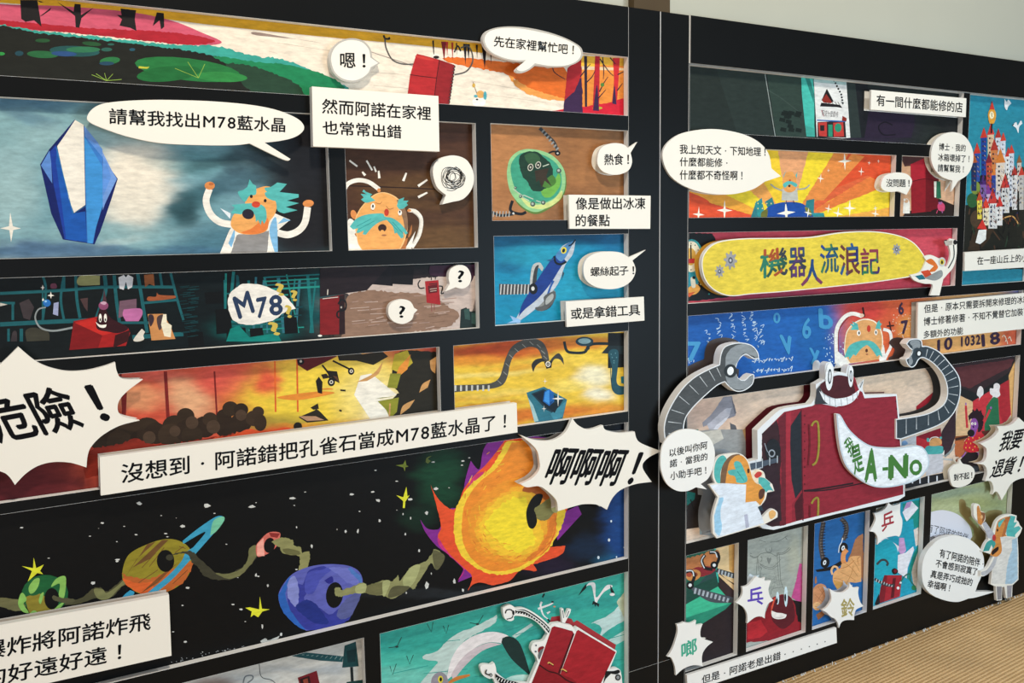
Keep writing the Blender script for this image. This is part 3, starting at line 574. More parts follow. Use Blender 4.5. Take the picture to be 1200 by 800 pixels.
# --- worried scientist
P = pane('r2b', 'print of a worried bald scientist on brown boards', '#4a2f20', [(1000, 300, 500, 60, '#5a3a24', .8), (780, 900, 300, 90, '#5d4124', .9), (900, 1150, 240, 120, '#66492a', .9), (700, 640, 400, 30, '#301d16', .8), (900, 930, 240, 20, '#3c2719', .6), (850, 1050, 300, 14, '#4a301c', .7), (950, 860, 200, 12, '#3c2719', .6), (500, 760, 200, 60, '#4a3122', .6)], 2, warp=5, grain=.2)
a = fig('plank_lines', P); a.line('#2a1914', 1.2, '430,870 700,880 1020,895', 2); a.line('#2a1914', .8, '800,760 1020,765', 2)
e = fig('painted_man', P, 'bald scientist with drooping teal moustache, holding his head')
e.line('#ece6da', 5, '415,85 435,58 480,44 530,54 578,88', 6); e.line('#ece6da', 4.4, '715,185 750,192 775,230 765,300 730,360', 6); e.line('#c9c2b6', 1.2, '730,190 766,225 760,290 735,340', 6)
e.poly('#ece6da', '430,235 470,250 500,380! 436,380!', 6); e.poly('#ece6da', '748,282! 735,330 725,380! 690,380!', 6); e.ell('#d98a4c', 576, 92, 8, 10, 6) ; e.ell('#d98a4c', 718, 186, 9, 7, 6)
e.ell('#d98a4c', 458, 205, 14, 22, 6, -.3); e.poly('#b5713e', '470,290 520,345 600,380! 640,390! 700,380! 715,300 730,250 700,320', 6)
e.poly('#f2c183', '470,300 462,240 480,190 510,150 545,118 575,103 610,102 655,122 690,160 705,200 712,250 705,300 690,345 670,375! 500,375! 480,345', 6)
e.poly(SKIN, '474,300 466,240 484,192 513,152 547,122 577,107 608,106 652,126 686,162 700,200 706,250 700,300 680,350 665,378! 505,378! 480,340', 6); e.poly('#8a6a50', '660,135 700,180 712,250 700,290 690,230', 6)
e.poly(TEAL, '560,140! 535,120! 545,110! 515,98! 505,88! 498,98! 520,110! 490,108! 505,125! 492,135! 515,150 540,145', 6); e.poly(TEAL, '660,165! 668,135! 695,125! 690,140! 715,140! 705,152! 713,160! 690,178! 670,180!', 6)
e.poly(TEAL, '440,262! 470,225 520,205 590,200 605,215 640,222 680,250 712,292! 700,300! 690,285! 692,312! 680,318! 660,290! 650,295! 640,260 612,230! 580,240 545,265 515,300! 500,298! 505,280! 480,292! 470,290! 478,270! 455,275!', 6)
for q in ('470,262 540,225', '480,275 555,235', '620,235 665,280', '640,240 690,295'): e.line('#2f8f8c', .8, q, 6)
e.ell('#3a2420', 592, 268, 20, 18, 6); e.ell('#e9a65e', 592, 283, 8, 6, 6); e.ell('#a86a4a', 600, 302, 11, 4, 6); e.ell('#c8402f', 612, 195, 11, 17, 6)
e.ell('#f4eee2', 548, 168, 10, 16, 6, .1); e.ell('#f4eee2', 675, 197, 9, 13, 6); e.ell('#1c1c1c', 548, 166, 4, 8, 6); e.ell('#1c1c1c', 674, 192, 4, 6, 6)
for q in ('610,165 625,180 645,175', '560,150 580,155 590,145', '540,182 552,188', '668,212 678,210'): e.line('#a86a3c', .7, q, 6)
b = fig('painted_dashes', P)
for q in ('438,752 475,780', '518,752 545,798', '553,780 563,805') : b.line('#ece6da', 2, q, 2)
for q in ('498,5 512,22', '575,0 578,35', '705,10 690,48', '803,42 760,72', '803,102 760,124'): b.line('#ece6da', 2, q, 6, w1=3)
done(a, e, b)

# --- frozen meal
P = pane('r2c', 'print of a claw holding a green monster-like meal on a plate', '#8a5f3c', [(300, 150, 500, 40, '#6a4a34', .7), (0, 700, 200, 400, '#b97f4e', .8), (400, 700, 160, 160, '#a06c40', .7), (380, 850, 200, 80, '#a87244', .8), (480, 620, 80, 80, '#7d5a3c', .5), (200, 900, 300, 50, '#96643c', .8)], 3, warp=6, grain=.12)
a = fig('painted_claw', P, 'grey jointed claw arm'); a.line('#3a3a3a', 4, '130,600 165,635 200,670 215,720', 3, w1=3); 
for k in range(7): a.line('#8b8b88', 2, '%d,%d %d,%d' % (140 + k * 11, 620 + k * 14, 152 + k * 11, 608 + k * 14), 3)
a.ell('#1c1c1e', 214, 718, 13, 12, 3); a.ell('#c9c9c4', 214, 718, 5, 4, 3); a.line('#1c1c1e', 2, '210,712 190,710 165,722', 3); a.line('#2a2a2c', 3.2, '590,745 620,757 665,752', 'a'); a.line('#1c1c1e', 3.4, '662,705 655,740 690,752 710,745', 'a')
for k in range(6): a.line('#a9a9a4', 1.2, '%d,742 %d,762' % (596 + k * 11, 594 + k * 11), 'a')
a.ell('#c9c9c4', 665, 750, 4, 4, 'a')
b = fig('painted_plate', P, 'pale green plate')
b.poly('#5f7d3c', '650,600 665,560 700,530 760,535 825,570 850,620 845,680 810,720 750,752 700,735 665,690', 'a'); b.poly('#8fc48a', '643,595 655,555 690,528 740,525 800,545 840,590 848,640 835,690 790,725 745,745 700,728 660,685 645,640', 'a')
b.poly('#3f9a7c', '655,590 675,550 710,535 770,545 820,580 835,640 815,690 760,715 710,700 670,660', 'a'); b.poly('#cfd98a', '690,690 740,720 800,705 835,670 830,700 780,732 720,728', 'a'); b.poly('#6fae4a', '760,650 800,640 825,610 830,650 800,690 770,690', 'a', rough=.4)
c = fig('painted_meal', P, 'dark green lumpy meal with two eyes')
c.poly('#1f3a2c', '685,570 690,545 720,532 750,535 775,555 795,575 805,610 790,650 760,672 730,668 715,640 700,625 690,600', 'a', rough=.5); c.poly('#35583a', '705,545 740,538 760,560 740,580 715,570', 'a', rough=.5); c.poly('#4a7a34', '765,650 800,615 815,640 790,660', 'a')
c.poly('#3a3024', '740,600! 790,590! 780,620! 800,655! 775,635! 765,660! 755,632! 745,640!', 'a')
for x, y in ((725, 588), (752, 580)): c.ell('#c9c9b8', x, y, 10, 13, 'a', .3); c.ell('#1c1c1c', x, y, 7, 10, 'a', .3); c.ell('#c9c9b8', x, y, 3, 4, 'a')
for q in ('768,585 790,577', '690,690 720,705', '700,685 735,700', '745,705 775,715', '665,665 700,690'): c.line('#b8c4b0', 1.1, q, 'a')
for x, y, r_ in ((825, 600, 9), (733, 717, 9), (770, 712, 8), (672, 660, 5), (690, 690, 6)): c.ell('#4a5a50', x, y, r_, r_, 'a'); c.ell('#a8b4a8', x - 1, y - 1, r_ * .5, r_ * .5, 'a')
done(a, b, c); ghost(P, 'small white bubble with a thin tail beside the green frozen meal'); ghost(P, 'white two-line caption below the green frozen meal', '#c9c3b8')

# --- shelves
P = pane('r3a', 'long dark print: shelves of oddments, then a brown road with red robots', '#0f1516', [(900, 640, 260, 300, '#0d1618', 1), (1500, 620, 90, 130, '#0e5a5e', .6), (1200, 740, 200, 60, '#0d6a66', .6), (1900, 620, 330, 60, '#c9b7ae', .9), (1850, 740, 300, 60, '#8a6a58', 1), (2300, 560, 160, 40, '#4a2640', .8), (1650, 640, 90, 110, '#2a2424', .9), (2000, 500, 240, 40, '#2c2224', .9), (2150, 600, 100, 40, '#cbb8b0', .8), (2450, 720, 120, 80, '#b9a49a', .5)], 5, warp=6, grain=.25)
a = fig('painted_shelves', P, 'teal painted shelf grid')
for q, w_ in (('0,575 300,560 500,545 820,545', 3.5), ('0,720 300,705 480,700', 5), ('200,490 215,560 200,700', 3), ('300,490 285,600 300,700', 3), ('355,490 360,600 375,690', 3.5), ('490,490 495,560 470,640 450,700', 4.5), ('535,490 545,600 560,710', 4), ('645,480 665,600 690,760', 4), ('750,480 760,545', 3), ('800,480 830,600 860,700', 3), ('560,712 700,712', 3), ('670,620 830,605', 3), ('0,620 70,620', 3), ('60,620 60,700', 3), ('620,780 860,765', 5), ('100,740 100,800', 4), ('40,740 40,800', 3), ('200,560 200,700', 2), ('300,470 300,560', 3)): a.line('#1d5a60', w_, q, 5)
for k in range(16): x = 1020 + rnd.uniform(0, 480); a.line(rnd.choice(['#1a6a6c', '#124a50', '#1f8078', '#2f6a78']), rnd.uniform(1.5, 4), '%d,%d %d,%d' % (x, 480 + rnd.uniform(-10, 40), x + rnd.uniform(-30, 60), 760), 5)
for k in range(14): y = 500 + k * 19; x = 1040 + rnd.uniform(0, 200); a.line(rnd.choice(['#1a6a6c', '#0f3c42', '#238a80']), rnd.uniform(1, 3), '%d,%d %d,%d' % (x, y, x + 260, y - 14), 5)
for x, y, w_, h in ((1010, 650, 70, 110), (1170, 740, 60, 40), (960, 570, 80, 50), (1330, 690, 60, 70), (1190, 560, 50, 60), (1060, 740, 90, 60), (880, 760, 70, 60)): a.poly('#0b0d0e', '%d,%d! %d,%d! %d,%d! %d,%d!' % (x, y, x + w_, y - 5, x + w_ + 8, y + h, x + 5, y + h + 5), 5)
for k in range(60): x, y = 840 + rnd.uniform(0, 60), 540 + rnd.uniform(0, 240); a.line('#143a3e', .7, '%d,%d %d,%d' % (x, y, x + 36, y - 4), 5)
a.poly('#0f7a70', '1080,740! 1120,725! 1170,780! 1300,760! 1320,800! 1060,800!', 5)
b = fig('painted_oddments', P); b.split = 'painted_oddment'
b.poly('#8a8a5c', '362,510 385,490 468,492! 468,535! 380,538 362,528', 5); b.poly('#c9c9cc', '555,500! 580,488! 590,500! 600,487! 625,500! 620,545! 600,556! 590,520! 580,558! 560,552!', 5); b.poly('#8a5230', '675,488! 720,484! 725,540! 700,530! 680,545!', 5); b.poly('#9a5230', '695,590 730,590 735,570! 750,582 820,585! 815,598 700,610', 5)
b.poly('#6f5260', '560,610! 640,600! 640,660! 555,690!', 5); b.poly('#b96a9c', '580,650! 655,645 668,670 650,705! 590,705! 575,675', 5); b.poly('#c98a52', '692,672! 765,670! 800,730! 822,788! 710,795!', 5, sm=False); b.poly('#3a2c34', '695,680 715,675 722,700 705,730', 5); b.poly('#4a3a3a', '735,690 765,675 760,730 745,745', 5); b.poly('#e9dfc4', '765,672! 780,672! 782,710! 805,725! 800,780! 770,775! 755,720!', 5)
b.poly('#d9d2c4', '640,770 665,740! 680,755! 672,772 675,790 650,800 625,795', 5); b.poly('#9aa0c0', '252,620! 275,615! 272,680! 248,672!', 5); b.poly('#6a3a4c', '240,530 262,530 265,550 238,550', 5); b.poly('#3c3436', '90,620! 135,600! 160,640! 140,700! 110,690!', 5); b.poly('#4a3636', '375,600! 412,595! 410,660! 395,640!', 5); b.poly('#3c3a30', '120,750 160,735 225,755 232,795! 125,800!', 5); b.poly('#3c3436', '60,755 78,755 80,800! 50,800!', 5)
b.poly('#c9c2b6', '0,618! 35,627! 0,635!', 5)
for q in ('238,565! 242,580! 255,585! 242,588! 239,600! 235,588! 222,585! 235,580!', '200,535! 203,545! 210,548! 202,551! 200,560! 197,550! 190,548! 198,545!', '202,595! 204,602! 208,606! 203,608! 201,612! 197,606!'): b.poly('#ece6da', q, 5)
b.ell('#2a6fb8', 220, 620, 18, 17, 5); b.ell('#8fc0e0', 214, 612, 6, 5, 5); b.line('#8d9494', 1.6, '215,640 180,650 165,690 190,735 250,750 340,735', 5, w1=2.4)
c = fig('painted_robot', P, 'red boxy robot peering up from among the shelves')
c.poly('#a3201f', '345,705! 465,682! 600,735! 610,760! 590,820! 325,840!', 5, sm=False); c.poly('#7d181a', '345,705! 480,770! 460,830! 325,840!', 5, sm=False); c.poly('#c22a24', '350,712! 440,690! 560,750! 480,772!', 5, sm=False); c.poly('#3a1416', '540,770! 610,745! 600,800! 530,830!', 5, sm=False)
c.poly('#34141a', '455,740 455,690 470,640 490,640 520,690 600,735 560,760 510,755', 5); c.ell('#8d4a6c', 485, 632, 23, 20, 5); c.poly('#4a3036', '480,620! 488,555! 502,620!', 5); c.poly('#c9a0b4', '470,620 485,612 500,618 490,628', 5)
for x in (470, 494): c.ell('#f2ece0', x, 690, 7, 20, 5); c.ell('#1c1c1c', x, 698, 3, 7, 5)
c.poly('#f2ece0', '448,708! 470,722 500,720! 492,735 465,732', 5)
d = fig('painted_name_bubble', P, 'white brushed bubble reading M78')
d.poly('#e9e4da', '1068,625 1075,580 1105,548 1150,528 1220,535 1290,560 1340,590 1385,645! 1330,665 1280,700 1200,720 1130,718 1085,690', 5, rough=.5); done(a, b, c, d)
d.Y -= 0
dd = [o_ for o_ in P.children if o_.name.startswith('painted_name_bubble')][0]
for i, (tx, A, B, Cc) in enumerate((('M', (1092, 597), (1163, 565), (1122, 692)), ('7', (1203, 600), (1248, 592), (1206, 690)), ('8', (1262, 588), (1318, 582), (1268, 678)))):
    q = letters(dd, [(tx, A, B, Cc)], 5, top(P, .00002), '#1d3252', .03, name='printed_letter')
f = fig('painted_question_marks', P)
f.build() if 0 else None
q = letters(P, [('?', (1290, 530), (1322, 528), (1308, 585)), ('?', (1362, 562), (1388, 560), (1374, 610)), ('?', (1335, 632), (1360, 630), (1350, 688)), ('?', (1255, 712), (1290, 708), (1288, 770))], 5, top(P, .00002), '#c9b04a', .03, name='printed_question_marks'); top(P, .00002)
g = fig('painted_road', P)
g.poly('#c4b2a8', '1780,760 1620,570! 1700,545! 1800,520 2000,500 2200,490 2260,520 2230,600 2190,730 2100,745 1900,770 1650,800 1500,815!', 5, rough=1); g.poly('#8d6f5c', '1620,600 1720,560 1850,570 2000,580 2080,620 2150,680 2080,735 1880,760 1650,800 1450,830 1600,780', 5, rough=1.2)
for k in range(50): x, y = rnd.uniform(1640, 2080), rnd.uniform(585, 745); g.line(rnd.choice(['#a3877a', '#7a5e4c', '#b89f92']), .9, '%d,%d %d,%d' % (x, y, x + rnd.uniform(30, 90), y - rnd.uniform(2, 10)), 5)
g.poly('#1d1a1c', '1600,440! 1700,440! 1700,800! 1610,800!', 5) if 0 else None
for x in (1730, 1760, 1790): g.poly('#1c1a1c', '%d,450! %d,450! %d,530! %d,530!' % (x, x + 60, x + 90, x + 40), 5)
g.poly('#19161a', '1740,455! 1850,450! 1840,540! 1725,530!', 5); g.poly('#241c20', '1500,455! 1820,450! 1720,560! 1500,590!', 5); g.poly('#171416', '1842,452! 1940,445! 1935,535! 1830,530!', 5); g.poly('#3a2233', '2015,445! 2240,440! 2200,530 2130,500 2020,490', 5); g.poly('#4a2a44', '2210,440! 2340,435! 2330,525! 2280,525', 5)
for q in ('2160,650! 2185,640! 2205,660! 2240,655! 2250,620! 2290,600! 2300,550! 2345,530! 2345,735! 2155,745!', ): g.poly('#1f2c2a', q, 5)
for q in ('2175,650! 2200,645! 2205,700! 2180,695!', '2250,620! 2290,602! 2310,640! 2260,660!', '2295,560! 2325,545! 2330,600! 2300,600!', '2210,665! 2235,668! 2230,720! 2210,715!', '2270,660! 2300,665! 2290,720! 2265,700!'): g.poly('#35504a', q, 5)
h = fig('painted_robots', P, 'two small red robots on the road')
h.poly('#7d1d20', '1500,600! 1610,580! 1618,765! 1500,770!', 5, sm=False); h.poly('#2c1a1c', '1590,585! 1615,580! 1618,765! 1590,768!', 5, sm=False); h.line('#1a1a1c', 2, '1585,625 1600,605 1620,615 1618,650 1585,660 1580,680 1590,690', 5)
h.line('#c9c2b6', 1.2, '1535,582 1537,556', 5); h.line('#222222', 1, '1545,768 1545,782', 5); h.line('#222222', 1, '1562,768 1562,780', 5); h.ell('#e6e0d4', 1500, 773, 10, 5, 5)
h.poly('#a3252a', '1992,518! 2055,512! 2065,628! 2000,618!', 5, sm=False); h.poly('#5d1a1e', '2005,540! 2050,530! 2050,570! 2010,575!', 5, sm=False); h.line('#222222', 1.4, '1990,548 1968,550 1960,530 1970,512', 5); h.line('#222222', 1.4, '2058,540 2075,545 2068,575 2080,572', 5); h.line('#8a4a4a', .9, '2022,620 2024,660', 5); h.line('#8a4a4a', .9, '2036,620 2036,655', 5)
h.line('#222222', 1, '2012,532 2050,527', 5); h.line('#c9b9a8', .7, '2015,555 2048,551', 5); h.line('#c9b9a8', .7, '2017,565 2046,561', 5); h.line('#222222', 1.1, '2022,512 2022,498', 5); h.line('#222222', 1.1, '2040,510 2042,494', 5); h.line('#e0d8cc', .8, '1512,600 1585,592', 5); h.ell('#2a2224', 1600, 640, 9, 12, 5); h.ell('#b9aFa4', 1600, 640, 4, 5, 5)
done(g, h)

# --- fish
P = pane('r3b', 'print of a claw gripping a blue fish on a turquoise ground', '#1b86ac', [(200, 300, 700, 50, '#0d4468', .95), (100, 400, 150, 60, '#2f9fc0', .7), (380, 560, 260, 120, '#2aa3bd', .7), (-20, 400, 80, 100, '#164f78', .7), (0, 360, 160, 80, '#1a6a90', .6), (60, 520, 220, 40, '#1c8fb4', .6), (300, 680, 400, 50, '#128aa8', .7), (80, 400, 160, 50, '#2596b0', .7), (500, 330, 120, 60, '#16608c', .7)], 7, warp=6, grain=.08)
a = fig('painted_claw', P, 'grey banded claw arm'); a.poly('#4a4a4a', '-60,530! 90,533! 90,575! -60,582!', 7)
for k in range(9): a.line('#c9c9c6', 1.3, '%d,532 %d,580' % (-50 + k * 16, -54 + k * 16), 7)
a.poly('#b9bcb8', '85,560 88,480 100,440 130,430 148,455! 140,470 125,455 112,490 110,545', 7); a.poly('#3c3e40', '95,560 98,500 108,455 125,442 118,480 112,540', 7)
a.poly('#8a8d8a', '85,575 110,600 160,590 190,560 205,575 190,620 150,655 120,652 100,620', 7); a.poly('#3c3e40', '100,610 130,640 165,630 195,590 198,610 170,648 125,652', 7, rough=.4)
b = fig('painted_fish', P, 'slim blue fish with a yellow eye')
b.poly('#bcc4cc', '298,325! 285,390 250,440 215,530 150,610 95,660 40,700! 20,690! 60,620 110,530 180,440 215,385 240,350', 7); b.poly('#1d3c86', '205,395 250,420 230,450 180,530 120,600 60,650 30,685! 50,620 100,540 160,450', 7); b.poly('#4f86b8', '298,325! 262,340 225,370 205,400 230,425 255,400 275,360', 7)
b.poly('#8fb4d8', '-10,678! 20,690 40,700 35,722! 20,712! -25,715! 5,702!', 7); b.line('#10181c', 2.4, '198,400 205,430 230,438 255,425', 7); b.ell('#e2cf3a', 243, 373, 13, 16, 7, .3); b.ell('#14202c', 242, 374, 7, 10, 7, .3); b.line('#14202c', 1.6, '298,322 280,345 265,352', 7); b.line('#2d5aa0', 2.4, '195,515 180,545 165,590', 7)
b.poly('#2c5a86', '160,420! 200,410! 180,425!', 7); b.poly('#3a4a58', '232,515! 238,470! 245,480!', 7)
d = fig('painted_claw', P); d.poly('#5a5c5c', '150,590 190,565 206,575 195,615 155,652 118,655 110,640 150,630', 7, rough=.3); d.poly('#a9aca8', '160,600 190,575 192,600 160,628', 7); d.ell('#1a1a1c', 100, 553, 20, 26, 7); d.ell('#d9d9d4', 98, 552, 8, 10, 7)
done(a, b, d); ghost(P, 'white oval bubble with a thin upward tail beside the blue fish'); ghost(P, 'narrow white caption below the blue fish', '#c3c6c4')
# --- explosion
P = pane('r4a', 'print of a fiery explosion with dark smoke flinging a red robot', '#c5503a', [
    (-100, 700, 560, 300, '#561a1e', 1, 0, 4), (640, 260, 120, 60, '#dba070', .7), (880, 270, 130, 90, '#e0b184', .8, 30), (700, 160, 200, 25, '#cf5f52', .7), (1050, 180, 130, 80, '#d8584c', .8), (1400, 300, 300, 130, '#e6c53c', 1), (1600, 200, 400, 160, '#e8c844', 1, 0, 3), (1250, 190, 60, 70, '#d8493c', .9),
    (1750, 260, 180, 170, '#efdc8a', .7), (1800, 300, 100, 90, '#efe6cc', .9), (1300, 390, 200, 50, '#8a7a34', .7), (1420, 400, 160, 14, '#e0802c', .7), (700, 480, 500, 30, '#a8321f', .8), (1250, 430, 200, 22, '#d8562c', .9), (2060, 250, 100, 200, '#26221a', 1, 0, 3), (1950, 90, 60, 60, '#e09a3a', .7), (1500, 420, 90, 40, '#e3a63a', .8)], 9, warp=9, grain=.14)
a = fig('painted_smoke', P, 'dark brown smoke clouds'); 
for x in (560, 770, 1000): a.line('#7a2320', 4 if x == 770 else 2, '%d,%d %d,%d' % (x + 5, 140, x + 20, 400), 9)
a.line('#7a2320', 5, '585,240 580,350', 9)
for x in (1288, 1392): a.line('#d8622c', 2, '%d,%d %d,%d' % (x, 70, x + 4, 330), 9)
for q in ('1300,260 1480,235 1570,240 1480,262 1380,275', '1480,225 1540,218 1560,225'): a.poly('#e08a34', q, 9)
for x, y, r_ in ((480, 460, 60), (540, 430, 60), (610, 430, 70), (690, 420, 70), (730, 430, 55), (820, 400, 60), (800, 440, 60), (870, 350, 42), (880, 420, 60), (960, 400, 55), (985, 365, 36), (1050, 350, 36), (1060, 400, 55), (1080, 315, 38), (1130, 320, 34), (1130, 380, 50), (1190, 360, 40), (1210, 330, 28), (560, 470, 60), (900, 440, 50), (660, 460, 50)): a.ell(rnd.choice(['#33261a', '#3a2b1e', '#2e2117']), x, y, r_, r_ * .92, 9)
for x, y, r_ in ((900, 380, 30), (1000, 400, 32), (820, 420, 26), (1130, 345, 26), (700, 450, 30)): a.ell('#4a382a', x, y, r_, r_, 9)
a.poly('#8a2a1c', '400,520 560,480 640,455 700,480 800,480 900,465 1000,450 1100,430 1160,415 1200,425! 1200,520! 400,640!', 9, rough=1.2)
a.poly('#d6502a', '1000,455 1090,440 1160,412 1230,420 1330,405 1370,410 1400,440! 1000,500!', 9, rough=1); a.ell('#35271a', 1220, 380, 30, 40, 9)
b = fig('painted_shards', P, 'black and white flying shards')
b.poly('#efe9da', '1690,160! 1740,150 1800,200! 1860,250! 1780,268! 1830,365! 1740,370! 1660,250!', 9, sm=False); b.poly('#28241a', '1850,60! 1900,40! 2045,50! 2045,340! 1830,360! 1830,280! 1870,240! 1830,190! 1840,130!', 9, rough=.6)
for q in ('1590,90! 1670,90! 1750,110! 1820,70! 1790,45! 1700,60! 1640,45! 1580,60!',): b.poly('#2a241a', q, 9)
b.poly('#b8a532', '1850,60! 1910,40! 1935,100! 1880,150! 1835,130!', 9); b.poly('#e0903a', '1870,120! 1925,60! 1910,130! 1850,180!', 9); b.poly('#8a8a2c', '1830,150! 1880,150! 1860,220! 1815,215!', 9); b.poly('#8a8a2c', '1770,280! 1870,262! 1860,330! 1830,360! 1810,320!', 9); b.poly('#c7955c', '1825,290! 1832,290! 1828,360! 1822,350!', 9)
b.poly('#1f1b16', '1480,185! 1495,165! 1512,190! 1510,245! 1490,240!', 9); b.poly('#1f1b16', '1525,135! 1580,140! 1592,195! 1560,180!', 9); b.poly('#5a3a28', '1560,160! 1580,165! 1592,195!', 9); b.poly('#2a241a', '1455,310! 1490,290! 1495,315! 1470,320!', 9); b.poly('#2a241a', '1470,325 1490,320 1540,370! 1440,380! 1400,355!', 9); b.poly('#b58a6a', '1400,350! 1480,350! 1520,368! 1440,372!', 9)
b.poly('#7d7a2e', '1755,270! 1850,258! 1790,262!', 9)
for q in ('1670,190! 1750,150 1795,95! 1775,150 1720,185!', '1965,240! 1980,200 2018,178! 2005,215!', '1875,345! 1890,300 1945,272! 1920,310!', '2015,90! 2020,130 2040,150! 2045,70!'): b.poly('#c7955c', q, 9)
for q in ('1595,228 1620,230', '1590,322 1602,326', '1545,390 1568,392'): b.line('#2a241a', 2, q, 9)
c = fig('painted_robot', P, 'tumbling dark red robot with black claws'); c.poly('#5a1a1c', '1390,75! 1560,60! 1580,70! 1440,138! 1395,110!', 9, sm=False); c.line('#1f1a1a', 2, '1510,110 1540,150 1550,185', 9); c.line('#1f1a1a', 2, '1560,90 1640,130', 9); c.ell('#17181a', 1553, 190, 17, 19, 9); c.ell('#d8d0c0', 1553, 190, 9, 9, 9); c.ell('#17181a', 1553, 190, 5, 5, 9); c.ell('#17181a', 1646, 139, 15, 17, 9); c.ell('#d8d0c0', 1647, 139, 8, 8, 9); c.ell('#17181a', 1647, 139, 4, 4, 9)
c.poly('#2b2018', '1505,155! 1530,150! 1545,170! 1515,175!', 9); c.ell('#17181a', 1410, 95, 16, 14, 9); c.ell('#b9b0a4', 1410, 93, 6, 6, 9); c.ell('#1f1a16', 1396, 398, 20, 20, 9); c.line('#1f1a16', 2, '1380,410 1412,385', 9)
done(a, b, c); ghost(P, 'huge white jagged burst at the left edge shouting danger', '#e6dfd4'); ghost(P, 'long slanting white caption across the middle of the left page', '#d9cfc2')

# --- furnace panel
P = pane('r4b', 'print of a claw lifting a blue crystal from a box before furnace light', '#e2bd3e', [(1150, 35, 420, 48, '#b5381a', .95, -5), (1500, 10, 300, 30, '#d0762a', .8, -5), (1000, 95, 260, 22, '#d8862c', .8, -5), (1350, 105, 300, 20, '#dc9430', .6, -5), (1050, 160, 300, 16, '#e9d276', .8, -5), (1500, 90, 200, 30, '#ecd050', .7), (1050, 260, 320, 16, '#cf8e2a', .6, -5), (1250, 235, 300, 16, '#ecd46a', .6, -5), (1000, 310, 260, 16, '#c8742a', .7, -5), (1300, 345, 420, 34, '#cc6624', .9, -6), (1650, 330, 200, 26, '#d88a30', .8, -6), (1580, 165, 80, 55, '#efe8c6', .95), (1610, 250, 75, 32, '#efe8cc', .95), (1480, 200, 90, 30, '#ecd46a', .7)], 10, warp=7, grain=.2)
a = fig('painted_claw', P, 'grey jointed arm with an open black claw')
a.poly('#4a4a46', '925,205! 1060,200 1110,192 1140,170 1155,130 1170,80 1195,30 1235,0 1290,-15 1340,0 1365,40 1375,90! 1345,95! 1335,60 1320,35 1290,25 1250,35 1210,65 1190,110 1180,160 1160,200 1120,218 1060,225 925,238!', 10)
for k in range(7): a.line('#c4c4bc', 2.2, '%d,205 %d,232' % (935 + k * 26, 935 + k * 26), 10)
for k, (x, y) in enumerate(((1140, 190), (1168, 150), (1178, 110), (1195, 70), (1220, 40), (1255, 20), (1290, 8), (1325, 22), (1345, 50), (1355, 75))): a.line('#8d8d86', .8, '%d,%d %d,%d' % (x - 8, y - 8, x + 10, y + 8), 10)
a.poly('#2b2c2c', '1300,145! 1292,110 1310,85 1340,78! 1365,95! 1340,95 1312,115', 10); a.poly('#3a3b3b', '1375,95! 1395,70 1420,55 1440,80! 1444,110! 1425,85 1400,82 1385,105!', 10); a.poly('#1c1d1d', '1350,95! 1388,92! 1385,122! 1362,128!', 10); a.ell('#dcd8cc', 1369, 106, 12, 13, 10); a.ell('#1c1d1d', 1369, 106, 7, 8, 10); a.ell('#dcd8cc', 1369, 106, 3, 3, 10)
b = fig('painted_box', P, 'tilted teal box holding a sparkling blue crystal')
b.poly('#2f6f80', '1268,240! 1350,212! 1458,272! 1435,372! 1308,378!', 10, sm=False); b.poly('#9ec2c4', '1275,262! 1300,300! 1325,372! 1305,376!', 10); b.poly('#1d3642', '1290,245! 1348,222! 1440,275! 1400,340! 1360,320!', 10, sm=False); b.poly('#14202a', '1300,248! 1345,230! 1380,250! 1365,310!', 10); b.poly('#3f8496', '1380,340! 1455,278! 1435,355! 1400,372!', 10); b.poly('#15222c', '1350,300! 1430,280! 1400,335!', 10)
b.poly('#1c62ac', '1352,235! 1375,222! 1395,240! 1398,280! 1375,302! 1345,280!', 10); b.poly('#3f8fd8', '1356,238! 1374,226! 1376,295! 1350,278!', 10); b.poly('#17427c', '1378,285! 1396,275! 1378,300!', 10)
for x, y, r_ in ((1355, 186, 15), (1416, 268, 38), (1350, 315, 16)): b.star('#efe9dc', x, y, r_, 10)
c = fig('painted_pipes', P, 'dark teal pipes and a gauge at the right edge')
c.line('#1f2a2c', 3.2, '1445,0 1455,40 1480,52 1540,50 1560,20 1600,10 1700,12', 10); c.line('#1f2a2c', 2.6, '1530,-20 1520,30 1560,55', 10) if 0 else None; c.ell('#26404a', 1540, 0, 42, 22, 10); c.ell('#8fb0b4', 1540, -2, 30, 13, 10); c.line('#223034', 1.6, '1560,20 1560,35 1540,40', 10); c.poly('#14181a', '1650,-40! 1735,-40! 1735,120! 1650,125!', 10, sm=False); c.poly('#1f2c30', '1650,20! 1730,20! 1730,60! 1620,55!', 10)
c.poly('#26505c', '1652,60 1665,38 1690,38 1700,60 1695,130 1690,180 1700,205 1735,210! 1735,245! 1700,250 1675,235 1665,200 1668,120', 10); c.poly('#173844', '1655,60 1662,100 1668,200 1680,235 1665,200 1660,110', 10)
for x, y in ((1665, 60), (1685, 55), (1670, 75), (1690, 75), (1678, 100), (1678, 90)): c.ell('#5b8a94', x, y, 3, 3, 10, n=8)
c.poly('#1d6a78', '1710,165! 1735,160! 1735,200! 1712,195!', 10); c.poly('#14181a', '1720,-40! 1735,-40! 1735,300! 1725,300!', 10)
done(a, b, c); ghost(P, 'long slanting white caption across the middle of the left page', '#d9cfc2')

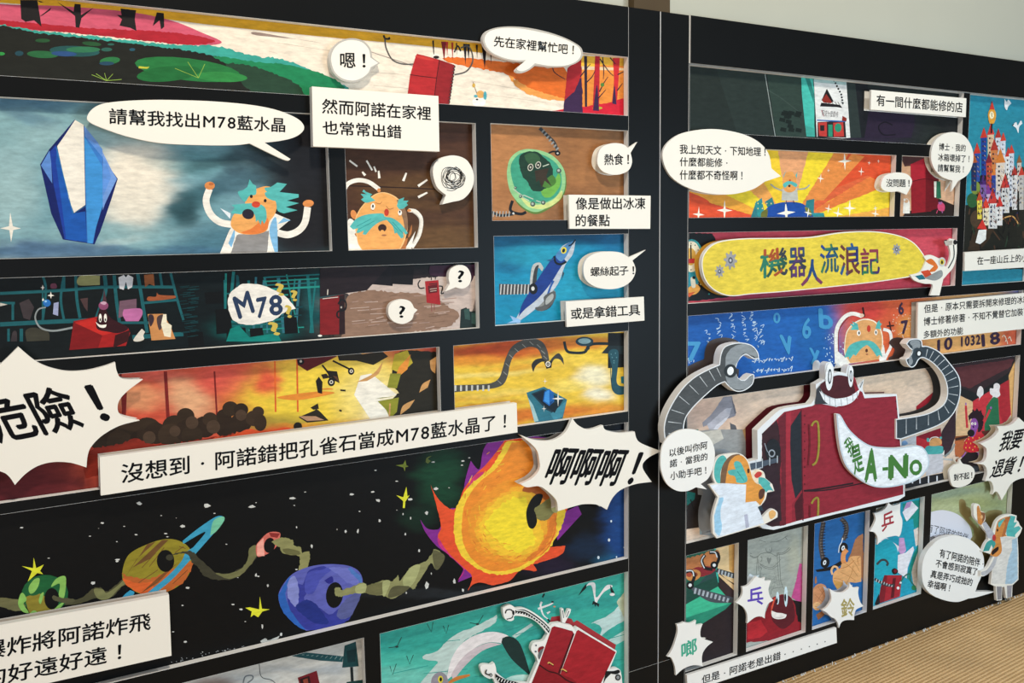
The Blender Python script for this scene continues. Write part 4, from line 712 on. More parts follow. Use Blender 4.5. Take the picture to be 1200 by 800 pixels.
# --- planets
P = pane('r5', 'large black space print of pierced planets and a flaming planet on a rock trail', '#070707', [(860, -160, 110, 150, '#14402a', .9), (760, 30, 70, 60, '#122e20', .7), (1720, 60, 90, 330, '#17407c', .95, 0), (1640, 230, 60, 60, '#1b5a7a', .6), (1560, 160, 110, 60, '#152a44', .7), (900, 380, 500, 26, '#24282c', .6), (1380, 240, 120, 60, '#241830', .7)], 14, warp=12, grain=.2)
a = fig('painted_stars', P, 'scattered white specks'); a.many = 1
for q in ('102,72,10', '480,50,9', '582,66,6', '637,105,8', '422,112,5', '776,100,8', '550,222,11', '228,215,6', '435,332,14', '858,66,14', '1062,150,5', '880,353,12', '856,436,7', '1093,432,8', '1130,455,9', '812,560,6', '868,607,9', '548,138,4', '756,16,5', '826,27,3', '1005,5,6', '950,655,4', '1055,648,6', '462,76,3', '785,115,6', '548,230,8', '1150,512,4', '1115,306,4', '1210,300,6', '1390,268,6'):
    x, y, r_ = map(float, q.split(',')); an = rnd.uniform(-1, .3); a.poly('#c9c9c4', [(x / 4 + r_ / 4 * math.cos(k * 1.26 + an) * rnd.uniform(.7, 1.3), 600 + y / 4 + r_ / 4 * .45 * math.sin(k * 1.26 + an) * rnd.uniform(.7, 1.4)) for k in range(5)], sm=False)
for q in ('190,70,6', '262,158,10', '420,90,8', '478,88,10', '580,40,9', '690,8,6', '725,28,8', '800,5,12', '700,103,6', '765,180,10', '800,345,16', '822,287,5', '930,325,12', '55,343,8', '970,365,9', '118,572,12', '30,535,10', '705,378,6', '380,80,4', '0,295,8'):
    x, y, r_ = map(float, q.split(',')); an = rnd.uniform(0, 3); a.poly('#c9c9c4', [(300 + x / 4 + r_ / 4 * .6 * math.cos(k * 1.26 + an) * rnd.uniform(.6, 1.3), 600 + y / 4 + r_ / 4 * math.sin(k * 1.26 + an) * rnd.uniform(.6, 1.4)) for k in range(5)], sm=False)
for q in ('560,603,6', '660,655,7', '448,716,12', '548,705,9', '573,744,14', '230,705,5', '170,735,14', '180,768,5', '832,565,9', '905,685,5', '840,690,13', '725,740,12', '485,796,5', '660,790,3', '0,755,4', '970,560,8', '1000,545,6', '965,580,6', '465,0,3', '760,-20,4'):
    x, y, r_ = map(float, q.split(',')); a.poly('#c9c9c4', [(300 + x / 4 + r_ / 4 * math.cos(k * 1.26) * rnd.uniform(.6, 1.3), 400 + y / 4 + r_ / 4 * .5 * math.sin(k * 1.26) * rnd.uniform(.6, 1.4)) for k in range(5)], sm=False)
for x, y in ((970, 770), (1180, 775), (456, 130), (650, 760)): a.poly('#c9c9c4', [(x / 4 + 5 * math.cos(k) * rnd.uniform(.3, 1), 400 + y / 4 + 3 * math.sin(k) * rnd.uniform(.3, 1)) for k in range(6)], sm=False)
for x, y, r_ in ((455, 130, 8), (405, 212, 8), (465, 42, 6), (490, 210, 5), (525, 165, 4)): a.ell('#c9d4dc', x, y, r_ * .7, r_, 15, n=8)
for k in range(26): x = rnd.uniform(800, 1200); a.ell('#8a8c8c', x, 700 - (x - 800) * .2 + rnd.uniform(-12, 8), 3, 2, 13, n=6)
for q in ('1205,600 1240,590 1270,560 1290,590 1340,590 1290,605', ): a.poly('#b9bab4', [(p[0] - 300 + 0, p[1]) for p in PT(14, q)] if 0 else PT(14, '20,605 45,590 60,600 110,580 90,600 40,615'), rough=.5)
g = fig('painted_yellow_stars', P, 'four spiky yellow stars'); g.split = 'painted_star'
for q, t in (('158,212! 170,262! 205,245! 188,275! 202,290! 175,285! 130,325! 150,275! 102,252! 155,262!', 13), ('1170,445! 1215,455! 1218,395! 1228,452! 1265,455! 1230,465! 1210,492! 1190,480! 1175,492! 1180,465! 1150,448!', 13), ('705,680! 710,725! 720,720! 700,750! 698,780! 688,780! 690,748! 658,720! 690,730!', 10), ('655,580! 690,575! 700,555! 705,580! 715,585! 700,590! 698,608! 690,590!', 10)): g.poly('#d8d834' if t != 10 or '705,680' in q else '#7d8a34', q, t)
g.poly('#5d6a34', '795,565! 800,545 825,535! 805,550! 820,560! 805,572!', 10)
g.poly('#4f6a38', '-80,0! ', 14) if 0 else None
h = fig('painted_rock_trail', P, 'khaki trail of broken rock linking the planets')
h.poly('#6b6844', '-60,400! 60,405 120,425 110,455 60,460 -60,420!', 13, rough=.6); h.poly('#4d4a32', '250,390 300,400 350,410 400,390 430,360 470,352 500,372 540,345 600,300 620,320 570,350 520,400 440,405 360,430 300,432 260,415', 13, rough=.6); h.poly('#7b7a4e', '440,362 480,360 500,378 550,345 600,300 610,320 560,355 510,405 460,405', 13)
k_ = fig('painted_green_planet', P, 'small green pierced planet'); k_.ell('#1c5c33', 210, 385, 110, 92, 13, -.1)
k_.poly('#8a7c2c', '120,400 160,390 200,385 240,440 260,455 230,480 180,500 140,475', 13, rough=.4)
for q in ('95,385 110,380 125,410 110,430 135,470 105,465 85,430', '140,380 135,350 160,315 185,310 180,345 160,375', '260,315 295,298 310,315 300,400 275,395 280,335 240,350', '182,415 190,385 205,375 200,405 190,430', '140,475 160,460 180,475 170,500 150,502', '245,465 280,430 300,425 275,455', '225,480 240,475 245,490 225,490'): k_.poly('#86b85a', q, 13)
k_.ell('#0b0b0b', 243, 405, 35, 50, 13); k_.poly('#56533a', '250,390 290,400 350,408 330,432 280,420 250,410', 13, rough=.4)
o2 = fig('painted_ringed_planet', P, 'olive and orange striped planet with a blue ring')
o2.poly('#8d8128', '575,270 590,220 620,185 690,150 760,128 820,128 870,150 900,190 902,240 880,300 830,350 760,380 690,388 640,375 600,345 575,315', 13); o2.poly('#b8602c', '575,290 600,300 700,310 800,270 900,230 880,300 830,350 760,380 690,388 640,375 600,345', 13, rough=1.3); o2.poly('#d8622c', '578,310 640,330 720,330 700,385 640,375 600,345', 13, rough=1)
for q in ('580,315! 690,150! 730,138! 640,220!', '620,260! 760,130! 790,130! 700,220!'): o2.poly('#6b4a28', q, 13)
for q in ('660,380! 760,290 830,240! 740,330!',): o2.poly('#7a4a26', q, 13)
for q in ('665,260 730,190', '700,255 770,165', '650,330 740,270', '840,160 870,170', '760,340 850,260', '810,335 880,270', '820,190 860,160'): o2.line('#6b4626', .8, q, 13)
o2.ell('#0b0b0b', 776, 228, 41, 52, 13)
o2.poly('#3f9fbd', '555,430! 625,370 720,320 850,215 880,190 960,110 990,60 1035,20! 1050,30 1040,60 990,115 900,200 830,270 760,330 640,415!', 13) if 0 else None
o2.poly('#3a97b8', '650,412! 700,370 790,295 850,230 870,190 905,165! 960,100 945,98 860,148! 855,135! 930,75 1010,22 1045,20 1050,40 1010,90 930,180 850,270 790,330 700,400!', 13); o2.poly('#74bf9c', '985,110! 1000,40 1045,20 1050,40 1015,88', 13); o2.poly('#3a97b8', '550,432! 580,390 610,365! 630,378 600,420!', 13)
h2 = fig('painted_rock_trail', P); h2.poly('#3c3a2c', '800,200 870,182 910,190 960,240 1010,280 1070,285 1130,260 1160,225 1170,170 1200,155 1215,190 1180,240 1120,300 1040,318 960,300 930,260 900,235 870,195', 13, rough=.7); h2.poly('#6f6e48', '1010,285 1070,288 1130,262 1160,225 1170,170 1200,155 1210,185 1180,240 1120,300 1060,310', 13, rough=.5); h2.ell('#3c3a2c', 795, 212, 17, 14, 13)
m_ = fig('painted_pink_planet', P, 'tiny pink ring-shaped planet'); m_.poly('#c9685c', '1200,160 1220,130 1260,95 1310,95 1312,120 1300,155 1270,185 1230,205 1205,205', 13); m_.poly('#e8a090', '1205,150! 1235,120! 1240,205! 1205,205!', 13); m_.poly('#8a2f2c', '1260,95! 1312,100! 1300,120! 1270,115!', 13); m_.ell('#0b0b0b', 1263, 155, 26, 36, 13, .2)
m_.poly('#8a8858', '1275,140 1300,125 1330,120 1370,130 1380,155 1410,165 1415,190 1450,185 1452,225 1440,260 1420,280! 1400,275! 1405,235 1400,205 1330,195 1310,165', 13, rough=.7); m_.poly('#66643e', '1330,170 1400,180 1400,200 1340,195', 13, rough=.5)
n_ = fig('painted_blue_planet', P, 'large indigo pierced planet'); n_.poly('#5a5fae', '105,400 120,350 170,290 250,255 340,243 430,250 480,275 500,320 490,390 430,500 330,545! 235,555! 170,510 125,460', 14)
for c_, q in (('#343a90', '150,310 215,340 250,270 330,255 280,300 240,370 230,420 300,450 350,480 400,440 440,410 440,500 330,545 240,550 180,510 150,440'), ('#2a5fb0', '105,400 125,350 160,300 160,330 140,370 150,430 180,490 230,550 170,515 125,460'), ('#474ea8', '240,290 300,270 360,260 300,320 270,380 230,370'), ('#6a70bc', '340,260 420,260 470,290 480,340 430,330 380,290'), ('#7f86c4', '150,330 180,300 200,360 190,440 150,400'), ('#22307c', '185,440 240,410 280,430 320,480 340,520 280,520 220,480'), ('#4a74b8', '440,260 490,300 497,340 480,320 440,280'), ('#565c90', '430,400 490,380 450,480 400,500 380,470'), ('#5a5fae', '340,300 362,310 355,330 330,325')): n_.poly(c_, q, 14, rough=.6)
n_.poly('#2b2c84', '320,320! 355,300 362,325 340,335', 14); n_.ell('#0b0b0b', 368, 388, 40, 61, 14, .1)
r_ = fig('painted_rock_trail', P); r_.poly('#8a8a5c', '370,355 395,352 400,365 450,348 500,330 520,345 560,330 600,318 640,322 668,295 672,325 700,290 725,260 760,245 800,225 820,200 840,172 885,205! 860,262 838,262 820,240 790,285 760,330 740,360 720,352 680,385 640,405 600,392 540,385 500,378 440,385 400,395 372,390', 14, rough=.6)
for c_, q in (('#6a6844', '520,345 600,330 590,385 520,380'), ('#a5a874', '690,310 730,255 770,250 740,330 700,355'), ('#56543a', '620,400 640,350 700,345 720,352 680,385'), ('#5c5a3e', '830,180 885,205 860,262 838,262'), ('#a5a874', '470,345 515,335 510,375 470,378'), ('#a5a874', '595,325 630,325 605,390 595,385')): r_.poly(c_, q, 14)
t_ = fig('painted_flaming_planet', P, 'flaming orange and yellow pierced planet')
fx = lambda s_: s_
t_.poly('#7d2a88', '337,226! 362,258 395,262 410,250 440,190 480,180 495,90 515,20! 545,50 560,-20 600,-80! 800,-60! 760,330! 470,447! 490,400! 437,350 395,320 355,270', 'f')
t_.poly('#7d2a88', '905,208! 855,262 820,300! 800,220! 892,178!', 'f')
t_.poly('#e0512c', '373,103! 397,150 440,188 468,180 490,120 530,70 580,20 640,-60! 800,-60! 860,180! 820,260 785,325! 848,318! 830,352 735,385! 745,408 690,404 655,440 605,455 590,458! 550,448 522,455 505,476! 520,430 500,405! 437,345 400,290 410,250 395,180', 'f', rough=.25)
t_.poly('#c8356c', '500,120 530,72 560,60 540,110 505,170 470,190', 'f', rough=.5); t_.poly('#c0307a', '400,290 437,345 495,400! 470,440! 490,402 437,352 405,320', 'f', rough=.3)
t_.poly('#eec83a', '455,250 470,170 520,100 590,40 640,-50! 790,-50! 850,200! 830,260 790,330 720,390 640,420 560,410 500,370 465,320', 'f', rough=.8)
t_.poly('#e68a2e', '483,250 495,170 540,100 610,40 660,-45! 760,-40 740,60 800,200 810,260 770,330 700,385 630,408 565,400 515,360 490,310', 'f', rough=.4)
t_.poly('#e99530', '505,260 520,190 590,120 680,80 760,100 810,190 815,265 775,340 700,378 600,370 535,335', 'f', rough=1.6)
t_.poly('#ecaa32', '530,270 545,210 600,150 680,110 740,120 790,200 800,270 750,340 680,370 600,350 550,320', 'f', rough=2); t_.poly('#eebf34', '545,262 565,205 620,150 695,125 735,160 750,225 775,290 730,340 670,355 610,345 565,305', 'f', rough=2); t_.poly('#f0d634', '565,255 590,205 645,160 700,150 725,190 730,260 745,300 700,335 645,330 600,300', 'f', rough=2.4)
for k in range(70):      # dry brush marks across the flames
    an = rnd.uniform(1.2, 5.6); rr = rnd.uniform(100, 185); x, y = 650 + rr * .92 * math.cos(an), 190 + rr * 1.2 * math.sin(an)
    if y > 40 or x < 640: t_.line(rnd.choice(['#eec83a', '#e99530', '#e8b030', '#d8702a']), .8, '%f,%f %f,%f' % (x, y, x - 14 * math.sin(an) + rnd.uniform(-3, 3), y + 18 * math.cos(an)), 'f')
t_.poly('#e68a2e', '745,120 800,150 818,210 803,270 770,325 745,345 775,285 785,225', 'f', rough=1.2); t_.poly('#d87a2c', '790,190 815,215 800,280 760,340 700,375 760,320 790,260', 'f', rough=1); t_.poly('#a85a28', '695,125 720,105 760,100 800,150 790,165 740,135', 'f', rough=.8)
for q in ('800,300 760,340 720,372', '810,270 790,320 760,352', '815,235 808,280', '780,345 740,375'): t_.line('#d8602c', .8, q, 'f')
t_.poly('#12120f', '710,205 722,165 745,138 768,140 760,170 745,200 748,235 735,258 718,250', 'f'); t_.poly('#7d7a4a', '745,210 738,190 765,170 800,150 830,180 805,205 780,230 750,225', 'f', rough=.5); t_.poly('#a8a56c', '800,160 825,150 820,200 800,195', 'f')
done(a, g, h, k_, o2, h2, m_, n_, r_, t_)
for q in ('white jagged scream burst over the flaming planet, narrow slanting letters', 'white two-line caption in the bottom left corner beneath the ringed planet'): ghost(P, q, '#cfc6bc')

# --- harbour panel
P = pane('r6a', 'print of a pale harbour with a crane hook, seen at the bottom edge', '#b9bab6', [(0, 800, 260, 40, '#a9b4b8', .7), (300, 730, 220, 30, '#a2aab0', .8), (500, 700, 90, 200, '#c4c2b8', .6), (200, 700, 200, 30, '#c9c7be', .6), (200, 820, 160, 60, '#d0cdc4', .7), (-200, 830, 140, 60, '#6a4a38', .8)], 14, warp=6, grain=.1)
a = fig('painted_crane', P, 'dark teal crane jib and cabin'); a.poly('#1d4a50', '160,672! 220,655! 410,675! 405,702! 300,695! 200,680!', 14); 
for k in range(9): a.line('#7f9a98', .6, '%d,%d %d,%d' % (215 + k * 22, 692 - (8 - k) * 3, 226 + k * 22, 668 + k), 14)
a.poly('#173f42', '415,625! 468,606! 482,722! 404,728!', 14, sm=False); a.poly('#0f2c30', '425,650! 470,640! 465,700! 430,705!', 14); a.line('#1a2224', 3.4, '448,725 452,800', 14); a.poly('#1a3a3a', '425,795! 500,785! 500,830! 420,840!', 14)
a.line('#2a3030', .8, '15,710 25,770 70,785 90,800', 14); a.line('#6a7074', 1.6, '-60,800 -50,770 -20,765 -15,780 -40,800', 14)
b = fig('painted_robot', P, 'dark red open fridge'); b.poly('#6a1a24', '195,775! 285,742! 300,810! 210,830!', 14, sm=False); b.poly('#2a1418', '205,782! 250,766! 262,830! 215,830!', 14); b.poly('#8a4030', '220,785! 242,778! 245,800! 225,806!', 14); done(a, b)

# --- gull panel
P = pane('r6b', 'teal seascape print with gulls and white foam streaks', '#3aa898', [(700, 600, 500, 60, '#2f978c', .7), (900, 720, 500, 60, '#52baa8', .7), (620, 640, 120, 30, '#2f978c', .6), (1300, 560, 400, 20, '#2d8f88', .6), (1500, 420, 500, 40, '#2a8a86', .6), (1750, 520, 120, 60, '#3aa89c', .7), (1150, 700, 140, 90, '#2a8074', .6), (700, 780, 160, 50, '#7fcabb', .6)], 14, warp=9, sc=(.02, .12), grain=.1)
a = fig('painted_foam', P, 'pale foam streaks')
a.poly('#b9cfc9', '770,800! 830,730 850,700 790,690 788,670 850,650 900,600 960,560 1040,530 1130,480! 1120,520 1060,555 980,600 940,650 900,740 880,830!', 14, rough=.5); a.poly('#cfd6d2', '1290,820! 1190,730! 1300,800!', 14) if 0 else None
a.poly('#b9d4d0', '1572,520! 1600,505 1640,490 1700,440 1715,400 1735,380! 1745,500! 1660,545 1600,600! 1620,545 1590,520', 14, rough=.4) ; a.poly('#aecfc8', '1650,600! 1740,545! 1745,590! 1690,620!', 14); a.poly('#b7c2a4', '1690,420! 1745,350! 1745,520! 1720,480', 14, rough=.4)
a.poly('#b9cfc9', '1200,580! 1290,520! 1300,530! 1215,590!', 14); a.ell('#b9d8cc', 1250, 800, 90, 40, 14)
for k in range(16): x, y = rnd.uniform(600, 1600), rnd.uniform(470, 780); a.line('#2f958c', .8, '%d,%d %d,%d' % (x, y, x + rnd.uniform(80, 240), y - rnd.uniform(15, 60)), 14)
b = fig('painted_gulls', P, 'black-tipped white gulls')
b.poly('#e4dede', '890,790! 915,690 960,620 1030,575 1110,560 1175,575 1200,600! 1160,615! 1090,610 1020,640 960,700 915,770!', 14); b.poly('#c9bcc0', '915,760! 960,690 1020,640 1090,612 1150,618! 1060,650 980,720 925,790!', 14)
b.poly('#1c3230', '1155,590! 1190,582 1240,620 1290,770! 1200,690 1150,610!', 14) ; b.poly('#8f8a94', '820,830! 825,775 860,748 895,770 905,830!', 14); b.ell('#d8c93a', 865, 783, 12, 17, 14); b.ell('#14181a', 866, 783, 6, 10, 14); b.poly('#c47a3a', '900,795! 940,770 1000,758! 1000,768 950,785 905,805!', 14)
b.poly('#e4e2e0', '345,350! 362,330 390,335 395,400 440,345 465,340! 470,350 430,375 405,410 395,430 388,415 375,350 360,342', 15); b.poly('#1c2426', '310,392! 335,350 350,335! 348,355!', 15); b.poly('#1c2426', '460,340! 480,375! 480,395! 462,370!', 15); b.poly('#1c2426', '380,415! 410,430! 405,445! 395,432! 392,445! 385,430! 375,435!', 15); b.ell('#e4e2e0', 470, 385, 12, 7, 15)
for q in ('500,100 490,130 510,200 550,235', '470,155 560,122 590,105', '540,190 565,175'): b.line('#e0dedc', 2.6, q, 'l', w1=1.2)
for q in ('520,35 505,65', '575,98 592,102', '545,235 572,262'): b.line('#1c2426', 2, q, 'l')
b.ell('#c9835a', 598, 137, 9, 6, 'l')
for q in ('802,522 822,562 830,515', '878,532 892,570 903,528', '622,635 660,630 683,585', '1002,517 1040,525 1065,482', '706,672 720,712 738,668', '628,720 640,762 658,710', '560,-20 600,-60'): b.line('#26403c', .8, q, 14, sm=False)
for x, y in ((660, 630), (1038, 524)): b.ell('#26403c', x, y, 8, 5, 14)
done(a, b)
# =================================================================== right page
# --- alley with the little repair shop
P = pane('q1', 'print of dark alley walls with a small red shop lit at the far end', '#222826', [(900, 150, 120, 80, '#2e4038', .9), (300, 330, 100, 60, '#2a302c', .8), (180, 400, 60, 60, '#262b28', .7), (720, 400, 130, 90, '#2a2032', .9), (560, 350, 20, 60, '#2c3634', .8), (960, 380, 60, 60, '#1c1c1e', .8)], 'b', warp=4, grain=.2)
a = fig('painted_walls', P, 'dark green house walls with pale edges')
a.poly('#26302c', '130,205! 370,232! 400,440! 130,420!', 'b', sm=False); a.poly('#222a26', '130,205! 215,215! 285,430! 130,420!', 'b', sm=False); a.poly('#2d3d36', '378,234! 490,245! 505,440! 408,436!', 'b', sm=False)
a.line('#8a9490', .9, '372,234 405,436', 'b', sm=False); a.line('#3c4a44', .8, '385,290 420,310 500,372', 'b', sm=False)
for k in range(14): x, y = 420 + rnd.uniform(0, 60), 350 + rnd.uniform(0, 60); a.poly('#17201c', '%d,%d! %d,%d! %d,%d! %d,%d!' % (x, y, x + 18, y + 4, x + 16, y + 16, x - 3, y + 12), 'b')
a.poly('#2a3432', '630,256! 680,260! 690,440! 640,440!', 'b', sm=False); a.poly('#1a1c20', '660,262! 700,265! 712,360! 690,440! 680,440!', 'b', sm=False); a.poly('#2a2032', '705,350! 820,340 850,380 840,440! 690,440!', 'b'); a.line('#17121c', 1.6, '790,430 750,430 735,405 755,390 780,400', 'b')
a.poly('#45b4a4', '488,245! 525,248! 530,300 530,400 532,437! 505,436! 498,380 490,300', 'b', sm=False); a.poly('#2c7a70', '488,245! 500,247! 528,330! 530,300! 515,250!', 'b', sm=False); a.poly('#3f9c8e', '500,400! 530,410! 532,437! 506,436!', 'b', sm=False)
a.poly('#dcdcd8', '528,248! 632,258! 645,440! 620,442! 538,437!', 'b', sm=False); a.poly('#9fb8b4', '528,248! 632,258! 632,272! 528,262!', 'b', sm=False)
b = fig('painted_shop', P, 'small red shop with a white sign and smoking chimney')
b.poly('#8a2c22', '570,283! 590,325! 583,330! 560,328! 553,320!', 'b', sm=False); b.poly('#1c1818', '570,283! 592,325! 585,325! 568,300! 552,322!', 'b'); b.poly('#1c1a1c', '552,328! 612,335! 620,345! 600,342! 548,340!', 'b'); b.poly('#2a2022', '540,390! 628,385! 632,440! 540,438!', 'b', sm=False)
b.poly('#b93a34', '542,392! 570,390! 570,436! 545,434!', 'b', sm=False); b.poly('#b93a34', '590,392! 622,390! 625,436! 592,437!', 'b', sm=False); b.poly('#2c8a6c', '574,398! 588,398! 588,437! 575,436!', 'b', sm=False); b.poly('#232022', '548,400! 562,400! 562,418! 549,418!', 'b'); b.ell('#2c8a6c', 606, 408, 11, 14, 'b'); b.line('#2d62a8', 1.4, '538,384 630,388', 'b')
b.poly('#e0deda', '550,345! 612,352! 610,378! 548,373!', 'b', sm=False); b.line('#a92c34', .8, '553,352 560,372', 'b'); b.poly('#8a2c22', '620,370! 634,378! 632,388! 618,386!', 'b')
for k in range(9): b.ell('#1a1a1c', 593 + k * 4.6 - (k > 5) * (k - 5) * 3, 257 + k * 9, 3.4, 3.4, 'b', n=8)
for k in range(6): b.line('#222222', .6, '%d,%d %d,%d' % (565 + k * 10, 325 + rnd.uniform(-4, 4), 572 + k * 10, 338 + rnd.uniform(-4, 4)), 'b')
done(a, b)
# the shop sign's small marks
letters(P, [('阿諾什麼都修', (555, 351), (607, 356), (554, 371))], 'b', top(P, .00002), '#2a2226', 0, name='painted_shop_sign'); top(P, .00002)
ghost(P, 'thin white one-line caption in the top strip of the right page', '#e4e0d8'); ghost(P, 'round white three-line bubble between the red fridge and the hill castle')

# --- sunburst
P = pane('q2a', 'bright sunburst print: scientist standing on a blue globe with stars', '#ecd034', [(150, 660, 110, 70, '#d8502c', .9)], 'b', warp=3, grain=.06)
a = fig('painted_rays', P, 'fan of yellow, orange and red rays'); cx_, cy_ = 448, 720
for a0, a1, c_ in ((182, 196, '#d85030'), (196, 206, '#e8a23c'), (206, 222, '#ecd034'), (222, 240, '#e6a052'), (240, 262, '#ecc634'), (262, 285, '#e0a070'), (285, 302, '#ecd034'), (302, 318, '#e08a44'), (318, 329, '#d8623a'), (329, 338, '#e07a3c'), (338, 350, '#ecd034'), (350, 358, '#e8a84a')):
    p = [(cx_, cy_)] + [(cx_ + 420 * math.cos(math.radians(t)), cy_ + 420 * math.sin(math.radians(t))) for t in (a0, (a0 + a1) / 2, a1)]; a.poly(c_, [(760 + x / 2.7273, y / 2.7273) for x, y in p], sm=False, rough=.5)
a.poly('#d8502c', '640,490! 770,495! 775,600! 700,560! 600,600! 560,640!', 'b', sm=False) ; a.poly('#d8502c', '125,610! 190,640! 230,700! 125,705!', 'b', rough=.6); a.poly('#e08a44', '560,640! 690,500! 650,490! 540,640!', 'b', sm=False)
b = fig('painted_globe', P, 'blue globe with little buildings')
for q, c_ in (('325,700! 345,640! 352,672! 362,700!', '#2f7a80'), ('340,650! 362,632! 372,690! 352,700!', '#2f8a8c'), ('372,645! 395,630! 405,660! 385,672!', '#2f7a80'), ('505,640! 530,635! 528,690! 500,665!', '#2f7a80'), ('520,680! 560,680! 565,700! 515,700!', '#2f8a8c')): b.poly(c_, q, 'b', sm=False)
for k in range(8): b.ell('#e8d27a', 350 + (k % 4) * 14, 650 + (k // 4) * 16, 2.2, 3, 'b', n=4)
b.poly('#1d4a9a', '360,700! 378,665 410,650 450,645 490,650 515,670 530,700!', 'b'); b.poly('#6a6a2c', '360,680 380,668 378,695 362,698', 'b'); b.poly('#7a7a34', '500,660 518,672 520,690 505,680', 'b')
c = fig('painted_stars', P, 'white stars'); c.split = 'painted_star'
for x, y, r_ in ((160, 685, 26), (243, 672, 34), (440, 680, 40), (510, 680, 18), (605, 682, 22), (643, 665, 28), (575, 667, 16), (627, 515, 30), (550, 570, 16), (680, 548, 14), (725, 683, 18), (705, 520, 8), (735, 515, 7), (575, 545, 7), (725, 665, 10)): c.star('#efe9d8', x, y, r_, 'b', rot=-math.pi / 2 + rnd.uniform(-.2, .2), ri=.2)
e = fig('painted_man', P, 'grey-coated scientist spreading his arms')
e.line('#9aa09a', 1.6, '430,610 405,600 390,588', 'b'); e.line('#9aa09a', 1.6, '470,605 500,602 515,590', 'b'); e.poly('#b9b9b0', '428,600! 475,600! 478,642! 425,640!', 'b'); e.line('#222222', .8, '440,640 438,652', 'b'); e.line('#222222', .8, '462,640 466,650', 'b')
e.poly('#e09a52', '430,575 440,552 462,550 472,575 470,605 450,615 432,605', 'b'); e.poly(TEAL, '436,555! 440,545! 432,558! 430,570!', 'b'); e.poly(TEAL, '462,545! 470,560! 476,548! 474,570!', 'b'); e.poly(TEAL, '430,588 450,578 475,588 470,598 452,588 436,600', 'b'); e.ell('#c8402f', 452, 576, 3, 3, 'b'); e.ell('#3a2420', 450, 594, 4, 4, 'b')
done(a, b, c, e); ghost(P, 'large white oval bubble of three text lines over the yellow sunburst', '#e9e2d0'); ghost(P, 'tiny white oval bubble straddling the bar left of the red fridge')

# --- fridge customer
P = pane('q2b', 'small print of a tall red fridge in a peach room with two tiny figures', '#c99a76', [(560, 720, 30, 60, '#d8b08a', .6)], 4, warp=2, grain=.08)
a = fig('painted_room', P); a.poly('#4a2c2a', '620,730! 740,735! 740,790! 690,775! 640,780!', 4, sm=False); a.poly('#1f1614', '700,1000! 700,980! 960,960! 1000,1040! 620,1040!', 4, sm=False); a.poly('#251a18', '640,1000! 800,930! 960,960! 960,1040! 620,1040!', 4, sm=False); a.poly('#d2a684', '800,700! 870,700! 870,960! 800,930!', 4, sm=False); a.poly('#3a2622', '795,830! 870,760! 872,960! 800,930!', 4, sm=False) if 0 else None
b = fig('painted_fridge', P, 'tall red fridge'); b.poly('#8f1c26', '668,770! 760,730! 765,990! 672,1000!', 4, sm=False); b.poly('#6a141c', '740,738! 800,760! 800,975! 738,995!', 4, sm=False); b.poly('#a82330', '668,770! 735,740! 735,835! 670,850!', 4, sm=False); b.line('#4a1016', .8, '670,852 735,838 798,850', 4)
c = fig('painted_figures', P); c.poly('#2a6a4c', '785,850! 808,850! 812,930! 790,930!', 4); c.poly('#e8e2d4', '778,850! 790,850! 788,925! 780,925!', 4)
c.poly('#e4ded2', '636,945 650,930 664,950 665,1000! 632,1000!', 4); c.ell('#cfa27c', 648, 942, 10, 9, 4); c.ell('#e4ded2', 640, 936, 5, 6, 4); c.poly('#c8466a', '795,960 812,948 828,962 825,988 800,985', 4); c.ell('#9a5a8c', 808, 950, 9, 9, 4); c.ell('#2a1a20', 806, 941, 10, 6, 4); c.line('#c8466a', 1, '795,985 790,1000', 4); c.line('#9a5a8c', 1, '815,985 818,998', 4); done(a, b, c)
ghost(P, 'tiny white oval bubble straddling the bar left of the red fridge'); ghost(P, 'round white three-line bubble between the red fridge and the hill castle')

# --- title strip
P = pane('q3', 'crimson print behind the yellow title board, with a clock at its left end', '#c84654', [(600, 265, 700, 18, '#93304e', .7), (900, 150, 100, 100, '#d05460', .7)], 'c', warp=4, grain=.06)
a = fig('painted_dark_corner', P); a.poly('#141618', '100,60! 205,65! 215,95 200,130 185,160 190,200 230,240 300,262! 100,285!', 'c', rough=.5); 
for k in range(26): a.ell(rnd.choice(['#c9c9a0', '#2a8a80', '#c88a34', '#e0e0d0', '#4a7a9a']), rnd.uniform(125, 240), rnd.uniform(190, 268), 3, 2.5, 'c', n=6)
b = fig('painted_clock', P, 'round cream clock face with a teal rim'); b.ell('#3a9a9c', 138, 138, 36, 56, 'c'); b.ell('#e6dcc0', 136, 138, 31, 50, 'c'); b.ell('#cfa04a', 134, 138, 18, 28, 'c'); b.poly('#b93434', '125,145! 155,143! 155,158! 125,160!', 'c'); b.line('#1c2020', 1.6, '135,100 136,145', 'c')
for k in range(12): b.ell('#2a2a28', 136 + 26 * math.cos(k * .5236), 138 + 42 * math.sin(k * .5236), 2, 2.4, 'c', n=6)
c = fig('painted_toys', P); c.poly('#2f8a9a', '122,190! 150,190 160,215 150,240 122,235!', 'c'); c.poly('#e0a04a', '125,240 150,225 165,240 150,258 122,258', 'c'); c.poly('#e0d8c0', '135,205 148,210 150,235 138,235', 'c'); c.ell('#1c1c1c', 145, 205, 5, 5, 'c'); c.poly('#c85a34', '122,255! 150,250! 130,268!', 'c'); done(a, b, c)

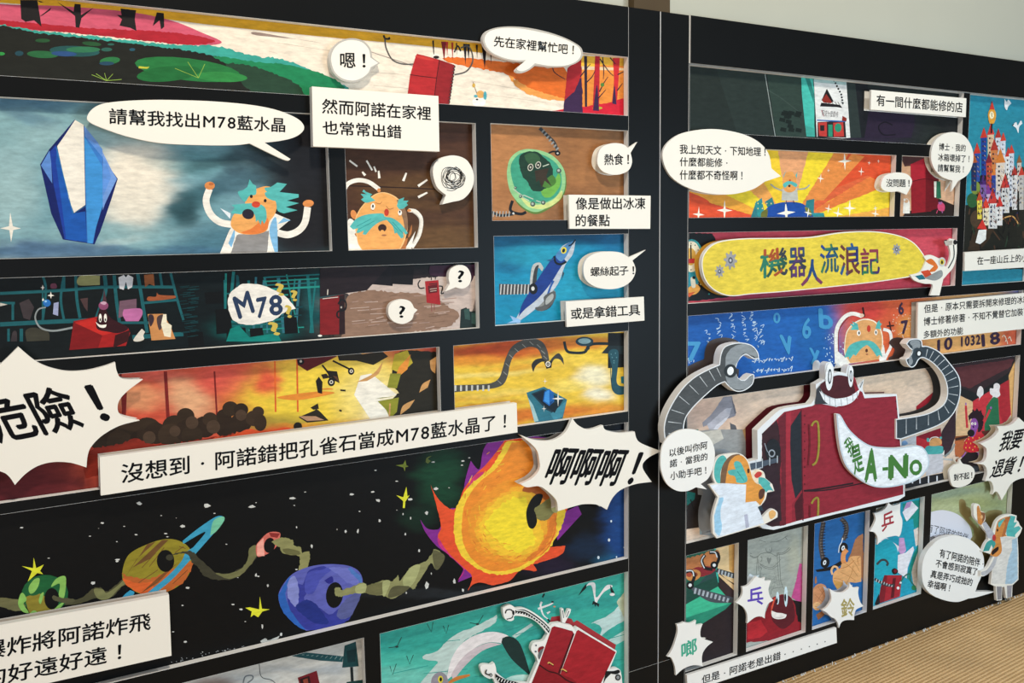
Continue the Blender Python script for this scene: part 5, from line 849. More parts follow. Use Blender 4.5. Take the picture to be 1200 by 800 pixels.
# --- formula strip
P = pane('q4', 'print of blue chalk formulas turning orange around the worried scientist', '#1f5aa6', [(-60, 300, 300, 60, '#1c4a86', .7), (500, 350, 160, 90, '#2466b4', .7), (300, 470, 160, 60, '#1f62b0', .7), (530, 400, 60, 100, '#1f5fa0', .7), (800, 320, 200, 260, '#d8663a', 1, 0, 4), (690, 310, 80, 40, '#c83c3c', .9), (800, 340, 60, 60, '#cf5a3c', .8), (830, 380, 40, 60, '#e0a052', .8), (1040, 400, 190, 200, '#e3a866', 1, 0, 4), (1165, 400, 50, 60, '#c8503a', .9), (820, 430, 60, 30, '#c0402c', .7)], 'c', warp=5, grain=.1)
a = fig('chalk_scribbles', P, 'thin white chalk scribbles'); a.many = 1
for x0_, y0_, n_ in ((215, 335, 8), (262, 320, 9), (295, 315, 9), (335, 345, 8), (350, 360, 6), (185, 375, 5), (320, 315, 6)):
    for k in range(n_):
        x, y = x0_ + rnd.uniform(-6, 8) + k * 1.5, y0_ + k * 11; a.line('#c4dcec', .6, '%f,%f %f,%f %f,%f' % (x, y, x + rnd.uniform(4, 12), y + rnd.uniform(-6, 6), x + rnd.uniform(-4, 10), y + rnd.uniform(2, 9)), 'c')
for y0_, x0_, x1_ in ((472, 330, 460), (505, 335, 460), (500, 125, 150), (470, 125, 150)):
    x = x0_
    while x < x1_: a.line('#d4e6f0', .7, '%f,%f %f,%f %f,%f' % (x, y0_ - (x - x0_) * .08, x + rnd.uniform(2, 8), y0_ - (x - x0_) * .08 + rnd.uniform(-9, 4), x + rnd.uniform(-2, 8), y0_ - (x - x0_) * .08 + rnd.uniform(2, 10)), 'c'); x += 9
for k in range(46): x, y = rnd.uniform(560, 640), rnd.uniform(380, 480); a.ell('#b9d4e6', x, y, 1.8, 2.4, 'c', n=5)
for k in range(60): x, y = rnd.uniform(780, 850), rnd.uniform(300, 450); a.ell('#e8c8b0', x, y, 1.8, 2.2, 'c', n=5)
done(a)
letters(P, [('b', (545, 305), (585, 310), (548, 365)), ('6', (495, 335), (520, 335), (492, 398)), ('0', (400, 318), (420, 318), (400, 350)), ('v', (420, 390), (455, 395), (430, 445)), ('7', (122, 412), (165, 412), (125, 470)), ('y', (515, 430), (545, 440), (520, 480))], 'c', top(P, .00002), '#3f93c4', .03, name='painted_numerals'); top(P, .00002)
letters(P, [('6', (800, 285), (815, 285), (800, 322)), ('7', (808, 345), (828, 342), (810, 385)), ('10', (925, 405), (970, 395), (925, 442)), ('1032', (1000, 395), (1060, 388), (1000, 425)), ('18', (1065, 388), (1120, 378), (1068, 425))], 'c', top(P, .00002), '#35203a', .035, name='painted_numerals'); top(P, .00002)
a = fig('painted_marks', P); a.line('#3a1c1c', 2, '685,300 690,330', 'c'); a.line('#3a1c1c', 1.6, '770,345 775,375', 'c'); a.line('#3a1c1c', 1.8, '762,360 785,358', 'c'); a.poly('#8a2a24', '560,470! 620,460! 620,480! 560,495!', 'i') if 0 else None
for q in ((850, 320, 18), (860, 340, 10), (1130, 395, 14), (1150, 400, 10), (1140, 410, 8)): a.line('#e8d8c0', .9, '%d,%d %d,%d %d,%d' % (q[0], q[1], q[0] + q[2] / 2, q[1] - 6, q[0] + q[2], q[1] + 8), 'c')
a.poly('#b9bab2', '858,285! 866,284! 864,400! 856,400!', 'c', sm=False)
e = fig('painted_man', P, 'worried bald scientist holding his head')
e.line('#ece8e0', 4.6, '602,480 600,420 602,370 622,335 650,320 682,328', 'c'); e.line('#8a2a24', 1, '608,470 606,400 612,365 640,330', 'c'); e.line('#ece8e0', 3.6, '750,370 772,380 775,420 762,450 752,470', 'c'); e.poly('#ece8e0', '605,440! 640,470! 640,500! 608,490!', 'c'); e.poly('#ece8e0', '735,440! 752,420! 760,470! 738,475!', 'c')
e.ell('#e8c8b0', 682, 326, 7, 6, 'c'); e.poly('#f4e4cc', '625,430 632,380 655,350 690,336 725,345 745,375 750,420 740,465! 640,480! 628,455', 'c'); e.poly('#dfa468', '628,430 635,380 660,352 690,340 722,348 742,378 746,420 736,466! 645,478! 632,455', 'c')
e.poly(TEAL, '672,372! 668,352! 650,345! 658,355! 643,352! 652,362! 645,372!', 'c'); e.poly(TEAL, '725,368! 730,350! 738,340! 740,350! 746,352! 740,362! 745,370!', 'c'); e.poly(TEAL, '626,460! 640,425 665,410 695,405 720,412 740,435 748,460! 738,452! 730,458! 712,432 698,420! 680,432 662,455! 655,450! 642,468! 640,458!', 'c')
e.ell('#c8402f', 704, 368, 6, 11, 'c'); e.ell('#f4eee2', 672, 382, 6, 9, 'c'); e.ell('#f4eee2', 727, 380, 5, 9, 'c'); e.ell('#1c1c1c', 673, 382, 2.4, 5, 'c'); e.ell('#1c1c1c', 727, 380, 2.2, 5, 'c'); e.ell('#5a3428', 697, 438, 4, 6, 'c'); e.ell('#a86a4a', 698, 450, 4, 2.4, 'c')
done(a, e); ghost(P, 'largest white caption, three lines of small text at the right edge', '#cfcac0')

# --- workshop panel behind the big robot
P = pane('q5', 'large print of a peach workshop, a red room and a shouting customer', '#dcc4ae', [(150, 640, 140, 60, '#cfae9c', .8), (330, 560, 180, 40, '#d8c2ae', .6), (760, 530, 140, 40, '#dfc6ac', .7), (700, 590, 100, 40, '#dcb894', .5)], 'c', warp=4, grain=.06)
a = fig('painted_workshop', P, 'grey machine parts on a peach wall')
for c_, q in (('#8e8e98', '540,200! 620,190! 660,370! 640,385! 350,480! 345,440! 420,370! 470,310!'), ('#b4b4be', '390,460! 470,390! 560,310! 620,300! 600,370! 425,555!'), ('#d4d4dc', '420,540! 480,460! 600,370! 560,430! 430,560!'), ('#6a6a74', '615,190! 640,260! 665,350! 650,360! 625,260!'), ('#7d7d88', '520,520! 545,515! 560,600! 540,640!'), ('#a0a0ac', '470,680! 560,610! 590,650! 540,700! 470,720!'), ('#5a5a60', '600,440! 660,470! 720,760! 700,760! 650,520! 612,510!'), ('#b99468', '700,520! 790,470! 800,760! 740,760! 720,640!'), ('#6e6e78', '580,680! 620,670! 615,710! 560,690!')): a.poly(c_, q, 'r', sm=False, rough=.3)
a.line('#5c5c60', 1.4, '610,470 625,510 655,500 640,480', 'r'); a.line('#5c5c60', 1.4, '655,510 690,600 715,740', 'r')
a.poly('#232426', '100,990! 130,700! 300,760! 420,900! 340,1000!', 'c') if 0 else None
a.poly('#9a9a98', '120,700! 200,690! 300,690! 330,800! 240,1000! 90,1000!', 'c', sm=False); a.poly('#1f6a60', '100,690! 160,690! 150,720! 100,730!', 'c'); a.poly('#33241f', '104,950! 105,770! 150,780! 158,900! 160,950!', 'c', sm=False); a.poly('#c9c4b8', '160,700! 230,690! 240,720! 170,760!', 'c', sm=False)
a.poly('#2c2624', '350,-20! 500,0! 470,120! 480,300! 350,320!', 'q', sm=False); a.poly('#1f6a60', '350,-40! 440,-20! 430,40! 360,100!', 'q', sm=False); a.poly('#8a8a88', '470,130! 510,50! 560,-20! 640,-40! 660,300! 600,380! 480,370!', 'q', sm=False); a.poly('#9ab0b8', '468,140! 490,80! 500,360! 482,372!', 'q', sm=False); a.poly('#b4a49c', '500,190! 530,130! 570,180! 550,240! 520,280!', 'q', sm=False); a.poly('#6a6a70', '560,240! 600,230! 600,340! 540,350!', 'q', sm=False); a.line('#1c1c1c', 1.2, '395,40 420,130', 'q')
b = fig('painted_red_room', P, 'red room with dark ceiling and green sofa')
b.poly('#33282c', '555,240! 1200,180! 1200,260! 1180,420! 800,600! 700,560! 620,420!', 'i', sm=False); b.poly('#5a3034', '640,340! 1120,270! 1120,320! 900,430! 780,500! 690,470!', 'i', rough=.5); b.poly('#1e2224', '830,540! 1090,370! 1110,290! 1180,250! 1100,400! 1080,440! 1000,480! 800,605! 690,540! 700,490!', 'i', sm=False)
b.poly('#c2363f', '1080,435! 1100,700! 1050,780! 900,900! 800,900! 800,600! 1000,480!', 'i', sm=False); b.poly('#8a2a34', '1000,480! 1080,435! 1090,560! 1060,780! 1010,860!', 'i', sm=False) if 0 else None
b.poly('#d8b488', '700,555! 800,605! 800,900! 640,900! 690,640!', 'i', sm=False); b.poly('#d8a868', '1080,400! 1140,260! 1140,800! 1100,720!', 'i', sm=False); b.poly('#a82a34', '1000,480! 1085,430! 1095,700! 1040,780! 1010,700!', 'i', sm=False)
b.poly('#2a6a48', '905,640! 960,560! 1000,580! 1010,800! 1000,900! 890,900!', 'i', sm=False); b.poly('#2a6a48', '830,60! 860,0! 960,-60! 975,185! 830,190!', 'g', sm=False)
b.poly('#8a5030', '540,250! 690,235! 640,290! 690,400! 620,440! 555,440! 560,300!', 'g', sm=False); b.poly('#b5653c', '550,290! 640,285! 640,400! 600,450! 552,420!', 'g', sm=False); b.poly('#3a2420', '555,265! 680,240! 675,262! 560,290!', 'g'); b.poly('#231c1e', '600,470! 680,390! 780,400! 800,520! 720,570! 600,520!', 'g', sm=False); b.poly('#5a2a24', '800,200! 960,180! 960,240! 840,290!', 'g', sm=False)
c = fig('painted_red_door', P); c.poly('#a02430', '358,640! 470,545! 520,505! 530,600! 500,640! 380,700! 358,700!', 'i', sm=False); c.poly('#2a2c28', '455,660! 520,540! 545,520! 540,650! 500,680! 400,700!', 'i'); c.line('#d8d0b8', .7, '455,655 475,650 485,660', 'i'); c.poly('#8a7a6a', '505,585! 520,595! 515,612!', 'i')
c.poly('#3a2a32', '430,200! 560,0! 560,240! 500,420! 420,440! 400,330!', 'g', sm=False); c.poly('#c0303a', '190,250! 420,180! 440,420! 190,420!', 'g', sm=False); c.poly('#8a2030', '190,250! 420,170! 430,330! 300,290!', 'g', sm=False); c.poly('#c9c8cc', '40,300! 190,235! 190,400! 40,400!', 'g', sm=False); c.poly('#7fa4cc', '60,300 90,290 110,320 60,335', 'g')
c.poly('#c4c4ca', '290,410! 440,400! 445,580! 280,620!', 'g', sm=False); c.poly('#232428', '85,700! 290,620! 450,590! 460,660! 90,740!', 'g', sm=False); c.poly('#33363a', '470,520! 600,560! 850,500! 860,570! 450,650!', 'g', sm=False)
for x in (155, 225, 305, 385): c.line('#d8d8dc', 1.6, '%d,690 %d,620' % (x, x), 'g')
e = fig('painted_bather', P, 'small bald head above a teal towel'); e.poly('#4aa6a4', '268,380 285,345 330,335 430,340 442,370 430,410 275,415', 'g'); e.poly('#dfa468', '312,330 325,285 370,262 420,275 428,320 400,335 340,340', 'g'); e.line('#e4e0d8', 1.2, '310,300 330,265 370,255 400,262', 'g'); e.ell(TEAL, 300, 282, 14, 20, 'g'); e.ell(TEAL, 420, 262, 12, 12, 'g'); e.line('#8d9494', 2.2, '550,320 520,380 455,440', 'g'); e.line('#b9bdbd', 2, '440,460 540,470', 'g')
e.poly('#e4e0d8', '435,410! 455,375! 450,440!', 'g')
k_ = fig('painted_customer', P, 'person in a red spotted dress shouting with raised arms')
k_.line('#c2363f', 2.6, '668,170 660,60 655,-40', 'g'); k_.line('#c2363f', 2.6, '790,190 830,110 880,0', 'g'); k_.ell('#9a62a8', 655, -55, 7, 14, 'g'); k_.ell('#9a62a8', 890, -18, 9, 14, 'g')
k_.poly('#2a1a22', '690,120 680,60 710,20 720,-10! 740,10 760,-20! 775,10 800,0! 810,40 825,60 815,100 820,140 800,190 770,210 760,150 740,90 700,90', 'g', rough=.5); k_.poly('#c42a34', '640,320 650,285 690,250 760,240 810,225 830,250 835,290 800,320 795,380 700,400 640,375 630,350', 'g')
for x, y in ((680, 275), (720, 262), (780, 262), (815, 265), (660, 310), (700, 315), (745, 290), (790, 300), (690, 355), (740, 345), (770, 350), (720, 375), (655, 355)): k_.ell('#e6b84a', x, y, 5, 8, 'g', n=8)
k_.poly('#8a4f9a', '700,110 720,82 750,85 768,120 770,160 755,200 735,245 700,255 690,210 700,160', 'g'); k_.ell('#1c1a1c', 703, 218, 34, 34, 'g'); k_.ell('#efe8e0', 715, 130, 11, 13, 'g'); k_.ell('#efe8e0', 742, 130, 10, 13, 'g'); k_.ell('#1c1c1c', 718, 132, 4, 4, 'g'); k_.ell('#1c1c1c', 742, 128, 4, 4, 'g'); k_.line('#2a1a4a', 1.6, '722,150 728,170', 'g')
k_.line('#9a62a8', 1.4, '655,395 640,420 615,445', 'g'); k_.line('#9a62a8', 1.4, '770,400 778,440', 'g'); k_.poly('#8a5a40', '560,470 590,450 600,490 570,490', 'g')
l_ = fig('painted_smoke_puffs', P, 'two white steam puffs'); l_.split = 'painted_steam_puff'
for q in ('845,600! 850,570 832,550 838,510 858,482 880,500 882,545 860,570 ', '920,610! 955,565 935,540 935,500 960,500 965,470 990,458 1012,478 1008,520 1015,550 990,572 960,568'): l_.poly('#e4dedc', q, 'i')
done(a, b, c, e, k_, l_)
for q in ('tiny white bubble on the bar beside the big burst at the right edge',): ghost(P, q, '#e6dcc8')
ghost(P, 'cream jagged burst cut off by the right edge, two slanting words', '#d8c4a8')
P5 = P

# --- bottom row
P = pane('q6a', 'small print of grey claws holding fried rolls over a green fridge shelf', '#2a2226', [(900, 700, 60, 60, '#2c2428', .5)], 15, warp=2, grain=.1)
a = fig('painted_shelf', P, 'green fridge shelf')
a.poly('#25604e', '800,150! 960,150! 965,340! 850,380! 800,420!', 15, sm=False); a.poly('#e0c494', '950,100! 1060,100! 1060,345! 1000,310! 965,275!', 15, sm=False); a.poly('#c89a58', '1015,100! 1060,100! 1060,300! 1018,270!', 15, sm=False); a.line('#3ab8a8', 2, '950,140 965,330', 15); a.poly('#2c4a4a', '830,390! 950,250! 965,350! 850,420!', 15, sm=False); a.poly('#1f4a40', '800,370! 960,300! 970,350! 820,430!', 15, sm=False)
a.poly('#3fb890', '800,440! 965,348! 1030,425! 880,520! 800,545!', 15, sm=False); a.poly('#2a8a70', '800,500! 1030,425! 1000,455! 880,530! 800,560!', 15, sm=False); a.poly('#dfbf90', '965,285! 1060,355! 1060,385! 970,300!', 15, sm=False); a.poly('#3a2a2c', '970,310! 1060,385! 1060,440! 1020,410! 975,360!', 15, sm=False)
b = fig('painted_rolls', P, 'brown rolls'); 
for x in range(0, 150, 22): b.ell('#b9784a', 822 + x, 250 - x * .28, 20, 38, 15, .2)
b.poly('#8a2c34', '820,290 860,260 940,255 950,275 900,300 840,300', 15, rough=.5); b.ell('#c9824e', 930, 215, 34, 34, 15); b.ell('#c98a4e', 850, 295, 36, 26, 15, -.3); b.ell('#7a3a28', 858, 292, 12, 11, 15); b.ell('#a84a34', 830, 290, 14, 14, 15)
c = fig('painted_claws', P, 'two grey banded claw arms')
c.poly('#3a3f44', '960,262! 1060,290! 1060,318! 955,280!', 15); c.poly('#4a5058', '830,345! 1040,400! 1040,425! 930,420 850,372!', 15)
for k in range(6): c.line('#a9b4bc', 2, '%d,%d %d,%d' % (972 + k * 15, 268 + k * 5, 968 + k * 15, 288 + k * 5), 15)
for k in range(9): c.line('#a9b4bc', 2.4, '%d,%d %d,%d' % (862 + k * 19, 355 + k * 6, 856 + k * 19, 382 + k * 5), 15)
c.line('#1c1c20', 3.6, '905,200 890,225 905,260 940,268', 15); c.line('#dfe6ea', 1.2, '902,202 888,228 902,262', 15); c.line('#1c1c20', 3.6, '925,190 960,190 970,215 958,245', 15); c.line('#dfe6ea', 1.3, '928,186 952,188 962,212', 15); c.line('#1c1c20', 3.6, '815,280 840,275 855,300 840,340', 15); c.line('#dfe6ea', 1.4, '815,275 845,275 852,300', 15)
for x, y in ((948, 248), (835, 342)): c.ell('#141416', x, y, 18, 18, 15); c.ell('#e8ecee', x, y, 8, 8, 15)
done(a, b, c)

P = pane('q6b', 'small print: pencil drawing of a robot above a laughing red robot', '#a4aaa2', [(200, 500, 200, 200, '#a9b0a8', .5), (560, 100, 60, 200, '#b4b49c', .6), (400, 200, 200, 300, '#9aa49e', .4)], 'n', warp=5, grain=.14)
a = fig('pencil_robot_sketch', P, 'grey pencil outline of a robot')
for q in ('250,70 290,60 340,62 400,90 420,60', '250,70 225,100 215,180 210,260', '240,160 300,190 360,195 400,165 440,120', '245,170 300,205 360,210 410,180', '150,80 190,100 230,90', '150,90 190,108 225,100', '410,60 460,60 520,10', '420,75 470,70 535,20', '405,60 410,160 420,300', '425,70 430,170 440,330', '245,180 250,300', '300,20 310,50 350,50 355,10', '330,30 345,35', '440,330 470,400', '350,450 360,400 460,380', '250,100 262,100 262,130 250,140', '250,200 260,200 260,220', '150,60 165,70', '230,120 228,230', '340,-40 420,-50 500,-100', '240,-60 300,-40', '480,-90 500,-60'): a.line('#6a706c', .55, q, 'n')
a.poly('#7a807c', '310,110 325,105 330,115 345,105 350,120 330,165 312,130', 'n')
for k in range(14): a.line('#8d938e', .5, '%d,%d %d,%d' % (250 + rnd.uniform(0, 180), 240 + rnd.uniform(0, 100), 260 + rnd.uniform(0, 180), 250 + rnd.uniform(0, 180)), 'n')
b = fig('painted_curtain', P); b.poly('#c0508c', '540,480 580,330 615,160! 640,160! 640,520! 600,520', 'n', sm=False, rough=.3); b.poly('#b9a46c', '590,-80! 640,-80! 640,170! 600,200!', 'n', sm=False) if 0 else None
c = fig('painted_robot', P, 'laughing dark red robot'); c.poly('#1c1618', '540,500! 640,520! 640,720! 500,760!', 'n', sm=False); c.poly('#8f1f2a', '100,720 200,660 280,650 320,560 360,480! 480,450 560,520 600,700! 640,720! 640,860! 100,900!', 'n', rough=.5); c.poly('#5a1c26', '350,520 400,480 480,450 540,490 570,600 560,700 470,770 400,740 350,660', 'n', rough=.3); c.poly('#b92a34', '130,720! 250,690! 320,800! 240,860! 130,870!', 'n', rough=.6)
c.poly('#3a1c24', '130,640! 200,650! 280,800! 130,760!', 'n') if 0 else None; c.poly('#d8523c', '380,480! 392,482! 352,620! 345,640! 350,560!', 'n')
for x, y, rx, ry in ((410, 485, 15, 60), (488, 470, 17, 96)): c.ell('#cfe6ee', x, y, rx, ry, 'n'); 
c.ell('#16181a', 404, 510, 8, 26, 'n'); c.ell('#16181a', 482, 480, 9, 36, 'n'); c.poly('#efeae4', '352,600! 400,620 450,625 495,640! 480,670 430,682 380,675 355,650', 'n'); c.line('#c9c2bc', .6, '370,660 420,668 480,655', 'n'); done(a, b, c)
ghost(P, 'white spiky burst with one purple character below the pencil robot drawing', '#dfe6ea')

P = pane('q6c', 'small blue print of claws dangling over cream puffs', '#2465a4', [(500, 300, 60, 300, '#1d4a6c', .7), (250, 60, 300, 60, '#2a78b4', .6)], 'o', warp=4, grain=.08)
a = fig('painted_claws', P, 'two dangling grey claw arms')
for q in ('120,330 100,450 95,560 115,680', '285,300 330,350 335,420 305,500'): a.line('#4a4444', 5.2, q, 'o'); a.line('#6a605a', 1.4, q, 'o')
for k in range(12): a.line('#1f2226', 1, '%d,%d %d,%d' % (88 + abs(6 - k) * 2, 350 + k * 27, 135 + abs(6 - k) * 1, 346 + k * 27), 'o')
for k in range(8): a.line('#1f2226', 1, '%d,%d %d,%d' % (290 + k * 5, 330 + k * 22, 330 + k * 3, 322 + k * 22), 'o')
for x, y in ((135, 712), (308, 575)): a.ell('#16181c', x, y, 42, 52, 'o', .2); a.ell('#dfe8ee', x - 4, y, 15, 24, 'o', .3); a.ell('#16181c', x - 3, y, 5, 11, 'o', .3)
a.line('#dfe8ee', 1, '262,620 270,560 290,520 300,480', 'o'); a.poly('#16181c', '45,780! 180,750 290,690! 310,720! 200,780 60,800!', 'o')
b = fig('painted_puffs', P, 'round cream puffs and curled horns'); b.poly('#a4714e', '490,440! 500,900! 430,760 350,700 380,620 410,520 440,470', 'o', rough=.4)
b.line('#e0955a', 5.5, '340,590 310,630 305,690 325,730', 'o')
b.poly('#e0ae78', '190,740 200,760 230,790 290,760 330,700 400,660 450,700 480,660 490,800! 480,900! 400,960 300,1000 240,960 210,900 195,830', 'o') if 0 else None
b.poly('#dfa870', '930,270 950,230 1000,200 1010,165 1060,150 1090,100 1140,90 1190,90! 1195,330! 1140,340 1080,340 1050,390 1000,410 960,385 930,330', 'n'); b.poly('#cf9a52', '935,320 980,330 1060,350 1040,395 1000,410 960,388', 'n', rough=.4); b.line('#e6b888', 2.4, '925,265 915,225 935,190 965,195 975,215', 'n'); b.line('#b97a48', .8, '985,210 1060,190 1130,130', 'n'); b.line('#b97a48', .8, '1170,170 1160,120 1190,90', 'n')
for q in ('1030,150 1100,200 1160,280', '1000,240 1080,280 1140,320', '940,300 1000,310 1060,350', '1100,110 1150,180 1180,240', '1060,340 1100,260 1120,180'): b.line('#b9804e', .6, q, 'n')
b.ell('#c98c62', 805, 470, 82, 122, 'n', .1); b.ell('#c98c62', 830, 400, 40, 45, 'n'); b.ell('#c98c62', 870, 480, 20, 60, 'n'); b.ell('#e0b07c', 780, 560, 40, 40, 'n'); b.poly('#a87048', '760,300 772,280 778,340 760,345', 'n'); b.poly('#8a5a3a', '770,640! 840,600 850,640 790,690!', 'n')
for q in ('790,380 850,470', '760,450 830,520 860,560', '780,520 840,420 870,410', '760,560 820,580'): b.line('#a8704a', .6, q, 'n')
done(a, b); ghost(P, 'white spiky burst with one gold character beneath the cream puffs', '#b9bcc4')

P = pane('q6d', 'small turquoise print of a red robot among flying white and pink papers', '#1f9ab4', [(950, 250, 60, 100, '#1f9080', .8), (640, 700, 60, 140, '#2ab0b0', .6)], 'o', warp=3, grain=.08)
a = fig('painted_papers', P, 'white and pink sheets'); a.split = 'painted_sheet'
for c_, q in (('#1a8a80', '860,160! 1030,120! 1030,400! 980,380! 900,480!'), ('#e4e4ea', '860,240! 950,140! 1010,200! 900,330!'), ('#c49ac8', '870,220! 900,150! 950,135! 930,190!'), ('#1f9ab4', '880,330! 960,300! 980,500! 960,570! 870,560! 860,440!'), ('#c49ac8', '830,480! 875,480! 895,600! 850,650! 825,600!'), ('#e4e4ea', '820,640! 890,620! 960,560! 970,590! 910,760! 900,860! 810,800!'), ('#d8cfc4', '965,405! 1010,380! 1015,540! 985,560!'), ('#d8cfc4', '1000,560! 1020,560! 1020,1000! 960,900! 940,760!'), ('#1a8a80', '1005,550! 960,640! 930,740! 900,860! 930,880! 960,740! 1010,600!'), ('#dfe0e6', '620,480! 700,470! 830,560! 810,640! 740,640!')): a.poly(c_, q, 'o', sm=False)
a.poly('#1fa4b8', '620,600 640,540 700,490 760,510 810,580 815,700 800,900 700,1000 620,1000', 'o')
b = fig('painted_robot', P, 'red robot with coiled grey arms'); b.poly('#a02430', '120,90! 250,95! 235,270! 70,320! 90,200!', (b and 'p') if 0 else 'r2', sm=False) if 0 else None
b.poly('#a62632', '545,295! 628,295! 618,395! 520,428! 530,360!', 16, sm=False); b.poly('#7a1c28', '545,295! 560,295! 545,420! 515,430! 528,350!', 16, sm=False); b.poly('#5a1620', '585,310! 600,308! 590,400! 575,402!', 16); b.poly('#1c1618', '580,270 595,262 610,275 600,290 585,288', 16); b.ell('#7a1c28', 597, 275, 7, 9, 16)
b.line('#3a4044', 3.2, '500,312 530,330 560,342 592,342', 16)
for k in range(7): b.line('#c4cace', 1, '%d,%d %d,%d' % (510 + k * 12, 312 + k * 5, 507 + k * 12, 326 + k * 4), 16)
b.line('#2c6a5c', 1.6, '615,340 640,300 665,290 668,320 690,350', 16); b.line('#3a4044', 2.6, '510,245 530,225 550,225 562,240 555,250', 16); b.ell('#e4e6e8', 610, 355, 7, 7, 16); b.ell('#e4e6e8', 622, 330, 5, 5, 16); b.poly('#2a7a4c', '675,345 692,345 692,365 675,362', 16); b.poly('#1c1a1c', '500,430! 520,380! 525,425! 510,440!', 16)
done(a, b); ghost(P, 'white spiky burst with one dark red character under the red fridge robot', '#e4dcc8')

P = pane('q6e', 'pale green print showing the printed twin of the slanting bubble', '#a3ab80', [(250, 60, 500, 60, '#8fa08c', .7), (350, 250, 250, 60, '#b9c094', .7), (250, 330, 140, 20, '#8a9666', .6), (700, 200, 300, 60, '#959a62', .6), (620, 400, 120, 200, '#8f965c', .6), (300, 480, 300, 40, '#b0b88a', .6), (650, 560, 60, 90, '#7d8a52', .7)], 'k', warp=6, grain=.1)
ghost(P, 'white bubble of four slanting lines at the foot of the right page', '#dcdce4', shift=(-.028, .105)); P6 = P

# --- castle
P = pane('q7', 'tall print of a crowded castle with red roofs on a dark hill', '#2a8498', [(1200, 300, 200, 60, '#2a8aa4', .6), (1080, 600, 60, 60, '#34a8b8', .5)], 'b', warp=3, grain=.08)
a = fig('painted_hill', P, 'dark brown rocky hill')
a.poly('#20201a', '1000,660! 1040,640 1060,560 1100,540 1150,560 1200,600! 1260,560! 1260,860! 1000,860!', 'b', rough=.5); a.poly('#3a2c20', '1040,700! 1080,640! 1120,700! 1090,760! 1060,800! 1020,800!', 'b', rough=.8); a.line('#c99a5c', 1.5, '1115,712 1140,695 1165,692 1182,715', 'b')
for k in range(26): x, y = rnd.uniform(1020, 1200), rnd.uniform(660, 790); a.line(rnd.choice(['#4a3426', '#2a3a2a', '#151412']), 1.6, '%d,%d %d,%d' % (x, y, x + rnd.uniform(-20, 20), y + rnd.uniform(15, 40)), 'b')
for x, y, r_, c_ in ((1035, 640, 18, '#2f5a34'), (1050, 700, 22, '#4a3a2a'), (1190, 560, 22, '#27402c'), (1200, 620, 18, '#1f2a24'), (1045, 600, 16, '#7a8a3a')): a.ell(c_, x, y, r_, r_ * 1.3, 'b')
b = fig('painted_castle', P, 'crowded towers with red and blue roofs'); b.step = .000003
for (x, y, w_, h, c_, r_) in ((1072, 440, 17, 120, '#1f3f8a', '#c23a2c'), (1050, 490, 18, 90, '#2a4a94', '#c23a2c'), (1040, 520, 16, 90, '#1f2f5a', '#a8542c'), (1094, 430, 18, 110, '#d8b894', '#c23a34'), (1100, 560, 22, 90, '#2a3f8a', '#d87a34'), (1118, 440, 15, 200, '#c9cbd2', '#a8342c'), (1134, 450, 13, 200, '#d2d4dc', '#c8402f'), (1105, 480, 20, 60, '#c87a44', '#a8342c'), (1088, 520, 16, 80, '#b94a34', '#7a2430'), (1150, 500, 15, 130, '#e0ddd8', '#c23a34'), (1160, 490, 14, 170, '#cfd2da', '#c8402f'), (1085, 620, 18, 80, '#c2a4c4', '#7a3a8a'), (1125, 520, 26, 90, '#d8c8b8', '#cf7a34'), (1070, 590, 18, 70, '#7a5a9a', '#4a2a6a'), (1140, 600, 26, 80, '#cfcdc9', '#c23a34'), (1170, 560, 16, 110, '#d8d4d0', '#a8342c'), (1100, 650, 28, 80, '#d2d0cc', '#c23a34'), (1078, 665, 18, 55, '#e4d8b8', '#d8402f'), (1122, 660, 18, 60, '#dfdcd8', '#c8342c'), (1058, 640, 14, 60, '#e0c94a', '#b94a2c'), (1185, 520, 12, 90, '#c9bcb0', '#8a5a34'), (1192, 560, 14, 110, '#b9b4ac', '#c23a2c')):
    b.poly(c_, '%d,%d! %d,%d! %d,%d! %d,%d!' % (x - w_ / 2 - 1, y, x + w_ / 2 + 1, y - 2, x + w_ / 2, y + h, x - w_ / 2, y + h), 'b', sm=False); b.poly(r_, '%d,%d! %d,%d! %d,%d!' % (x - w_ / 2 - 3, y + 1, x, y - w_ * 1.5 - 8, x + w_ / 2 + 3, y - 1), 'b', sm=False)
    for k in range(int(h / 16)): b.poly('#2a2a34', '%d,%d! %d,%d! %d,%d! %d,%d!' % (x - w_ * .28, y + 9 + k * 15, x - w_ * .05, y + 9 + k * 15, x - w_ * .05, y + 15 + k * 15, x - w_ * .28, y + 15 + k * 15), 'b', sm=False); b.line(rnd.choice(['#8a3a34', '#c8a44a', '#5a6a8a']), .6, '%d,%d %d,%d' % (x + w_ * .1, y + 10 + k * 15, x + w_ * .3, y + 15 + k * 15), 'b', sm=False)
for k in range(150): x, y = rnd.uniform(1052, 1190), rnd.uniform(540, 715); b.line(rnd.choice(['#1c1e2a', '#241a1a', '#5a2a24', '#1f3a6a', '#7a4a2a']), .7, '%f,%f %f,%f' % (x, y, x + rnd.uniform(-3, 3), y + rnd.uniform(4, 14)), 'b', sm=False)
b.ell('#d89a3a', 1098, 368, 13, 22, 'b'); b.ell('#f0e4b8', 1097, 368, 7, 12, 'b'); b.line('#1c1c1c', .7, '1097,360 1097,370 1100,372', 'b'); b.poly('#c23a2c', '1090,350! 1098,322! 1106,350!', 'b'); b.line('#1c1c1c', 1.6, '1098,388 1096,425', 'b'); b.poly('#d89a3a', '1086,380! 1110,380! 1104,395! 1090,395!', 'b')
b.poly('#c8342c', '1050,730! 1068,700! 1082,735!', 'b', sm=False); b.poly('#e4e2dc', '1055,735! 1080,733! 1078,765! 1060,780! 1045,775!', 'b', sm=False)
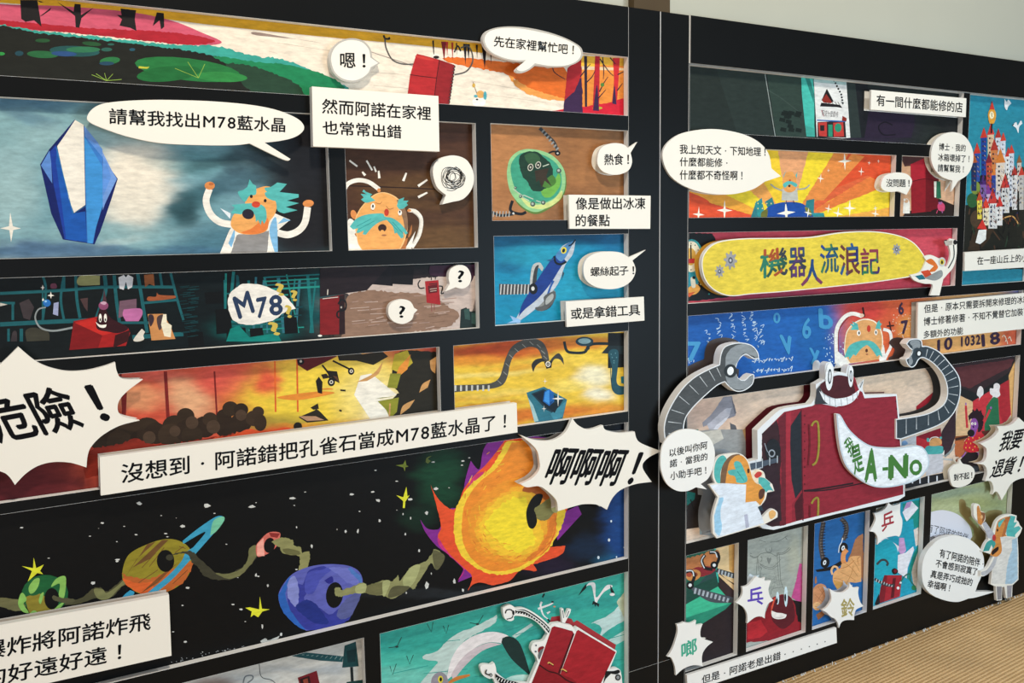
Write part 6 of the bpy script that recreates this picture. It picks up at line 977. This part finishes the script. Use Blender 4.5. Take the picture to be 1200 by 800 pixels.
c = fig('painted_gulls', P, 'two white gulls over the castle'); c.poly('#e0e4e4', '1138,315! 1145,325 1150,318 1160,330! 1150,340 1145,352 1138,340', 'b'); c.poly('#e0e4e4', '1163,400! 1175,390 1180,400 1190,385 1195,395! 1185,405 1182,425 1175,410', 'b'); c.line('#1c2426', .8, '1162,402 1168,396', 'b')
done(a, b, c); ghost(P, 'white caption under the hill castle at the right edge', '#d8d4cc')
# ------------------------------------------------------------------ raised painted figures
RIMW = mat('white_painted_rim', '#e6eaec', .5, .4)
def cut(name, label, cat, group, outlines, Y, th, rimw=1.0, rimcol=None, parts=None):
    """figure sawn out of thick foam board; outlines: list of (part name, pixel outline, Y, fill colour)"""
    allp = [p for o_ in outlines for p in o_[1]]; cx = sum(p[0] for p in allp) / len(allp); cz = max(p[1] for p in allp)
    root = empty(name, W(cx, cz, Y + th), label, cat, group)
    for nm, q, yy, t_ in outlines: sheet(nm, q, yy, t_, rimcol or RIMW, root)
    return root
def paint(root, name, Y, label=None): a = Art(name, [Y - .0003], root, .00004); a.lab = label; return a
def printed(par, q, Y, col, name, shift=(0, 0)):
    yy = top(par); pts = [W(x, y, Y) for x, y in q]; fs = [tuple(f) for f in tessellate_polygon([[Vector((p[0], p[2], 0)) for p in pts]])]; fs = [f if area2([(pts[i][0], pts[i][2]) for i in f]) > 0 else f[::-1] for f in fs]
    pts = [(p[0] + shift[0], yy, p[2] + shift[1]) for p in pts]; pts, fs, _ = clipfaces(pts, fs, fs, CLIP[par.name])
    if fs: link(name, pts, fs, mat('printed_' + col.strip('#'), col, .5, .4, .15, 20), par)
PR = {o_.get('label', ''): o_ for o_ in COL.objects if o_.name.startswith('comic_print')}
def pr(word): return [o_ for k, o_ in PR.items() if word in k][0]

# title board
q = smooth(PT('c', '170,160 182,122 220,92 300,80 420,78 520,75 620,60 720,57 800,70 850,95 885,140 893,165 860,196 780,212 680,225 560,238 440,250 330,258 260,264 210,245 180,210'), True, 6)
root = cut('title_board', 'long yellow blob-shaped title board with multicoloured lettering and grey cogs', 'title board', None, [('foam_backing', q, -.014, .014)], -.014, .014, rimcol=CREAM)
a = paint(root, 'yellow_face', -.014); a.poly('#e0c845', inset(q, 1.1), sm=False); a.build()
printed(pr('crimson'), q, -.014, '#d09a34', 'printed_board')
g = paint(root, 'painted_cogs', -.0145, 'grey painted cogwheels')
for x, y, r_ in ((262, 150, 27), (227, 185, 19), (793, 115, 17)):
    pts = []
    for k in range(32): rr = r_ if k % 4 < 2 else r_ * .68; an = k * math.pi / 16; pts.append((760 + (x + rr * .8 * math.cos(an)) / 2.7273, 250 + (y + rr * 1.1 * math.sin(an)) / 2.7273))
    g.poly('#9a9a9c', pts, sm=False); g.ell('#55585e', x, y, r_ * .28, r_ * .38, 'c'); g.ell('#c9c9cc', x, y, r_ * .13, r_ * .17, 'c')
g.build(g.lab)
rc = random.Random(5); PALS = {'機': ['#2c5a4a', '#3a3f4a', '#a8502c', '#2f7a62'], '器': ['#2c4a6a', '#5a3a6a', '#3a3f4a'], '人': ['#24487a', '#7a3a5a', '#2a4a4a'], '流': ['#2a5a6a', '#3a7a5a', '#2c4a8a'], '浪': ['#262f6a', '#6a3a3a', '#2f5a8c'], '記': ['#463060', '#8a3a4a', '#2f7a52', '#4a3f5a']}
for ch, A, B, Cc in (('機', (357, 118), (444, 106), (357, 208)), ('器', (448, 112), (503, 108), (450, 205)), ('人', (490, 150), (558, 145), (488, 232)), ('流', (548, 100), (606, 96), (550, 192)), ('浪', (610, 98), (675, 94), (612, 200)), ('記', (678, 112), (737, 110), (680, 196))):
    v, f = line_mesh(ch, 0); lo, hi = v.min(0), v.max(0); P = [np.array(W(TO['c'][0] + e_[0] / 2.7273, TO['c'][1] + e_[1] / 2.7273, -.0150)) for e_ in (A, B, Cc)]; V, Fc, Cl = [], [], []
    seeds = [(rc.random(), rc.random(), lin(c_)) for c_ in PALS[ch] * 2]
    for kk, (sx, sy) in enumerate(((.018, 0), (-.018, 0), (0, .018), (0, -.018))):
        n = len(V); N = []
        for x, y in v:
            fx, fy = (x + sx - lo[0]) / (hi[0] - lo[0]), (hi[1] - y - sy) / (hi[1] - lo[1]); N.append((fx, fy)); r_ = P[0] + (P[1] - P[0]) * fx + (P[2] - P[0]) * fy; V.append((r_[0], r_[1] - kk * .00001, r_[2]))
        for t_ in f: Fc.append(tuple(n + j for j in t_)); mx_, my_ = sum(N[i][0] for i in t_) / len(t_), sum(N[i][1] for i in t_) / len(t_); Cl.append(min(seeds, key=lambda s_: (s_[0] - mx_) ** 2 + (s_[1] - my_) ** 2)[2])
    link('painted_character', V, Fc, ink_mat(), root, cols=Cl)
# gull with orange beak at the end of the title
q = smooth(PT('c', '836,196! 870,186 888,150! 880,138! 900,132 925,142 940,150 948,170 958,160 965,130 958,100 950,95! 965,80! 985,85! 985,130 975,170 955,195 942,210! 930,262! 900,262! 908,228 880,224 850,214'), True, 5)
root = cut('gull_cutout', 'small cream gull cut-out with an orange beak at the right tip of the title board', 'cut-out', None, [('foam_backing', q, -.022, .007)], -.022, .007, rimcol=CREAM)
a = paint(root, 'painted_gull', -.022); a.poly('#8e9290', inset(smooth(PT('c', '842,200! 870,205 915,215 940,200 935,180 900,195 870,198'), True, 5), .3), sm=False); a.poly('#d8702f', '885,152! 905,145 925,170 915,185! 890,190! 912,168! 895,160!', 'c'); a.poly('#1f6a78', '852,200! 875,195! 885,210! 865,212!', 'c'); a.poly('#c84a2c', '870,185! 895,180! 905,195! 885,205!', 'c')
a.ell('#c9c9c4', 938, 155, 12, 15, 'c'); a.ell('#d9c23a', 938, 155, 7, 9, 'c'); a.ell('#1a1a1c', 938, 156, 3, 6, 'c'); a.ell('#1c1c1e', 950, 92, 6, 8, 'c'); a.ell('#1c1c1e', 980, 92, 6, 8, 'c'); a.line('#2a3a3c', 1.2, '975,100 976,140 958,175', 'c'); a.poly('#b9b0a4', '945,88! 972,86! 970,100! 950,104!', 'c'); a.build()

# big robot -----------------------------------------------------------
ARMR = smooth(PT('z', '1050,491! 1083,485.5 1101,477.5 1108.5,468.5 1110,455 1105.5,440 1095,427 1083,419.5 1077,421 1073,428 1068,430.5 1063.5,427! 1061.5,421 1066,418.5! 1069,411 1066,408! 1062,403! 1066,398 1074,396.5 1080,399 1081,405.5! 1087.5,405.5 1101,412 1113,425 1123.5,440 1126,455 1123.5,471.5 1116,486.5 1104,496 1090,502.5 1056,514.5! 1050,514!'), True, 4)
ARML = smooth(PT(11, '720,480! 712,400 735,320 790,230 850,170 920,130 972,108! 978,60 1000,22 1060,5 1120,15 1152,48 1158,80! 1135,84! 1120,74 1092,62 1062,90 1050,130 1060,170 1090,180 1112,160 1128,152! 1136,160 1128,200 1090,230 1050,234 1015,210 998,190! 960,208 900,260 850,310 815,360 805,420 808,480!'), True, 4)
BODY = smooth(PT('z', '887.5,504! 905,487.5 918.3,478.3 950,473.3! 955.8,465 956,450! 960,448 966.7,444! 966.7,433 968,426 973,424 976.7,430 977,437.5! 984,435.5 991.7,437.5! 993,430 996.7,427.5 1000,433 999.7,441.7! 1005,451.7! 1012.5,444! 1011,455 1014,462.5! 1051,461.5! 1054,490 1056,520 1060,570! 1060.5,581! 1053,586! 980,602! 906.7,620.7! 893.8,619! 880,606! 877,541! 888,538!'), True, 3)
root = cut('robot_cutout', 'largest cut-out: grinning dark red fridge robot with two thick grey claw arms', 'cut-out', None,
           [('body_board', BODY, -.036, .026), ('arm_board', ARMR, -.043, .030), ('arm_board', ARML, -.043, .030)], -.036, .03)
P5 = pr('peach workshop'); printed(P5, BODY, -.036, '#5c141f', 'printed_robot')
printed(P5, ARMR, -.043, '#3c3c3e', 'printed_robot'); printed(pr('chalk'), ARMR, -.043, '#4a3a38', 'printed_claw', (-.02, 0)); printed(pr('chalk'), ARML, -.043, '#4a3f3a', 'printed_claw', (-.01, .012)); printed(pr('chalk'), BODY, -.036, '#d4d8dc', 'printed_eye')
a = paint(root, 'painted_body', -.036, 'dark red fridge body with bolted doors')
a.poly('#8f2a38', '893,508! 919,482.5! 952,475.5! 958,472 980,476.7 1004,470 1010,458! 1013,466.5! 1050,464! 1055,520 1058.5,570! 1058.5,579! 985,598! 906,617! 897,614! 893,560!', 'z', sm=False)
a.poly('#3a242a', '893,508! 910,492! 918,520 914,560 921,614! 906,617! 897,614! 893,560!', 'z', rough=.5); a.poly('#6a2430', '912,491! 921,483! 921,615! 914,616! 916,550!', 'z', rough=.4); a.poly('#a2303e', '921,483! 927,482! 928,560! 934,588! 928,612! 921,614!', 'z', sm=False, rough=.3)
a.poly('#262c34', '939,480! 926.5,499! 926,520! 927.5,562! 932,584! 941,572! 940,520!', 'z', sm=False); a.poly('#8f2a38', '928,590! 942,575! 942,608! 928,612!', 'z', sm=False); a.poly('#4a1c26', '931,590! 941,575! 942,607! 933,610!', 'z', sm=False, rough=.4)
a.line('#2a1c24', 2, '942,575 965,572 1000,566', 'z'); a.line('#2a1c24', 2, '942,575 975,573 1058,556', 'z', w1=1); a.line('#5a1c28', 1.2, '939,480 941,610', 'z')
for k in range(9): a.ell('#2c161c', 943, 487 + k * 10, .7, .9, 'z', n=6); a.ell('#2c161c', 1050 + k * .7, 470 + k * 9, .7, 1, 'z', n=6)
for k in range(8): a.ell('#5a1c28', 912 + (k % 2) * 2, 497 + k * 13, .7, .9, 'z', n=6)
a.line('#6a2028', 2, '948,497 949,520 947,545', 'z'); a.line('#9a8a3a', 2.4, '951,499 954,494.5 958,494.5 959.5,505 959.5,525 957,540 952,545', 'z'); a.line('#6a2028', 2, '949,592 949,606', 'z'); a.line('#9a8a3a', 2.4, '951,590 954,585 958.5,583.5 959,595 958.5,604', 'z')
a.ell('#22262c', 906, 528, 9, 14, 'z'); a.line('#9aa4b0', .8, '896,519 899,528 902,531', 'z'); a.ell('#9aa4b0', 904.5, 531, 4, 4.6, 'z'); a.ell('#22262c', 904.5, 531, 2.6, 3, 'z')
a.poly('#4c5866', '879,543! 912,536! 912,541! 880,551!', 'z', sm=False); 
for x in (886, 893.5, 902, 911): a.line('#c9d4dc', .8, '%f,%f %f,%f' % (x, 552 - (x - 880) * .2, x, 540 - (x - 880) * .2), 'z')
a.poly('#33242c', '882,552! 912,542! 916,610! 897,614! 884,600!', 'z', sm=False)
h = paint(root, 'painted_face', -.0385, 'grinning dark face with two tall white eyes')
h.poly('#3c3e44', '955,473.5! 957,456! 961,451.5! 964,466 970,473!', 'z'); h.poly('#8f2a38', '1000,441 1006,455 1011,462 1004,470 995,474 985,476 990,460', 'z'); h.poly('#4c2128', '961,452 966,447 977,441 985,439.5 997,443 1005,453 1003,459 992,465 980,467 966,461', 'z'); h.poly('#8a2632', '998,444 1005,454 1010,462 1004,468 1002,456', 'z')
h.poly('#e9edf0', '960,457.5! 966,463 975,466.5 985,466.5 997,463.5 1008.5,455! 1005,464 998,471.5 987,475.5 975,474.5 966,469.5', 'z')
for x, y in ((966, 461), (972, 465), (978.5, 467), (985.5, 467), (992.5, 465), (999, 461), (1004, 458)): h.line('#8a8f96', .6, '%f,%f %f,%f' % (x, y, x + .8, y + 9), 'z')
h.ell('#eef2f4', 971.8, 441.5, 4.4, 16, 'z', .03); h.ell('#22343c', 972.4, 441, 2.2, 9, 'z', .03); h.ell('#e9edf0', 972.6, 441, 1.1, 6.4, 'z', .03); h.ell('#eef2f4', 997, 441, 3, 12.5, 'z'); h.ell('#22343c', 997.2, 440.5, 1.6, 7, 'z'); h.ell('#e9edf0', 997.2, 440.5, .8, 4.8, 'z'); h.line('#22343c', .7, '1008,454 1011,447', 'z')
# raised skin for the body paint to sit on
done(a, h)
def arm_paint(outline, ticks, Y, col, label, ring, light):
    p_ = paint(root, 'painted_arm', Y, label); p_.poly(col, inset(outline, 1.15), sm=False)
    for q_ in light: p_.poly('#8d9498', q_, 'z', rough=.4)
    for (x0_, y0_, x1_, y1_) in ticks: p_.line('#c9cfd2', .9, [(x0_, y0_), (x1_, y1_)], sm=False, w1=.4)
    x, y, r_ = ring; p_.ell('#2c3236', x, y, r_ * 1.5, r_ * 1.6, 'z'); p_.ell('#eef2f4', x, y, r_ * .75, r_, 'z', .2); p_.build(label)
arm_paint(ARMR, [(1087, 409, 1085, 418), (1094, 411.5, 1089, 421), (1101, 416, 1093, 425), (1107, 421, 1098, 429), (1112, 427.5, 1102, 435), (1117, 434, 1106, 441), (1121, 442, 1109, 447), (1123, 452, 1111, 454.5), (1122.5, 463, 1111, 461), (1119, 474, 1110, 467), (1112, 484, 1106, 474), (1101, 492, 1099, 480), (1088, 498, 1088, 486), (1074, 503, 1074, 489), (1062, 508, 1062, 491)], -.043, '#39444c', 'right arm: grey banded, curling up to a closed claw', (1077, 414, 2.6), ['1066,401 1072,398 1078,400 1078,407 1072,408 1068,416 1070,424 1066,428 1065,421 1069,412 1069,406'])
arm_paint(ARML, [(783.5, 508, 799, 508), (783, 494, 799, 496), (787, 480, 802, 485), (796, 464, 808, 474), (808, 451, 819, 462), (820, 441, 829, 453), (831, 434, 838, 446), (840, 430.5, 845, 441)], -.043, '#4c5052', 'left arm: grey banded with an open round claw', (856, 434.5, 5), ['850,425 853,412 864,404 878,404 886,412 887,419 880,416 872,414 866,421 862,430 865,443 873,446 882,440 880,450 872,456 862,456 852,448'])
# banner
q = smooth(PT(12, '320,340! 340,345 380,410 440,465 500,492 600,498 680,487 720,492 745,520 757,560 745,602 700,648 620,675 540,685 480,675 420,640 370,590 345,530 330,450'), True, 6)
root = cut('banner_sign', 'curved white banner with green hand-lettering across the big robot', 'banner', None, [('foam_backing', q, -.056, .012)], -.056, .012, rimcol=mat('pale_blue_rim', '#c4d2dc', .5, .4))
a = paint(root, 'white_face', -.056); a.poly('#eaf0f4', inset(q, 1.6), sm=False); a.build()
letters(root, [('我', (352, 470), (385, 440), (385, 545)), ('是', (385, 500), (432, 478), (405, 625))], 12, -.0568, '#3f7a34', .02, 'painted_character')
for ch, A, B, Cc in (('A', (460, 512), (512, 508), (456, 650)), ('N', (572, 540), (652, 532), (570, 642)), ('O', (666, 560), (718, 556), (668, 625))): letters(root, [(ch, A, B, Cc)], 12, -.0568, '#3f7a34', .055, 'painted_letter')

a = paint(root, 'painted_dash', -.0566); a.poly('#3f7a34', '537,590! 563,588! 563,603! 537,606!', 12, sm=False); a.build()
# scientist by the robot ------------------------------------------------
q = smooth(PT('z', '831,568! 838,566! 835,557 837.5,541 843,534 850,532! 858,531 866,531 872,534 877.5,541 880,551! 884,551 889,549.5 895,553 897,560! 905,567! 907.5,575! 899,577! 897,585 892,592! 888,594! 893,606! 901,598 906,596 911,600 911,606! 902,611! 896,614! 840,630.6! 835.5,625! 835,604 841,582.5!'), True, 4)
root = cut('man_cutout', 'cut-out of a teal-haired man in a white coat before the big robot, facing right', 'cut-out', 'cut-out men', [('foam_backing', q, -.049, .0095)], -.049, .012, rimcol=CREAM)
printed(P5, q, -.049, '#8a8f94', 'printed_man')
a = paint(root, 'painted_coat', -.049, 'white coat with blue brushed edge'); a.poly('#dfe8f2', '832,568.5! 850,565.5! 874.5,567.5! 873.5,588.5! 886,587! 895.5,612.5! 841,629.5! 837,623 836.5,604 843,581!', 'z', sm=False); a.poly('#9ccbe6', '843,583! 848,584 844,600 846,618 843,628! 838,622 837,604!', 'z', rough=.4); a.poly('#b4b8cc', '872,603! 876,602! 878,617! 874,619!', 'z')
b = paint(root, 'painted_head', -.0492, 'orange head with teal hair tufts and moustache'); b.poly(TEAL, '837,556 838,544 842,536 848,533.5 852,540 846,548 844,556 845,566! 840,565', 'z'); b.poly('#7a5c44', '844,566! 845,553 848,543 856,534 866,531.8 866,536 854,548 850,566!', 'z'); b.poly('#e09a48', '850,566! 852,552 855,541 862,534 870,534 876,541 879.5,552 882,560 888,566 894,572 896,582 891,592! 886,587! 873.5,588.5! 874.5,567.5!', 'z')
b.poly(TEAL, '853,552 858,550 862,550! 860,543 863,540 868,542 872,550 876,562 871,566 863,565! 861,558 855,556', 'z'); b.line('#2f8a8c', .8, '864,552 872,563', 'z'); b.ell('#4a3428', 877, 551.5, 1.5, 2.8, 'z'); b.poly('#efdcc0', '881,557 884,552 889,550 895,554! 892,560 889,567 884,564', 'z'); b.poly('#cc4440', '884,557 888,552.5 892.5,553.5 892,557 887,560', 'z'); b.poly(TEAL, '889,566 889,559! 896,560 903,566! 902,568! 906.5,575! 901,574 898,577! 893,570 891,567', 'z'); b.poly('#5c3c30', '889,578 891,573.5 895,572.5 896.5,576 894,583 890,584.5', 'z'); b.poly('#2f4450', '888,594! 892,592! 895,598! 890,598!', 'z')
c = paint(root, 'painted_hand', -.0494); c.poly('#e4b06c', '901,601 905,597.5 909,600 908,605 903,608', 'z'); done(a, b, c)

# scientist at the right end, standing on the floor ----------------------
q = smooth(PT('z', '1141,592 1144,589.8 1148,592 1149,598.5! 1154,601 1154.5,609 1152,612! 1163,624! 1165,617 1168,610 1175,604 1185,602.3 1191.5,604! 1191,609! 1193.5,611! 1195,615! 1198,618.5! 1196,624 1192.5,629.5! 1193.5,650 1193.5,679! 1186.5,685.5! 1186,699! 1179,701! 1177,687! 1174.5,688! 1174,703! 1168,703.5! 1167,687! 1161,684.5! 1163,664! 1155,674 1149,675! 1149,669! 1156,666 1162,655 1164,650! 1151,646! 1154,638 1158,632! 1158,626! 1147,612 1142,606 1141,600'), True, 4)
root = cut('man_cutout', 'cut-out of a teal-haired man standing on the floor at the right end, hands raised', 'cut-out', 'cut-out men', [('foam_backing', q, -.032, .0115)], -.032, .0115, rimcol=CREAM)
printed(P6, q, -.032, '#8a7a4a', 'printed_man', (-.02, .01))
a = paint(root, 'painted_coat', -.032, 'pale coat shaded blue'); a.poly('#dcd8d0', '1172,629! 1192,629.5! 1192.5,678! 1186,684! 1162,683.5! 1164,664 1166,650 1173,645!', 'z', sm=False); a.poly('#a9c4d4', '1186,632! 1192,630! 1192.5,678! 1186,684! 1178,684! 1181,660 1186,645!', 'z', rough=.4); a.poly('#b9b9bc', '1150,670 1157,667 1164,656 1166,648! 1169,652! 1165,664 1157,673 1151,674', 'z'); a.poly('#b4b4ba', '1151,613! 1155,611! 1165,625! 1163,632! 1158,630!', 'z'); a.poly('#8a8688', '1168,687! 1174,687! 1173.5,702! 1169,702.5!', 'z', sm=False); a.poly('#9a969a', '1180,686! 1186,685.5! 1185,699! 1180.5,700!', 'z', sm=False)
b = paint(root, 'painted_head', -.0322, 'orange face with teal hair and red nose'); b.poly(TEAL, '1181,606 1185,604! 1190,605! 1188,612! 1192,611.5! 1188,618! 1194,616! 1196.5,619! 1190,626 1190,629! 1180,628! 1179,618', 'z'); b.poly('#cf8844', '1169,612 1174,607.5 1182,605.5 1181,614 1178,624 1180,628! 1172,629! 1174,645 1168,652 1160,650! 1164,640 1166,626', 'z'); b.poly('#b06a3c', '1176,609 1184,605 1181,614 1178,626 1174,628 1178,614', 'z'); b.poly(TEAL, '1170,612 1178,607 1174,613 1171,618', 'z')
b.poly('#3f9a94', '1158,634 1164,632 1167,637! 1164,643! 1162,638! 1159,645! 1152,646! 1155,638', 'z'); b.ell('#b83a3a', 1165, 630, 2.2, 4, 'z'); b.ell('#2a1c1c', 1169, 621, .9, 1.8, 'z'); b.poly('#241a1c', '1162,648 1163,645 1168,641 1170,640.5 1170,644 1166,648 1163,650', 'z')
c = paint(root, 'painted_hand', -.0324); c.poly('#c98446', '1146,613! 1145,602 1145,594 1147,592.5 1149,599! 1153,602 1154,608 1150,615!', 'z'); c.poly('#8a5a3c', '1149,600! 1154,601 1154,608 1151,612! 1151,605!', 'z'); c.ell('#dcae7a', 1150.5, 605.5, 1.3, 2.2, 'z'); done(a, b, c)

# red fridge robot in the gull panel --------------------------------------
BR = smooth(PT('l', '196,150! 225,132 255,124 285,140 292,152 360,150 440,185 520,245 562,290! 580,270! 640,262! 735,285! 752,312! 778,295! 1085,488! 1030,625! 1090,618 1118,650 1130,760! 1130,830! 360,830! 400,730! 468,572! 455,530 418,480 422,440 445,415 500,408 520,395! 545,350! 480,275 400,225 292,208 280,240 250,250 215,235 198,190'), True, 4)
BR2 = smooth(PT('l', '20,605 50,588 100,592! 128,575! 140,610 145,650! 240,720 330,728! 400,735! 400,790! 250,790! 150,755 120,700 90,700 50,680 28,650'), True, 4)
root = cut('robot_cutout', 'bright red fridge robot cut-out with striped claw arms in the gull panel', 'cut-out', None, [('body_board', BR, .002, .014), ('arm_board', BR2, .004, .012)], .002, .014, rimcol=PAPER)
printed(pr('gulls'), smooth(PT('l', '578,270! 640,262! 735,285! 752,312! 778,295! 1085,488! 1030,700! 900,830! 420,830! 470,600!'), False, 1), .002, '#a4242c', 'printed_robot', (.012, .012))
a = paint(root, 'painted_body', .002, 'red fridge body with three doors')
a.poly('#97202a', '578,300! 600,288! 738,325! 748,345! 625,655! 478,590!', 'l'); a.poly('#a3222b', '770,330! 785,318! 1078,492! 960,740! 880,860! 690,740! 638,680!', 'l'); a.poly('#4a1218', '742,345! 755,350! 640,670! 625,655!', 'l', sm=False); a.poly('#8a1c24', '478,590! 625,655! 740,700! 800,760! 760,900! 350,900! 420,735!', 'l', sm=False); a.line('#3a1014', 1.6, '480,592 550,640 625,662 700,715 780,745', 'l'); a.line('#e9ede8', 1.8, '578,292 600,284 740,322', 'l'); a.line('#e9ede8', 1.8, '768,322 785,312 1080,486', 'l')
for x, y in ((570, 580), (675, 632)): a.line('#5a1218', 1.6, '%d,%d %d,%d %d,%d' % (x - 18, y + 8, x, y + 4, x + 22, y + 22), 'l'); a.line('#d8b060', 1.3, '%d,%d %d,%d %d,%d' % (x - 22, y + 2, x - 14, y - 8, x + 20, y + 12), 'l')
b = paint(root, 'painted_arms', .0018, 'black and white striped claw arms')
b.poly('#15181a', '292,165! 360,160 440,200 520,262 566,310! 555,345! 500,280 420,225 350,195 295,190!', 'l')
for k in range(13): t = k / 12; x, y = 305 + 250 * t, 172 + 22 * t + 105 * t * t; b.line('#e9ede8', .9, '%f,%f %f,%f' % (x + 6, y + 8, x - 6, y + 24), 'l')
b.line('#e9ede8', 1, '300,168 360,172 430,210 510,270 555,320', 'l')
b.line('#15181a', 1.3, '215,190 225,165 255,160 275,175', 'l'); b.ell('#15181a', 278, 185, 9, 18, 'l'); b.line('#15181a', 1, '225,235 265,225 275,205', 'l'); b.ell('#2a3a4a', 455, 440, 6, 6, 'l'); b.poly('#7a1c24', '470,480 480,455 510,445! 520,455! 500,480 480,500', 'l'); b.poly('#6a6e70', '470,520 485,480 515,465! 490,530! 480,550', 'l'); b.ell('#2a3a4a', 452, 488, 8, 6, 'l')
b.ell('#15181a', 1095, 690, 22, 24, 'l'); b.ell('#8a8e90', 1095, 690, 13, 14, 'l'); b.poly('#15181a', '1000,640! 1060,640 1100,630 1110,650 1080,665 1040,660! 1000,700! 980,740!', 'l')
b.line('#15181a', 1.4, '70,630 60,655 85,670 105,660', 'l'); b.ell('#15181a', 103, 672, 12, 12, 'l'); b.ell('#e9ede8', 103, 672, 5, 5, 'l'); b.poly('#15181a', '135,660! 200,700 300,725! 330,740! 200,760! 140,700!', 'l')
for k in range(8): b.line('#e9ede8', 1, '%d,%d %d,%d' % (150 + k * 22, 690 + k * 6, 138 + k * 22, 712 + k * 6), 'l')
c = paint(root, 'painted_eyes', .0030) if 0 else None
done(a, b)
q = PT('l', '650,155 668,152 680,220 705,158 728,158 722,185 680,265 660,262')
e = sheet('eye_board', [p[:2] for p in q], .004, .010, PAPER, root); 
c = paint(root, 'painted_eyes', .004); c.line('#22343c', .8, '662,165 670,225', 'l'); c.line('#22343c', .8, '712,170 692,220', 'l'); c.build()

# foam crumbs at the foot of the boards -------------------------------------
rc = random.Random(9); V, Fc = [], []
for k in range(46):
    xc = 2.05 + k * .055 + rc.uniform(-.01, .01)
    for j in range(5):
        x, y, s_ = xc + rc.uniform(-.014, .014), rc.uniform(-.014, -.003), rc.uniform(.0018, .0042); n = len(V)
        V += [(x - s_, y - s_, 0.0001), (x + s_, y - s_ * .6, 0.0001), (x + s_ * .4, y + s_, 0.0001), (x, y, s_ * 2.2)]; Fc += [(0 + n, 2 + n, 1 + n), (n, n + 1, n + 3), (n + 1, n + 2, n + 3), (n + 2, n, n + 3)]
o = link('foam_crumbs', V, Fc, mat('white_crumb', '#d8dad8', .9, .2), None, (3.2, 0, 0)); tag(o, 'white foam crumbs strewn along the foot of the boards on the tatami', 'crumbs', kind='stuff')
